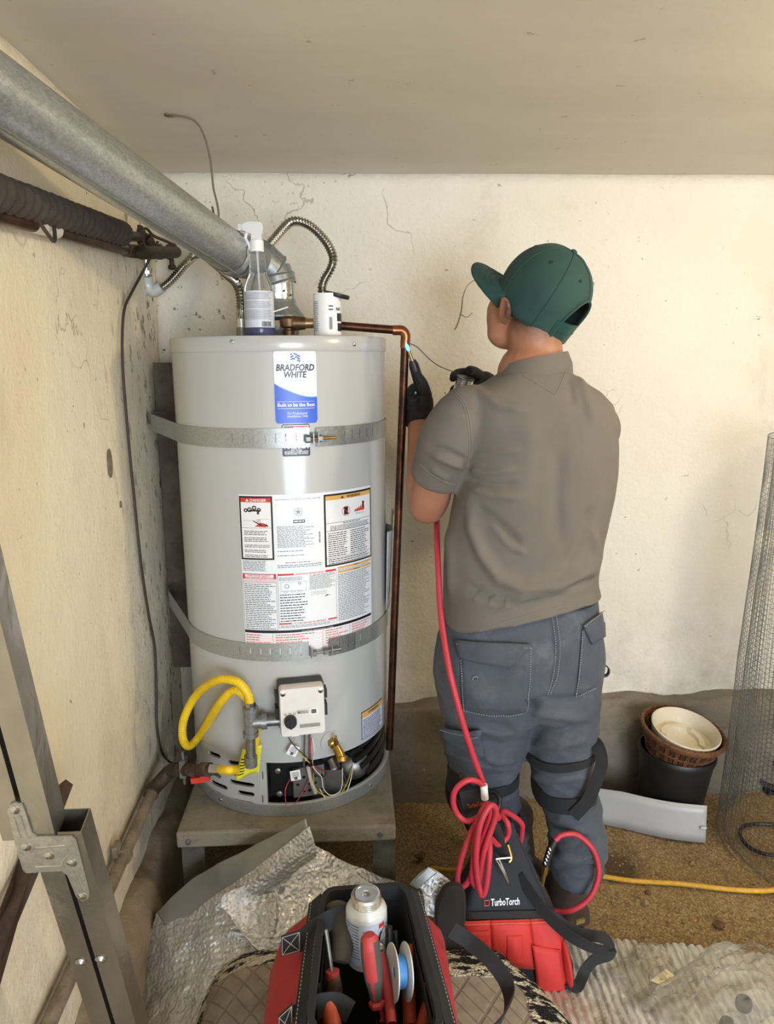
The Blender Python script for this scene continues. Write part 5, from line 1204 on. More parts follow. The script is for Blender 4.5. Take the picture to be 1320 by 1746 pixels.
# knee pads and straps
def band(py, xl, xr, Y, b, wd, name, parent, tilt=0, grow=1.05):
    rg = ringpx(xl - 2, xr + 2, py, Y, b * grow, 32); c = sum(rg, V()) / 32; rg = [p + V((0, 0, tilt * (p.x - c.x))) for p in rg] + [ ]
    rg.append(rg[0].copy()); return MB().strap(rg, wd, .004, V((0, 0, 1))).build(name, M_strapk, parent)
kl = MB().ell(aty(800, 1335, 1.93), (.078, .045, .105), Matrix.Rotation(.5, 3, 'Z'), 20, 14).build('knee_pad', M_strapk, person)
kl.data.name = 'knee_pad'
band(1318, 767, 880, 1.845, .096, .030, 'knee_strap', person, .1); band(1395, 794, 890, 1.885, .084, .034, 'knee_strap', person, -.05)
MB().ell(aty(790, 1330, 1.80), (.045, .05, .055), None, 16, 10).build('knee_pad', M_strapk, person)
MB().lathe([(0, .004), (.008, .004), (.008, 0)], aty(788, 1322, 1.752), (0, -1, 0), 14, cap=False).build('rivet', M_bronze, person)
MB().ell(aty(950, 1325, 1.885), (.075, .03, .11), None, 20, 14).build('knee_pad', M_strapk, person)
band(1272, 898, 1008, 1.785, .103, .022, 'knee_strap', person, .16); band(1338, 914, 1010, 1.78, .095, .042, 'knee_strap', person, .12)
# dangling strap ends on the right leg
MB().strap(spline(P((1004, 1256, 1.74), (1020, 1272, 1.69), (1026, 1300, 1.67), (1016, 1335, 1.665), (1000, 1368, 1.665), (978, 1392, 1.665)), 6), .030, .003, V((.75, -.2, .35))).build('loose_strap', M_strapk, person)
MB().strap(P((860, 1408, 1.80), (885, 1404, 1.79), (900, 1402, 1.79)), .036, .004, V((0, .2, 1))).build('loose_strap', M_strapk, person)
# ---- boots
def boot(heel, toe, ank, nm):
    d = (toe - heel); d.z = 0; d.normalize(); s_ = V((d.y, -d.x, 0)); L = .29; m = MB(); R = []
    for f, w_, h_ in ((-.008, .034, .055), (.006, .044, .078), (.05, .047, .098), (.10, .038, .092), (.15, .042, .074), (.20, .049, .062), (.25, .045, .055), (.28, .030, .045), (.292, .012, .034)):
        c = heel + d * f; R.append([V((c.x, c.y, heel.z)) + s_ * (w_ * math.cos(a)) + V((0, 0, .018 + h_ * max(0, math.sin(a)) if math.sin(a) > 0 else .018)) for a in [2 * PI * k / 20 for k in range(20)]])
    m.rings(R)
    c0 = heel + d * .05; limb(m, [c0 + V((0, 0, .05)), c0 + V((0, 0, .10)), V((ank.x, ank.y, heel.z + .17)), V((ank.x, ank.y, heel.z + .21))], [.050, .052, .058, .060], 20)
    o = mkobj('boot', remesh(m, .0055, 4), M_boot, person)
    R = []
    for z in (0, .012, .024):
        ring = []
        for k in range(28):
            a = 2 * PI * k / 28; f = .143 + .153 * math.cos(a); wv = .047 * (1 - .12 * math.cos(2 * a)) * math.sin(a); c = heel + d * f + s_ * wv; ring.append(V((c.x, c.y, heel.z + z)))
        R.append(ring)
    MB().rings(R).build('sole', M_sole, o)
    b = heel - d * .012 + V((0, 0, .05)); return o
hR = atz(988, 1596, .004); bR = boot(hR + V((0, .012, 0)), hR + V((-.10, .27, 0)), aty(980, 1480, 1.735), 'r')
bq = hR + V((.0, .0, .045)); MB().box(bq, (.026, .006, .012), Matrix.Rotation(.3, 3, 'Z')).build('heel_tab', plain('tab', '#8a7a4a', .6), bR, smooth=False)
hL = atz(884, 1528, .004); bL = boot(hL, hL + V((.02, .25, 0)), aty(872, 1470, 1.915), 'l')
bp_ = MB().strap(spline(P((1008, 1493, 1.70), (1016, 1500, 1.66), (1015, 1516, 1.66), (1008, 1522, 1.69)), 4), .012, .003, V((1, .3, 0))).build('pull_loop', M_strapk, bR)

# ---- gloves
def hand(m, base, palm_c, pn, fingers, thumb, palm_r):
    pass
gl = MB()
Hn = aty(714, 700, 1.955)                       # left fist round the torch handle
axis_h = (aty(702, 615, 1.925) - aty(718, 668, 1.945)).normalized()     # handle direction (up)
gl.tube([wrL - (wrL - elL).normalized() * -.000, wrL.lerp(Hn, .6)], [.035, .038], 18)
gl.ell(Hn, (.034, .030, .046), Matrix.Rotation(.15, 3, 'Y'), 18, 12); gl.ell(aty(724, 690, 1.95), (.024, .027, .040), None, 16, 10)
for i, (z_, r_, l_) in enumerate(((.030, .0115, 1), (.010, .0120, 1.06), (-.011, .0115, 1), (-.030, .0102, .9))):   # fingers curl round the handle
    c = Hn + V((-.004, .004, z_)); pts = []
    for k in range(9):
        a = rad(-40 + 215 * k / 8); pts.append(c + V((-.026 * math.sin(a) * l_ - .004, .030 * math.cos(a) * l_, -.003 * k / 8)))
    gl.tube(pts, [r_] * 4 + [r_ * .95] * 3 + [r_ * .88, r_ * .7], 12); gl.ell(pts[-1], (r_ * .7,) * 3)
th = P((728, 676, 1.94), (722, 655, 1.928), (714, 642, 1.922), (709, 634, 1.92)); gl.tube(spline(th, 4), [.0155, .0145, .014, .0135, .013, .0125, .012, .0115, .011, .0105, .010, .0095, .008], 12)
ix = P((700, 690, 1.965), (698, 672, 1.97), (706, 660, 1.96), (716, 662, 1.945)); gl.tube(spline(ix, 4), .0112, 12)
g1 = mkobj('glove', remesh(gl, .0030, 4), M_glove, person)
MB().tube([wrL.lerp(Hn, .12), wrL.lerp(Hn, .26)], [.0365, .0375], 20).build('cuff', M_glove, g1)
gr = MB(); Hr = aty(822, 655, 2.065)            # right hand holding the solder spool
gr.tube([wrR, Hr], [.034, .036], 16); gr.ell(Hr, (.045, .026, .036), None, 16, 12)
for i, q in enumerate((((812, 640, 2.05), (795, 634, 2.035), (777, 637, 2.015), (772, 645, 2.0)), ((815, 648, 2.08), (797, 642, 2.085), (780, 640, 2.075), (770, 648, 2.06)), ((812, 660, 2.09), (792, 660, 2.085), (776, 662, 2.07), (772, 668, 2.055)), ((812, 670, 2.08), (792, 672, 2.07), (776, 672, 2.055), (768, 669, 2.045)))):
    gr.tube(spline(P(*q), 4), [.0115] * 4 + [.011] * 4 + [.0105] * 3 + [.0095, .008], 12)
gr.tube(spline(P((820, 640, 2.04), (806, 632, 2.01), (798, 632, 1.995)), 4), [.0135] * 4 + [.0125] * 4 + [.010], 12)
mkobj('glove', remesh(gr, .0030, 4), M_glove, person)

# ---- torch, flame, solder
tc = thing('torch', Hn, 'hand torch with black handle and brass tip heating the copper elbow', 'torch')
q0, q1, q2h = aty(697, 598, 1.915), aty(704, 617, 1.922), aty(717, 660, 1.942)
MB().tube([q0, q1], [.0042, .0055], 12).build('burn_tube', plain('torch_tube', '#a79a7a', .3, .9), tc)
MB().tube([q1 + (q2h - q1) * -.05, q1.lerp(q2h, .1), q1.lerp(q2h, .5), q2h, q2h + (q2h - q1) * .5], [.0085, .0125, .0135, .0145, .014], 16).build('handle', M_black, tc)
q = q1.lerp(q2h, .65) + V((.006, -.012, 0)); MB().box(q, (.008, .008, .022)).build('trigger_lock', M_black, tc, smooth=False)
fl_ = NT('torch_flame'); fl_.fin((.1, .3, 1, 1), .5); fl_.put(fl_.b.inputs['Emission Color'], lin('#2f86ff')); fl_.b.inputs['Emission Strength'].default_value = 7.0
fd = (q0 - q1).normalized(); MB().tube([q0, q0 + fd * .006, q0 + fd * .015, q0 + fd * .022], [.0025, .0048, .0035, .0006], 10).build('flame', fl_.m, tc)
hs = thing('torch_hose', hit(BT, 800, 1250, .01) or V((.2, 1.6, .5)), 'red rubber torch hose hanging from the hand and coiled over the black bag', 'hose')
M_hose = plain('red_hose', '#b8303f', .5, var=.1)
hpts = [q2h + (q2h - q1) * .5, aty(722, 735, 1.975), aty(735, 800, 1.94), aty(745, 870, 1.88), aty(745, 905, 1.82), aty(747, 960, 1.76), aty(752, 1050, 1.70), aty(766, 1140, 1.62), aty(786, 1220, 1.60), aty(806, 1285, 1.60), aty(822, 1330, 1.60), aty(826, 1352, 1.585)]
MB().tube(spline(hpts, 8), .0072, 12).build('hose_run', M_hose, hs)
loops = [(826, 1352, 1.585), (822, 1337, 1.57), (800, 1330, 1.56), (778, 1345, 1.56), (773, 1368, 1.56), (782, 1390, 1.56), (800, 1400, 1.55), (835, 1385, 1.54), (850, 1395, 1.56), (815, 1402, 1.54), (795, 1440, 1.535), (781, 1490, 1.53), (784, 1512, 1.53), (800, 1500, 1.53), (820, 1440, 1.53), (838, 1385, 1.53), (830, 1372, 1.53), (815, 1400, 1.52), (808, 1460, 1.515), (806, 1500, 1.515), (816, 1508, 1.515), (826, 1450, 1.515), (846, 1388, 1.52), (836, 1374, 1.51), (818, 1410, 1.50), (812, 1470, 1.50), (820, 1525, 1.50), (829, 1512, 1.50), (835, 1460, 1.51), (836, 1430, 1.54), (850, 1440, 1.57), (866, 1425, 1.58), (866, 1405, 1.58), (856, 1390, 1.60), (862, 1384, 1.62), (888, 1402, 1.64), (890, 1420, 1.65), (884, 1470, 1.66), (900, 1530, 1.66), (940, 1552, 1.64), (975, 1552, 1.62), (1006, 1530, 1.62), (1021, 1490, 1.63), (1012, 1450, 1.64), (985, 1424, 1.65), (958, 1424, 1.65), (945, 1436, 1.645)]
MB().tube(spline([aty(*q) for q in loops], 6), .0068, 12).build('hose_coil', M_hose, hs)
MB().tube(P((825, 1338, 1.572), (827, 1362, 1.572)), .0088, 12).build('white_tape', M_white, hs)
MB().tube(spline(P((947, 1433, 1.645), (938, 1450, 1.64), (931, 1476, 1.635)), 4), .0095, 12).build('black_sleeve', M_black, hs)
o = MB()
for k in range(5): o.box(aty(938 - k * 2, 1448 + k * 6, 1.628), (.009, .001, .003), Matrix.Rotation(1.2, 3, 'Y'))
o.build('sleeve_print', W_, hs, smooth=False)['kind'] = 'stuff'
MB().tube(P((931, 1476, 1.635), (928, 1490, 1.635)), .0085, 6).tube(P((928, 1490, 1.635), (921, 1520, 1.635)), .0062, 12).build('brass_coupling', M_brass, hs)
sd_ = thing('solder_spool', aty(795, 650, 2.03), 'small spool of bright solder held in the black gloved right hand', 'spool')
sa = aty(812, 640, 2.02) - aty(778, 656, 2.05); R = []
sp_ = MB(); c0 = aty(791, 655, 1.998); ax_ = V((.25, -.25, 1)).normalized()
MB().lathe([(0, -.017), (.019, -.017)] + [(.0215 + .0022 * (k % 2), -.017 + .034 * k / 18) for k in range(19)] + [(.019, .017), (0, .017)], c0, ax_, 24).build('solder_winding', M_chrome, sd_)
MB().lathe([(0, .017), (.0245, .017), (.0245, .019), (0, .019)], c0, ax_, 24).lathe([(0, -.019), (.0245, -.019), (.0245, -.017), (0, -.017)], c0, ax_, 24).build('flange', M_steel, sd_)
MB().tube(spline(P((700, 586, 1.925), (712, 592, 1.94), (728, 608, 1.96), (745, 622, 1.98), (765, 631, 2.0), (782, 636, 2.01)), 6), .0014, 6).build('solder_wire', M_steel, sd_)
# ================================================================== RIGHT SIDE: BUCKET, BASKET, BASIN, PLATE, MESH
M_pot = plain('black_pot', '#18191b', .45, 0, .25, 12, .1); M_wick = grime('wicker', '#8a5a34', '#4f3018', .4, .7, 0, 40, .4); M_wick2 = grime('dark_wicker', '#5f3a1f', '#3a2210', .4, .7, 0, 40, .4); M_basin = grime('stained_white', '#eeeeee', '#d3c8b0', .08, .5, 0, 10, .05)
axb = V((.05, -.02, 1)).normalized(); pb0 = V((1.035, 2.205, .006)); pr = pb0 + axb * .245
bk = thing('bucket', pb0, 'tall black plastic bucket standing by the footing under the wicker basket', 'bucket')
MB().lathe([(0, 0), (.090, 0), (.094, .004), (.117, .222), (.121, .224), (.123, .236), (.119, .245), (.114, .244), (.111, .22), (.090, .01), (0, .01)], pb0, axb, 40).build('bucket_body', M_pot, bk)
ab = V((.13, -.13, 1)).normalized(); b0 = pr - axb * .012 + V((-.004, -.006, 0))
bs = thing('wicker_basket', b0, 'round brown wicker basket tilted in the mouth of the black bucket', 'basket')
NS = 46; fb = frame(ab, V((0, 1, 0)))
slat_me = None
for k in range(NS):
    a = 2 * PI * k / NS; u = fb.col[0] * math.cos(a) + fb.col[1] * math.sin(a); tg = -fb.col[0] * math.sin(a) + fb.col[1] * math.cos(a)
    m = MB(); m.hexa([b0 + u * .094 + tg * s1 * .0058 + u * s2 for s1, s2 in ((-1, 0), (1, 0), (1, .003), (-1, .003))], [b0 + ab * .085 + u * .125 + tg * s1 * .0068 + u * s2 for s1, s2 in ((-1, 0), (1, 0), (1, .003), (-1, .003))])
    m.build('slat', M_wick if k % 2 else M_wick2, bs, smooth=False)
for r_, h_, w_ in ((.129, .086, .0055), (.126, .078, .0045), (.111, .04, .003), (.096, .004, .004)):
    for j in range(2):
        pts = [b0 + ab * (h_ + .0025 * math.sin(a * 22 + j * PI)) + (fb.col[0] * math.cos(a) + fb.col[1] * math.sin(a)) * (r_ + .0018 * math.cos(a * 22 + j * PI)) for a in [2 * PI * k / 132 for k in range(132)]]
        MB().tube(pts, w_, 6, closed=True).build('woven_rim' if h_ > .05 else 'woven_band', M_wick, bs)
MB().lathe([(0, 0), (.099, 0), (.099, .003), (0, .003)], b0, ab, 40).build('base', M_wick, bs)
aw = V((.12, -.20, 1)).normalized(); w0 = b0 + ab * .040 + V((.006, -.002, 0))
ws = thing('white_basin', w0, 'stained white round plastic basin lying inside the wicker basket', 'basin')
MB().lathe([(0, 0), (.090, 0), (.096, .005), (.107, .050), (.1085, .056), (.105, .058), (.1035, .053), (.092, .009), (.086, .006), (0, .006)], w0, aw, 48).build('basin_body', M_basin, ws)
fw_ = frame(aw, V((0, 1, 0)))
for a0, a1 in ((-2.5, -.9), (-.6, .75), (1.1, 2.9)):
    m = MB(); R = []
    for k in range(13):
        a = a0 + (a1 - a0) * k / 12; u = fw_.col[0] * math.cos(a) + fw_.col[1] * math.sin(a); R.append([w0 + u * r_ + aw * h_ for r_, h_ in ((.050, .006), (.051, .019), (.068, .019), (.070, .006))])
    m.rings(R).build('raised_rib', M_basin, ws)
# bent grey cover plate leaning against the bucket
M_plate = plain('grey_panel', '#a9aaab', .4, 0, .05, 6)
bt = [atz(1005, 1402, .004), atz(1060, 1412, .004), atz(1130, 1428, .004), atz(1203, 1437, .004)]; hp2 = .125
tops = [aty(1005, 1342, bt[0].y + .03), aty(1061, 1350, bt[1].y + .012), aty(1130, 1365, bt[2].y + .008), aty(1206, 1374, bt[3].y + .008)]
pl = thing('cover_plate', bt[1], 'bent light grey metal burner cover standing on the dirt before the bucket', 'panel')
def platefn(u, v):
    if u < .28: return bt[0].lerp(bt[1], u / .28).lerp(tops[0].lerp(tops[1], u / .28), v)
    t_ = (u - .28) / .72; a_ = bt[1].lerp(bt[3], t_); b_ = tops[1].lerp(tops[3], t_); return a_.lerp(b_, v) + V((0, -.014 * math.sin(PI * t_), 0))
o = MB().grid(platefn, 25, 4).build('plate', M_plate, pl, angle=15); solidify(o, .0015)
q = platefn(.985, .42); MB().ell(q + V((-.005, -.004, 0)), (.012, .006, .006), None, 12, 8).build('finger_tab', M_plate, pl)
# roll of wire mesh
mr_c = V((1.50, 2.0, 0)); M_wire = plain('grey_wire', '#8a8f90', .45, .8, .15)
mr = thing('wire_mesh_roll', mr_c, 'tall loose roll of grey wire mesh standing against the back wall', 'wire mesh')
HM_ = 1.27
def rr_(a, z): return .318 + .022 * (a / (2 * PI)) + .03 * max(0, .35 - z) - .035 * max(0, z - .6) + .006 * math.sin(3 * a + z * 3)
wm = MB(); turns = 1.18; na = int(turns * 2 * PI * .33 / .0175); nz = int(HM_ / .0175)
amax = turns * 2 * PI; a_start = rad(120)
def wp(a, z): r_ = rr_(a, z); return V((mr_c.x + r_ * math.cos(a + a_start), mr_c.y + r_ * math.sin(a + a_start), z))
for i in range(na + 1):
    a = amax * i / na; wm.tube([wp(a, .004 + HM_ * k / 9) for k in range(10)], .0007, 3, cap=False)
for j in range(nz + 1):
    z = .004 + HM_ * j / nz; wm.tube([wp(amax * k / 100, z) for k in range(101)], .0007, 3, cap=False)
o = wm.build('wire_grid', M_wire, mr); o['kind'] = 'stuff'
for zz in (.004, HM_ + .004): MB().tube([wp(amax * k / 120, zz) for k in range(121)], .0016, 5).build('edge_wire', M_wire, mr)
# dark items behind and inside the mesh
rc = atz(1312, 1440, .01); t_ = [rc + V((.02 + .095 * math.cos(a), .02 + .085 * math.sin(a), .004 + .004 * math.sin(3 * a))) for a in [2 * PI * k / 40 for k in range(40)]]
tag(MB().tube(t_, .006, 8, closed=True).build('cable_loop', M_black), 'black cable loop lying on the dirt inside the wire mesh', 'cable')
fc = atz(1318, 1360, .0) + V((.05, .06, .10)); fo_ = thing('floor_fan', fc - V((0, 0, .1)), 'round black fan partly seen through the wire mesh', 'fan')
MB().lathe([(.085, -.03), (.098, -.03), (.1, -.02), (.1, .02), (.098, .03), (.085, .03), (.085, -.03)], fc, (-.5, -.8, .25), 32, cap=False).build('housing', M_black, fo_)
fx_ = frame(V((-.5, -.8, .25)), V((0, 0, 1)))
for k in range(5):
    a = k * 2 * PI / 5; u = fx_.col[0] * math.cos(a) + fx_.col[1] * math.sin(a); t2 = -fx_.col[0] * math.sin(a) + fx_.col[1] * math.cos(a)
    MB().strap([fc + u * (.02 + .06 * s / 4) for s in range(5)], .034, .002, t2 + fx_.col[2] * .5).build('blade', M_black, fo_)
MB().lathe([(0, -.02), (.022, -.02), (.022, .02), (0, .024)], fc, (-.5, -.8, .25), 16).build('hub', M_black, fo_)
MB().box(fc + V((0, 0, -.094)), (.12, .09, .012)).build('foot', M_black, fo_, smooth=False)
# yellow hose on the ground
yp = [atz(x, y, .012) for x, y in ((735, 1480), (770, 1484), (830, 1478), (880, 1472), (950, 1482), (1026, 1494), (1080, 1502), (1160, 1507), (1240, 1516), (1300, 1519), (1340, 1514), (1420, 1505))]
tag(MB().tube(spline(yp, 8), .0072, 10).build('air_hose', plain('yellow_rubber', '#c99a2b', .55, 0, .18, 60)), 'yellow rubber hose lying across the dirt behind the boots', 'hose')
# small dirt clods
for i, (x, y, r_, lbl_) in enumerate(((1225, 1580, .014, 'dark damp clod of earth lying between yellow hose and silver mat'), (1105, 1524, .008, 'small reddish clod of earth just in front of the yellow hose'), (718, 1462, .016, 'large brown clod of earth beside the leg of the tank stand'))):
    c = atz(x, y, .004); m = MB().ell(c + V((0, 0, r_ * .3)), (r_, r_ * .8, r_ * .6), None, 10, 7)
    for v in m.v: v += (v - c) * .5 * fbm((v.x * 60, v.y * 60, v.z * 60))
    tag(m.build('clod', grime('clod_earth', '#7a5f3c', '#5b4326', .5, .95, 0, 60, .6)), lbl_, 'clod', 'clods of earth')

# ================================================================== LEFT FRONT: RAILS AND PLANK
M_rail = NT('shiny_rail'); _c = M_rail.ramp(M_rail.noise(5, 4, .6), [(.35, lin('#8f8b80')), (.65, lin('#b0aca0'))]); M_rail.bump(M_rail.noise(9, 3, .5, None, 1.2), .35, .01); M_rail = M_rail.fin(_c, .26, .85)
RB0, RB1 = atx(193, 1746, -.415), atx(93, 1420, -.425); RN = (RB1 - RB0).cross(V((1, 0, 0))).normalized(); RN = RN if RN.dot(EYE - RB0) > 0 else -RN
def onrail(px, py, off=0.0):
    d_ = ray(px, py); return EYE + d_ * ((RB0 - EYE).dot(RN) / d_.dot(RN)) + RN * off
def rail(a, b, label, wd=.074, dp=.042, g=.0035):
    t = thing('track_rail', b, label, 'rail', 'galvanised track rails'); wx = V((1, 0, 0)); c = .0016; w2 = wd / 2
    prof = [(-g, 0), (-w2, 0), (-w2, dp), (w2, dp), (w2, 0), (g, 0), (g, c), (w2 - c, c), (w2 - c, dp - c), (c - w2, dp - c), (c - w2, c), (-g, c)]
    MB().rings([[p + wx * x - RN * y for x, y in prof] for p in (a, a.lerp(b, .5), b)]).build('channel', M_rail, t, angle=20)
    return t
eb = (RB0 - RB1).normalized(); t1 = rail(RB1, RB0 + eb * ((RB0.z - .006) / -eb.z), 'galvanised slotted rail running from the bracket down to the floor')
A1, A0r = onrail(50, 1432), onrail(-75, 985); t2 = rail(A0r + (A0r - A1).normalized() * .5, A1, 'galvanised slotted rail rising from the bracket beside the left wall')
bp = [(14, 1380), (18, 1369), (28, 1365), (39, 1369), (44, 1381), (56, 1418), (64, 1424), (124, 1423), (131, 1431), (153, 1516), (152, 1529), (141, 1534), (131, 1526), (116, 1490), (106, 1482), (46, 1486), (40, 1480), (28, 1440)]
fr1 = [onrail(x, y, .0006) for x, y in bp]; pn = RN
br = thing('joint_bracket', sum(fr1, V()) / len(fr1), 'stepped galvanised bracket plate screwed across the two track rails', 'bracket')
MB().rings([[p for p in fr1], [p + pn * .0025 for p in fr1]]).build('plate', galv('bracket_zinc', '#c3beb0', .3, 40, '#a39e90'), br, smooth=False)
for x, y in ((26, 1378), (46, 1441), (85, 1456), (124, 1468), (141, 1525)):
    MB().lathe([(0, .003), (.0035, .003), (.005, .0018), (.0075, .001), (.0075, 0)], onrail(x, y, .003), pn, 14, cap=False).build('screw', M_chrome, br)
for pts in ([(25, 1390), (36, 1425)], [(36, 1388), (47, 1424)], [(62, 1442), (112, 1438), (119, 1452), (110, 1462), (106, 1472), (62, 1474)], [(54, 1450), (62, 1442)], [(120, 1484), (135, 1520)], [(129, 1480), (145, 1514)]):
    MB().tube([onrail(x, y, .003) for x, y in pts], .0020, 6).build('pressed_rib', MATS['bracket_zinc'], br)
for tt, q in ((t1, (172, 1635)), (t1, (138, 1640))):
    MB().lathe([(0, .005), (.004, .005), (.006, .003), (.009, .001), (.009, 0)], onrail(q[0], q[1], .0005), pn, 14, cap=False).build('screw', M_chrome, tt)
pa, pb_ = atx(-40, 1700, XL + .05), atx(58, 1455, XL + .03)
pa2 = V((XL + .06, pa.y - .15, .18)); tag(MB().strap([pa2, pa, pb_, pb_ + (pb_ - pa) * .6], .055, .018, V((.2, 1, .4))).build('plank', grime('brown_plank', '#5d4636', '#33261d', .5, .7, 0, 14, .3), smooth=False), 'dark brown plank leaning on the left wall behind the rails', 'plank')
# ================================================================== FOIL INSULATION
def foil_mat(name, ridge=None, col='#d2d4d6', bs=.7):
    t = NT(name); c = t.ramp(t.noise(7, 7, .7), [(.3, lin('#a9abac')), (.65, lin(col))])
    h = t.math('ADD', t.math('MULTIPLY', t.vor(130, 'SMOOTH_F1'), .9), t.math('MULTIPLY', t.noise(45, 6, .7, None, 1), .8)); t.bump(h, bs, .006)
    st = t.ramp(t.noise(5, 8, .7), [(.62, (0, 0, 0)), (.75, (1, 1, 1))]); c = t.mix(t.math('MULTIPLY', st, .35), c, lin('#8b7b5c'))
    return t.fin(c, .22, .65)
M_foil = foil_mat('bubble_foil'); M_foilq = foil_mat('quilted_foil', None, '#d6d6d4'); M_tapeg = plain('dull_foil_tape', '#8d8f8e', .38, .7, .12, 9)
def bez(ctrl, u, v):
    rows = [spline([V(p) for p in r_], 10) for r_ in ctrl]; n = len(rows[0]) - 1
    f = u * n; i = min(n - 1, int(f)); pts = [r_[i].lerp(r_[i + 1], f - i) for r_ in rows]
    col = spline(pts, 10); m_ = len(col) - 1; g_ = v * m_; j = min(m_ - 1, int(g_)); return col[j].lerp(col[j + 1], g_ - j)
def sheet(name, ctrl, mat, parent, nu=60, nv=40, crumple=.004, ridge=None, th=.004, sc=22, zmin=.008):
    rows = [spline([aty(*p) for p in r_], 12) for r_ in ctrl]; n = len(rows[0]) - 1; cols = [spline([r_[i] for r_ in rows], 12) for i in range(n + 1)]; mm = len(cols[0]) - 1
    def fn(u, v):
        f = u * n; i = min(n - 1, int(f)); g_ = v * mm; j = min(mm - 1, int(g_)); a, b = f - i, g_ - j
        p = cols[i][j].lerp(cols[i + 1][j], a).lerp(cols[i][j + 1].lerp(cols[i + 1][j + 1], a), b); d_ = (EYE - p).normalized()
        h_ = crumple * fbm((p.x * sc, p.y * sc, p.z * sc), 4)
        if ridge: h_ += ridge[0] * abs(math.sin(PI * ridge[1] * (u if ridge[2] else v)))
        p = p + V((0, -.3, 1)).normalized() * h_
        if p.z < zmin: p.z = zmin + .002 * fbm((p.x * 30, p.y * 30, 0))
        return p
    o = MB().grid(fn, nu, nv).build(name, mat, parent, angle=85); solidify(o, th, 0); return o
fa = thing('foil_insulation', atz(330, 1600, 0), 'crumpled quilted silver foil sheet with taped edge folded up before the stand', 'foil', 'bubble foil sheets')
sheet('taped_edge', [[(268, 1556, 1.66), (330, 1498, 1.665), (420, 1448, 1.66), (522, 1396, 1.65)], [(280, 1574, 1.63), (340, 1520, 1.64), (428, 1468, 1.635), (526, 1415, 1.635)], [(294, 1590, 1.615), (350, 1540, 1.62), (432, 1486, 1.62), (528, 1424, 1.625)]], M_tapeg, fa, 50, 16, .003)
sheet('folded_flap', [[(294, 1590, 1.616), (350, 1540, 1.62), (432, 1484, 1.62), (528, 1408, 1.625)], [(330, 1580, 1.60), (380, 1545, 1.60), (450, 1500, 1.60), (537, 1440, 1.61)], [(350, 1575, 1.60), (395, 1550, 1.60), (455, 1518, 1.60), (540, 1458, 1.61)]], M_foilq, fa, 70, 24, .005, (.0025, 9, False))
sheet('lower_sheet', [[(268, 1556, 1.665), (320, 1548, 1.64), (400, 1530, 1.62), (470, 1520, 1.60)], [(240, 1640, 1.61), (290, 1610, 1.58), (380, 1585, 1.56), (470, 1580, 1.55)], [(228, 1690, 1.56), (270, 1680, 1.52), (340, 1660, 1.50), (450, 1640, 1.50)], [(236, 1748, 1.44), (268, 1770, 1.40), (330, 1765, 1.38), (430, 1740, 1.38)]], M_foilq, fa, 70, 60, .006, (.003, 17, False))
fbs = thing('foil_insulation', atz(560, 1560, 0), 'flat crinkled silver bubble foil sheet lying behind the red tool bag', 'foil', 'bubble foil sheets')
sheet('sheet', [[(535, 1440, 1.69), (600, 1474, 1.69), (660, 1500, 1.685), (735, 1530, 1.66)], [(470, 1490, 1.63), (560, 1515, 1.64), (640, 1535, 1.62), (720, 1570, 1.58)], [(380, 1526, 1.585), (440, 1575, 1.56), (540, 1600, 1.54), (690, 1620, 1.50)], [(390, 1560, 1.56), (450, 1625, 1.50), (560, 1640, 1.48), (690, 1650, 1.46)]], M_foil, fbs, 80, 60, .007, None, .004, 16)
sheet('tape_strip', [[(484, 1502, 1.628), (488, 1503, 1.628), (491, 1504, 1.628)], [(462, 1550, 1.588), (466, 1551, 1.588), (470, 1552, 1.588)], [(446, 1588, 1.552), (450, 1589, 1.552), (456, 1590, 1.552)]], M_tapeg, fbs, 6, 30, .003, None, .003)
fcs = thing('foil_insulation', atz(740, 1560, 0), 'small torn corner of silver foil standing between the two bags', 'foil', 'bubble foil sheets')
sheet('corner', [[(700, 1505, 1.50), (728, 1480, 1.51), (745, 1490, 1.51)], [(720, 1520, 1.49), (755, 1500, 1.50), (790, 1530, 1.50)], [(725, 1560, 1.46), (760, 1570, 1.47), (790, 1575, 1.48)]], M_foil, fcs, 30, 30, .004)
sheet('edge_strip', [[(698, 1508, 1.495), (730, 1478, 1.505)], [(712, 1516, 1.488), (745, 1488, 1.50)]], M_tapeg, fcs, 14, 6, .002)
# silver mat on the ground, front right
def mat_m():
    t = NT('silver_mat'); c = t.ramp(t.noise(9, 7, .7, t.map((3, 1, 1))), [(.3, lin('#b3b1aa')), (.6, lin('#eceae4'))]); s_ = t.ramp(t.noise(5, 8, .7), [(.52, (0, 0, 0)), (.7, (1, 1, 1))]); c = t.mix(t.math('MULTIPLY', s_, .55), c, lin('#8d7b58'))
    t.bump(t.math('ADD', t.noise(70, 6, .7, t.map((1.6, .6, 1))), t.math('MULTIPLY', t.vor(110), .5)), .6, .004); return t.fin(c, .33, .5)
c0, c1, c2, c3 = atz(975, 1600, .01), atz(1420, 1640, .01), V((1.15, 1.02, .01)), V((.30, 1.02, .01)); c0 = V((.30, 1.735, .01))
def matfn(u, v):
    p = c0.lerp(c1, u).lerp(c3.lerp(c2, u), v); p = V((p.x, p.y, .010 + .008 * abs(math.sin(PI * (u * 44 + .8 * math.sin(v * 5) * .4))) ** .6 + .0022 * fbm((p.x * 90, p.y * 45, 5)) + .004 * fbm((p.x * 14, p.y * 9, 0)) + .002 * fbm((p.x * 60, p.y * 30, 2)))); p.y += .010 * fbm((u * 9, v, 3)); return p
fm_ = MB().grid(matfn, 352, 90).build('foil_mat', mat_m(), angle=85); tag(fm_, 'ridged silver foil mat spread flat on the dirt beside the torch bag', 'mat')

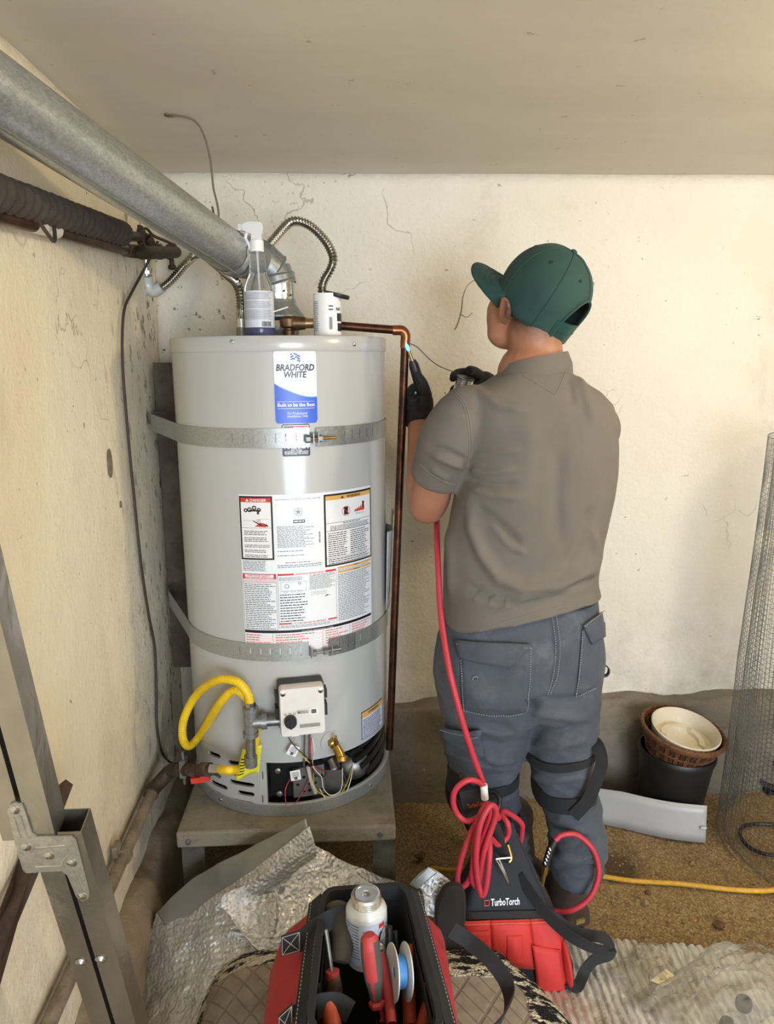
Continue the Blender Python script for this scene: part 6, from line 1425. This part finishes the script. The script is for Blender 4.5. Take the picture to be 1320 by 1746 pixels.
# ================================================================== RUG under the bags
def rug_m():
    t = NT('rug_weave'); x, y, z = t.sep()
    ns = t.n('TexNoise'); t.put(ns.inputs['Vector'], t.map((9, 30, 16))); ns.inputs['Scale'].default_value = 1.7; ns.inputs['Detail'].default_value = 5; ns.inputs['Roughness'].default_value = .65
    bw = t.ramp(ns.outputs['Fac'], [(.485, lin('#dcd3bd')), (.515, lin('#16161a'))])
    return t, x, y, bw
def rugc(x): return 1.275 - .9 * max(0, x - .31), .245 + .26 * max(0, -x) - .3 * max(0, x - .31)
def rugz(x, y):
    cy, hd = rugc(x); u = (x - .065) / .437; v = (y - cy) / hd
    k = max(0, 1 - abs(u) ** 4) ** .5 * max(0, 1 - abs(v) ** 4) ** .6; return .232 * k
t, x_, y_, bw = rug_m()
# centre field: grey brown with embossed diagonal lattice; borders: black and cream loop pile
at = t.n('Attribute', attribute_name='field'); fld = at.outputs['Fac']
la = t.math('ABSOLUTE', t.math('SUBTRACT', t.math('FRACT', t.math('MULTIPLY', t.math('ADD', x_, t.math('MULTIPLY', y_, .7)), 30)), .5)); lb_ = t.math('ABSOLUTE', t.math('SUBTRACT', t.math('FRACT', t.math('MULTIPLY', t.math('SUBTRACT', x_, t.math('MULTIPLY', y_, .7)), 12)), .5))
lat = t.ramp(t.math('MINIMUM', la, lb_), [(.03, (1, 1, 1)), (.07, (0, 0, 0))])
cen = t.mix(t.math('MULTIPLY', lat, .4), t.ramp(t.noise(30, 5), [(.3, lin('#82776a')), (.7, lin('#9a8e7f'))]), lin('#5b5148'))
col = t.mix(fld, cen, bw); vl = t.vor(210); t.bump(t.math('SUBTRACT', t.math('MULTIPLY', t.math('MULTIPLY', vl, fld), 1.5), t.math('MULTIPLY', lat, .25)), .9, .006)
M_rug = t.fin(col, .95)
NX, NY = 150, 110; rv_ = MB(); fv = []
def rugp(u, v):
    x = -.375 + u * .88; cy, hd = rugc(x); y = cy + (v * 2 - 1) * hd * 1.02; z = rugz(x, y)
    ed = min(1, max(0, (abs((x + .0) + .0) ) )); bord = 1.0 if ((v > .74 + .03 * fbm((x * 8, 1, 1)) and x < .14) or (x > .14 and (v > .62 or x > .335)) or x < -.335) else 0.0
    n_ = .006 * abs(fbm((x * 70, y * 70, z * 70), 2)) * bord + .003 * fbm((x * 9, y * 9, 0)); fv.append(bord); return V((x, y, max(.004, z + n_ + .004)))
rv_.grid(rugp, NX, NY); me = rv_.mesh('rug'); at = me.attributes.new('field', 'FLOAT', 'POINT')
for i, f in enumerate(fv): at.data[i].value = f
for p in me.polygons: p.use_smooth = True
me.materials.append(M_rug); rug = bpy.data.objects.new('rug', me); COL.objects.link(rug); solidify(rug, .006, -1)
tag(rug, 'humped grey brown rug with black and cream looped border under the bags', 'rug')

# ================================================================== RED TOOL BAG
M_redc = fabric('red_nylon', '#a31a22', '#b8222a', 12, .2, .6); M_blkc = fabric('black_nylon', '#141518', '#1e1f23', 14, .25, .75); M_navy = fabric('dark_lining', '#121419', '#1a1d24', 14, .2, .85)
M_stitch = plain('grey_stitch', '#a8a297', .8)
tbg = thing('tool_bag', V((0, 1.2, .18)), 'open red and black tool bag full of hand tools on the rug', 'bag')
BL, BR, FL, FR = atz(552, 1530, .44), atz(694, 1520, .44), atz(526, 1775, .425), atz(758, 1775, .425)
def quadring(bl, br, fr, fl, rr=.12, n=10):
    """rounded closed ring through four corners"""
    c = [bl, br, fr, fl]; out = []
    for i in range(4):
        a, b, d_ = c[i - 1], c[i], c[(i + 1) % 4]; p0, p1 = b.lerp(a, rr), b.lerp(d_, rr)
        for k in range(5): t_ = k / 4; out.append(p0 * (1 - t_) ** 2 + b * 2 * t_ * (1 - t_) + p1 * t_ ** 2)
        q1 = d_.lerp(b, rr)
        for k in range(1, n): out.append(p1.lerp(q1, k / n))
    return out
def qr(x0, x1, y0, y1, z, sk=0): return quadring(V((x0, y1, z)), V((x1, y1, z)), V((x1 + sk, y0, z)), V((x0 - sk, y0, z)), .18)
rim = quadring(BL, BR, FR, FL, .14)
R = [qr(-.140, .150, 1.02, 1.33, .240), qr(-.168, .168, 1.01, 1.345, .268), qr(-.176, .176, 1.0, 1.35, .31), qr(-.156, .168, 1.0, 1.35, .365), [a.lerp(b, .35) for a, b in zip(rim, qr(-.150, .165, 1.0, 1.35, .37))], rim]
shell_o = o = MB().rings(R, cap=False).build('shell', [M_redc, M_blkc], tbg)
for p in o.data.polygons:
    if abs(p.normal.y) > .75: p.material_index = 1
solidify(o, .003, 0)
fcn = sum(rim, V()) / len(rim); inner = [[p.lerp(V((fcn.x, p.y, p.z)), .10) - V((0, 0, .002)) for p in rim], [V((p.x * .97 + fcn.x * .03, p.y, .33)) for p in rim], [V((p.x, p.y, .262)) for p in rim]]
MB().rings(inner, cap=False).build('lining', M_navy, tbg); MB().add(inner[-1], [tuple(range(len(inner[-1])))]).build('bag_floor', M_navy, tbg)
MB().strap([p + V((0, 0, .004)) for p in rim] + [rim[0] + V((0, 0, .004))], .030, .012, V((0, 0, 1))).build('rim_band', M_blkc, tbg)
for dz in (.014, -.006):
    rp = resample([p + (p - fcn).normalized() * .0065 + V((0, 0, dz)) for p in rim + [rim[0]]], .0042); m = MB()
    for i in range(0, len(rp) - 1, 2): m.tube([rp[i], rp[i + 1]], .0008, 4)
    m.build('stitching', M_stitch, tbg)['kind'] = 'stuff'
# zip panels along both rims
for nm, (a, b), s_ in (('left', (BL, FL), -1), ('right', (BR, FR), 1)):
    pts = [a.lerp(b, k / 12) + V((s_ * .016, 0, -.004)) for k in range(13)]; wv = V((s_ * .7, 0, -.7))
    z_ = MB().strap(pts, .034, .006, wv).build('zip_panel', M_blkc, tbg)
    m = MB(); rp = resample([p + V((s_ * .008, 0, .004)) for p in pts], .004)
    for i in range(0, len(rp) - 1, 2): m.tube([rp[i], rp[i + 1]], .0008, 4)
    m.build('stitching', M_stitch, z_)['kind'] = 'stuff'
# carry straps with box-and-cross stitching
def webbing(pts, wd, wdir, parent, name='webbing', th=.003): return MB().strap(spline(pts, 6), wd, th, wdir).build(name, M_blkc, parent)
for nm, sq in (('a', [(484, 1600), (517, 1590), (517, 1625), (484, 1634)]), ('b', [(480, 1736), (504, 1714), (504, 1760), (480, 1775)])):
    c = [aty(x, y, 1.235 if nm == 'a' else 1.09) + V((-.004, -.006, .012)) for x, y in sq]; n_ = (c[1] - c[0]).cross(c[3] - c[0]).normalized(); n_ = n_ if n_.dot(EYE - c[0]) > 0 else -n_
    o = MB().rings([c, [p + n_ * .003 for p in c]]).build('strap_end', M_blkc, tbg, smooth=False)
    q = [p.lerp(sum(c, V()) / 4, .12) + n_ * .0036 for p in c]; m = MB()
    for i, j in ((0, 1), (1, 2), (2, 3), (3, 0), (0, 2), (1, 3)): m.tube([q[i], q[j]], .0007, 4)
    m.build('cross_stitch', M_stitch, o)['kind'] = 'stuff'
webbing(P((505, 1610, 1.235), (530, 1590, 1.245), (560, 1570, 1.25), (585, 1560, 1.26), (600, 1572, 1.25)), .034, V((.2, .5, .8)), tbg, 'carry_strap')
webbing(P((492, 1742, 1.09), (520, 1726, 1.085), (548, 1714, 1.085), (575, 1712, 1.085), (598, 1726, 1.075)), .036, V((.2, .4, .9)), tbg, 'carry_strap')
webbing(P((770, 1585, 1.26), (800, 1605, 1.25), (835, 1635, 1.22), (862, 1672, 1.19), (868, 1705, 1.16), (855, 1740, 1.12), (825, 1775, 1.08)), .030, V((.5, .3, .8)), tbg, 'carry_strap')
# white script mark on the right red panel
BH = bvh(shell_o)
sq = [hit(BH, 774 + 16 * k / 24 + (6 if k % 3 == 1 else -4 if k % 3 == 2 else 0), 1605 + 105 * k / 24, .002) for k in range(25)]; sq = [p for p in sq if p is not None]
if len(sq) > 3: MB().tube(spline(sq, 3), .0022, 6).build('script_mark', W_, tbg)

# ---- tools in the bag
cb = aty(626, 1640, 1.245); cb.z = .375; can_r = .039
can = thing('sealant_can', cb, 'white and grey sealant can with silver screw cap standing in the bag', 'can')
MB().lathe([(0, 0), (can_r, 0), (can_r, .106), (can_r - .002, .111), (can_r - .008, .118), (.030, .120), (0, .120)], cb, seg=40).build('can_body', plain('can_white', '#d3d5d6', .35, .1, .04), can)
MB().lathe([(.0290, .119)] + [(.0276 + .0016 * (k % 2), .121 + k * .0019) for k in range(8)] + [(.0278, .137), (.0262, .139), (.022, .1385), (.021, .1375), (.010, .1375), (.0085, .1355), (.005, .1355), (.0035, .1365), (0, .1365)], cb, seg=36).build('screw_cap', M_chrome, can)
m, m2, m3 = MB(), MB(), MB()
lab_rect(m, cb, can_r + .0004, -1.4, 1.5, .006, .100); lo_ = m.build('can_label', plain('can_label', '#bcc4d6', .35), can)
for k in range(12): lab_rect(m2, cb, can_r + .0008, -1.2, -.35 - random.random() * .1, .094 - k * .0062, .096 - k * .0062)
for k in range(8): lab_rect(m2, cb, can_r + .0008, -.2, .3 - random.random() * .1, .086 - k * .0045, .0874 - k * .0045)
m2.build('small_print', G_, lo_, smooth=False)['kind'] = 'stuff'
pts = [(.95 + .52 * math.cos(a), .070 + .014 * math.sin(a)) for a in [2 * PI * k / 24 for k in range(24)]]; m3.v += [V((cb.x + (can_r + .0009) * math.sin(a), cb.y - (can_r + .0009) * math.cos(a), cb.z + z + .010 * (a - .95))) for a, z in pts]; m3.f.append(tuple(range(24))); m3.build('black_oval', K_, lo_, smooth=False)
vs, fs = text('T', .024, 'CENTER', shear=.2, bold=.001); MB().add([V((cb.x + (can_r + .0014) * math.sin(.95 + x / can_r), cb.y - (can_r + .0014) * math.cos(.95 + x / can_r), cb.z + .062 + y + .30 * x)) for x, y in vs], fs).build('lettering', W_, lo_, smooth=False)
m = MB()
for k in range(20):
    a, b = 2 * PI * k / 20, 2 * PI * (k + 1) / 20; m.v += [V((cb.x + (can_r + .001) * math.sin(.35 + r_ * math.cos(q) / can_r), cb.y - (can_r + .001) * math.cos(.35 + r_ * math.cos(q) / can_r), cb.z + .020 + r_ * math.sin(q))) for r_, q in ((.011, a), (.011, b), (.0097, b), (.0097, a))]; m.f.append((4 * k, 4 * k + 1, 4 * k + 2, 4 * k + 3))
vs, fs = text('blue', .008, bold=.0002); m.add([V((cb.x + (can_r + .0012) * math.sin(.35 + x / can_r), cb.y - (can_r + .0012) * math.cos(.35 + x / can_r), cb.z + .018 + y)) for x, y in vs], fs); m.build('round_seal', N_, lo_, smooth=False)['kind'] = 'stuff'
lab_rect((m := MB()), cb, can_r + .0008, .6, .95, .088, .097); m.build('red_mark', R_, lo_, smooth=False)
# red screwdriver, butt up
s0_, s1_ = aty(629, 1592, 1.135), aty(643, 1716, 1.115); sdv = thing('screwdriver', s1_, 'red and grey handled screwdriver standing butt up in front of the can', 'screwdriver', 'screwdrivers in the bag')
ds = (s1_ - s0_).normalized(); Ls = (s1_ - s0_).length
M_sdg = plain('grey_rubber', '#4a4744', .7); M_sdr = plain('red_rubber', '#b13a3a', .55)
prf = [(0, 0), (.010, .001), (.0155, .008), (.0175, .022), (.0180, .045), (.0165, .070), (.0125, .092), (.0110, .104)]
k_ = Ls / .118; fs_ = frame(ds, V((1, 0, 0)))
def sdring(r_, z_, n=30):
    out = []
    for i in range(n):
        a = 2 * PI * i / n; out.append(s0_ + ds * z_ * k_ + fs_.col[0] * r_ * math.cos(a) + fs_.col[1] * r_ * math.sin(a))
    return out
ho = MB().rings([sdring(max(.0005, r_), z_) for r_, z_ in [(.0005, 0)] + prf[1:]]).build('handle', [M_sdg, M_sdr], sdv)
up_ = (EYE - s0_).normalized()
for p in ho.data.polygons:
    c = p.center; q = (c - s0_).dot(ds) / (Ls); lat_ = (c - s0_) - ds * (c - s0_).dot(ds); side = lat_.normalized().dot(V((1, 0, 0))) if lat_.length > 1e-5 else 0
    if q < .10 or (abs(side + .15) < (.55 if q < .5 else .2)): p.material_index = 1
MB().lathe([(.0105, 0), (.0145, .004), (.0145, .010), (.0105, .014), (0, .014), ], s1_ - ds * .012, ds, 6).build('collar', M_sdr, sdv)
MB().tube([s1_, s1_ + ds * .12], .004, 10).build('shaft', M_chrome, sdv)
# blue tape spool between white discs
tsc = aty(681, 1657, 1.15); tsp = thing('tape_spool', tsc - V((0, 0, .05)), 'blue thread tape on a white twin-disc spool among the tools', 'spool')
ax_ = V((1, .18, -.12)).normalized()
MB().lathe([(.012, -.008), (.027, -.008), (.027, .008), (.012, .008), (.012, -.008)], tsc, ax_, 32, cap=False).build('blue_tape', plain('blue_tape', '#4f92d8', .5, var=.05), tsp)
for s_ in (-1, 1): MB().lathe([(.010, s_ * .0085), (.047, s_ * .0115), (.047, s_ * .0135), (.010, s_ * .0105), (.010, s_ * .0085)], tsc, ax_, 36, cap=False).build('disc', plain('spool_white', '#cfd0cc', .45), tsp)
def tool(name, pts, rads, mat, label, cat, group=None, seg=12, flat=None):
    p_ = P(*pts); t_ = thing(name, p_[-1], label, cat, group); rr = []
    s_ = spline(p_, 6)
    for i in range(len(pts) - 1):
        for k in range(6): rr.append(rads[i] + (rads[i + 1] - rads[i]) * k / 6)
    rr.append(rads[-1]); MB().tube(s_, rr, seg, flat=flat).build('handle', mat, t_); return t_, p_
M_wood = grime('worn_wood', '#7a5a3a', '#3c2a1c', .5, .6, 0, 40, .2); M_or = plain('orange_grip', '#b5482a', .5)
t_, p_ = tool('wood_chisel', ((568, 1660, 1.16), (570, 1690, 1.15), (562, 1720, 1.14)), (.011, .015, .012), M_wood, 'worn wooden handled driver lying inside the left of the bag', 'screwdriver')
MB().tube(P((567, 1662, 1.16), (560, 1610, 1.18), (556, 1585, 1.19)), .0035, 8).build('blade', M_steel, t_); MB().tube(P((567, 1655, 1.162), (568, 1668, 1.158)), .0125, 12).build('red_ring', M_sdr, t_)
t_, p_ = tool('pliers', ((648, 1625, 1.19), (655, 1660, 1.16), (662, 1700, 1.13), (668, 1746, 1.09)), (.008, .010, .010, .009), M_sdr, 'red handled pliers wedged beside the screwdriver', 'pliers')
s2 = P((640, 1640, 1.20), (648, 1690, 1.16), (650, 1746, 1.11)); MB().tube(spline(s2, 5), .009, 10).build('second_handle', M_sdr, t_); MB().ell(aty(645, 1622, 1.20), (.016, .01, .02)).build('jaw', M_steel, t_)
t_, p_ = tool('marker_pen', ((664, 1620, 1.20), (665, 1660, 1.18), (668, 1740, 1.13)), (.0085, .0085, .0085), plain('clear_grey', '#8b8f92', .3, .3), 'slim grey marker pen upright beside the tape spool', 'pen')
MB().tube(P((663, 1580, 1.21), (664, 1622, 1.20)), .0068, 10).build('cap', M_black, t_)
t_, p_ = tool('nut_driver', ((676, 1622, 1.215), (677, 1650, 1.20), (680, 1690, 1.18)), (.003, .003, .003), M_chrome, 'thin steel rod tool standing behind the tape spool', 'tool')
MB().tube(P((674, 1588, 1.225), (676, 1622, 1.215)), .0045, 10).build('tip', M_black, t_)
t_, p_ = tool('screwdriver', ((562, 1700, 1.10), (566, 1735, 1.08), (570, 1775, 1.05)), (.014, .016, .014), M_or, 'orange and black handled screwdriver under the lower carry strap', 'screwdriver', 'screwdrivers in the bag')
t_, p_ = tool('pry_tool', ((694, 1610, 1.22), (696, 1680, 1.18), (700, 1750, 1.12)), (.012, .013, .013), M_or, 'long orange handled tool standing behind the tape spool', 'tool')
t_, p_ = tool('cutter', ((742, 1690, 1.17), (728, 1725, 1.13), (715, 1775, 1.08)), (.012, .013, .012), M_or, 'orange handled cutter leaning at the right rim of the bag', 'cutter')
t_, p_ = tool('work_glove', ((560, 1555, 1.30), (580, 1560, 1.28), (588, 1590, 1.24), (580, 1640, 1.20)), (.016, .026, .024, .016), fabric('grey_glove', '#3a342c', '#4d463c', 20, .5), 'crumpled dirty grey work glove stuffed in the back of the bag', 'glove')
o = MB().box(aty(655, 1712, 1.15), (.020, .004, .085), Matrix.Rotation(.1, 3, 'Y')).build('instruction_card', plain('card', '#c4c2ba', .6), smooth=False); tag(o, 'narrow printed card upright between pliers and marker pen', 'card')
m = MB()
for k in range(9): m.box(aty(655, 1712, 1.15) + V((.0, -.0026, .03 - k * .0075)), (.014, .0006, .0022), Matrix.Rotation(.1, 3, 'Y'))
m.build('print', G_, o, smooth=False)['kind'] = 'stuff'
# dark suede pad between the bags
pc_ = aty(768, 1556, 1.46); m = MB(); R = []
for d_, q in ((-.012, .86), (-.008, .97), (0, 1), (.008, .97), (.012, .86)):
    R.append([pc_ + V((x * q, d_ + .15 * y * q, y * q)) for x, y in [(.034 * math.copysign(abs(math.cos(a)) ** .8, math.cos(a)) + .008 * math.sin(a), (.068 if math.sin(a) > 0 else .13) * math.copysign(abs(math.sin(a)) ** .8, math.sin(a))) for a in [2 * PI * k / 28 for k in range(28)]]])
tag(m.rings(R).build('knee_cushion', fabric('brown_suede', '#17120f', '#211a16', 18, .4)), 'dark brown suede pad standing between the red bag and torch bag', 'pad')

# ================================================================== TORCH BAG
M_nav = fabric('navy_black_nylon', '#10131b', '#181c26', 10, .2, .7); M_redp = fabric('bright_red_nylon', '#c22a26', '#d23530', 10, .2, .65)
tg = thing('torch_bag', V((.375, 1.60, .01)), 'black pyramid torch tote with red front pockets standing behind the rug', 'bag')
def rc4(x0, x1, y0, y1, z, n=6): return quadring(V((x0, y1, z)), V((x1, y1, z)), V((x1, y0, z)), V((x0, y0, z)), .10, n)
Rg = [rc4(.225, .520, 1.525, 1.70, .016), rc4(.225, .518, 1.528, 1.70, .06), rc4(.237, .492, 1.545, 1.695, .14), rc4(.248, .470, 1.556, 1.69, .185), rc4(.285, .425, 1.585, 1.67, .28), rc4(.318, .392, 1.605, 1.645, .355), rc4(.330, .376, 1.612, 1.638, .40)]
tso = MB().rings(Rg).build('tote_body', M_nav, tg, angle=60); BG = bvh(tso)
def bpatch(c, off, name, mat, th=.003, bulge=.0, nu=10, nv=8, parent=None): return patch(BG, c, off, name, mat, parent or tg, nu, nv, th, bulge)
p1 = bpatch([(792, 1569), (835, 1567), (838, 1640), (796, 1640)], .006, 'pocket', M_redp, bulge=.006); p2 = bpatch([(835, 1567), (902, 1565), (912, 1650), (838, 1645)], .006, 'pocket', M_redp, bulge=.008); p3 = bpatch([(902, 1565), (952, 1562), (968, 1690), (915, 1680)], .006, 'pocket', M_redp, bulge=.006)
bpatch([(796, 1584), (833, 1582), (836, 1640), (798, 1640)], .014, 'small_pocket', M_redp, bulge=.004); bpatch([(905, 1606), (952, 1614), (962, 1690), (918, 1690)], .014, 'small_pocket', M_redp, bulge=.005); bpatch([(862, 1590), (888, 1590), (890, 1640), (862, 1640)], .013, 'small_pocket', M_redp, bulge=.006)
for a, b, pp_ in (((793, 1573), (834, 1571), p1), ((836, 1571), (902, 1569), p2), ((904, 1569), (952, 1566), p3)): seam(BG, [a, ((a[0] + b[0]) / 2, (a[1] + b[1]) / 2), b], .0011, 'hem', plain('red_thread', '#e06a58', .7), pp_, .012)
bpatch([(790, 1554), (950, 1550), (953, 1563), (792, 1567)], .004, 'seam_band', M_blkc, th=.003)
sp_c = aty(964, 1640, 1.545); MB().ell(sp_c, (.012, .05, .07), Matrix.Rotation(-.15, 3, 'Y'), 16, 12).build('side_pocket', M_redp, tg)
# brand lettering
def tri_text(s, px0, px1, py, size_px, mat, name, B, off, parent, bold=.03, slope=0.0):
    vs, fs = text(s, 1.0, 'LEFT', bold=bold); x0 = min(v[0] for v in vs); x1 = max(v[0] for v in vs); q = (px1 - px0) / (x1 - x0)
    P_ = []
    for x, y in vs:
        h_ = hit(B, px0 + (x - x0) * q, py - y * size_px + slope * (x - x0) * q, off); P_.append(h_ if h_ is not None else P_[-1] if P_ else V())
    return MB().add(P_, fs).build(name, mat, parent, smooth=False)
tri_text('TurboTorch', 837, 886, 1544, 17, W_, 'brand_lettering', BG, .002, tg, .025, -.05)
lg = [(826, 1535), (834, 1534), (834, 1543), (826, 1544)]
for i in range(4): seam(BG, [lg[i], lg[(i + 1) % 4]], .0012, 'logo_square', R_, tg, .002)
# handle wrap, clip, upper flap with lettering
hb = aty(848, 1418, 1.60)
MB().tube(P((862, 1462, 1.60), (852, 1440, 1.59), (842, 1412, 1.58), (834, 1396, 1.575)), [.020, .022, .024, .020], 14, flat=.6).build('handle_wrap', M_blkc, tg)
MB().tube(spline(P((836, 1420, 1.585), (846, 1390, 1.59), (852, 1368, 1.60), (846, 1352, 1.62), (832, 1350, 1.63)), 5), .006, 10).build('handle_loop', M_black, tg)
MB().tube(spline(P((866, 1440, 1.60), (872, 1462, 1.585), (868, 1470, 1.58)), 4), .004, 8).build('d_ring_stay', M_brass, tg)
MB().tube(spline(P((845, 1464, 1.565), (856, 1484, 1.555), (866, 1506, 1.55), (862, 1490, 1.553), (850, 1463, 1.565)), 5), .0022, 8).build('carabiner', M_chrome, tg); MB().tube(P((846, 1464, 1.565), (871, 1462, 1.565)), .0025, 8).build('clip_bar', M_chrome, tg)
fl4 = P((783, 1352, 1.60), (826, 1340, 1.60), (838, 1392, 1.59), (794, 1400, 1.59)); fo4 = MB().rings([fl4, [p + V((0, .012, 0)) for p in fl4]]).build('top_flap', M_blkc, tg, smooth=False)
MB().tube(P((800, 1398, 1.595), (824, 1420, 1.60), (850, 1445, 1.605)), .015, 10, flat=.4).build('flap_strap', M_blkc, tg)
vs, fs = text('TurboTorch', 1.0, 'LEFT', bold=.02); x1 = max(v[0] for v in vs); fu = (fl4[1] - fl4[0]); fvv = (fl4[0] - fl4[3])
MB().add([fl4[3].lerp(fl4[0], .40) + fu * (.2 + x / x1 * .75) + fvv * (y * .22) + V((0, -.002, 0)) for x, y in vs], fs).build('flap_lettering', plain('orange_print', '#b5532c', .5), fo4, smooth=False)
# shoulder strap lying to the right
MB().strap(spline(P((884, 1492, 1.585), (910, 1530, 1.56), (940, 1568, 1.535), (975, 1598, 1.51), (1010, 1616, 1.50), (1036, 1622, 1.50)), 6), .028, .003, V((.4, -.1, .9))).build('shoulder_strap', M_blkc, tg)
MB().strap(spline(P((915, 1548, 1.56), (950, 1568, 1.54), (980, 1590, 1.54), (1030, 1600, 1.56), (1042, 1625, 1.55), (1015, 1636, 1.53), (998, 1655, 1.51), (985, 1682, 1.50), (970, 1676, 1.51)), 6), .026, .003, V((.1, .5, .8))).build('shoulder_strap', M_blkc, tg)

# ================================================================== PLASTIC BAG WITH DARK PARTS
def clearbag():
    t = NT('clear_film'); tr_b = t.n('BsdfTransparent'); tr_b.inputs[0].default_value = (.97, .96, .93, 1); gl_ = t.n('BsdfGlossy'); gl_.inputs['Roughness'].default_value = .12
    df = t.n('BsdfDiffuse'); df.inputs[0].default_value = lin('#cfc7b4'); fr_ = t.n('LayerWeight'); fr_.inputs[0].default_value = .35
    m1 = t.n('MixShader'); m1.inputs[0].default_value = .15; t.t.links.new(tr_b.outputs[0], m1.inputs[1]); t.t.links.new(df.outputs[0], m1.inputs[2])
    m2 = t.n('MixShader'); t.put(m2.inputs[0], t.math('MULTIPLY', fr_.outputs['Fresnel'], .6)); t.t.links.new(m1.outputs[0], m2.inputs[1]); t.t.links.new(gl_.outputs[0], m2.inputs[2])
    nb = t.n('Bump'); t.put(nb.inputs['Height'], t.noise(28, 6, .65, None, 1.5)); nb.inputs['Strength'].default_value = .7; nb.inputs['Distance'].default_value = .02; t.put(gl_.inputs['Normal'], nb.outputs[0])
    t.t.links.new(m2.outputs[0], t.t.nodes['Material Output'].inputs[0]); return t.m
M_film = clearbag()
pbg = thing('plastic_bag', atz(1230, 1700, .02), 'crumpled clear plastic bag lying on the silver mat', 'bag', 'clear plastic bags')
def bagtop(cs, h, seed):
    a, b, c, d_ = [atz(x, y, .024) for x, y in cs]
    def fn(u, v):
        p = a.lerp(b, u).lerp(d_.lerp(c, u), v); e = (4 * u * (1 - u)) ** .5 * (4 * v * (1 - v)) ** .5
        return p + V((.02 * fbm((u * 4, v * 4, seed)), .02 * fbm((u * 4, v * 4, seed + 5)), h * e * (.6 + .7 * abs(fbm((u * 3.3, v * 3.3, seed + 2)))) + .014 * e * abs(fbm((u * 9, v * 9, seed)))))
    return fn
MB().grid(bagtop([(1075, 1700), (1280, 1600), (1400, 1680), (1200, 1800)], .075, 1), 46, 46).build('film', M_film, pbg, angle=80)
bag2 = thing('plastic_bag', atz(1120, 1650, .02), 'flat clear plastic bag with a paper label on the silver mat', 'bag', 'clear plastic bags')
MB().grid(bagtop([(1040, 1650), (1110, 1600), (1180, 1680), (1110, 1720)], .03, 9), 30, 30).build('film', M_film, bag2, angle=80)
lq = [atz(x, y, .052) for x, y in ((1110, 1672), (1136, 1652), (1156, 1668), (1130, 1682))]; MB().rings([lq, [p + V((0, 0, .0008)) for p in lq]]).build('paper_label', plain('label_paper', '#d8cfb2', .7), bag2, smooth=False)
kc = atz(1268, 1712, .045); kn = thing('drain_plug', kc - V((0, 0, .03)), 'round dark rubber plug inside the crumpled clear bag', 'plug')
MB().lathe([(0, .016), (.014, .016), (.018, .010), (.018, -.006), (.010, -.010), (.008, -.028), (0, -.028)], kc, (-.2, -.4, .9), 24).build('knob_head', plain('dark_rubber', '#2b2d30', .6), kn)
kc2 = atz(1240, 1745, .03); kn2 = thing('pipe_plug', kc2 - V((0, 0, .012)), 'small dark rubber plug beside the round one in the clear bag', 'plug')
MB().lathe([(0, .010), (.012, .010), (.015, .004), (.015, -.008), (0, -.008)], kc2, (.1, -.3, .9), 20).build('foot_body', MATS['dark_rubber'], kn2)
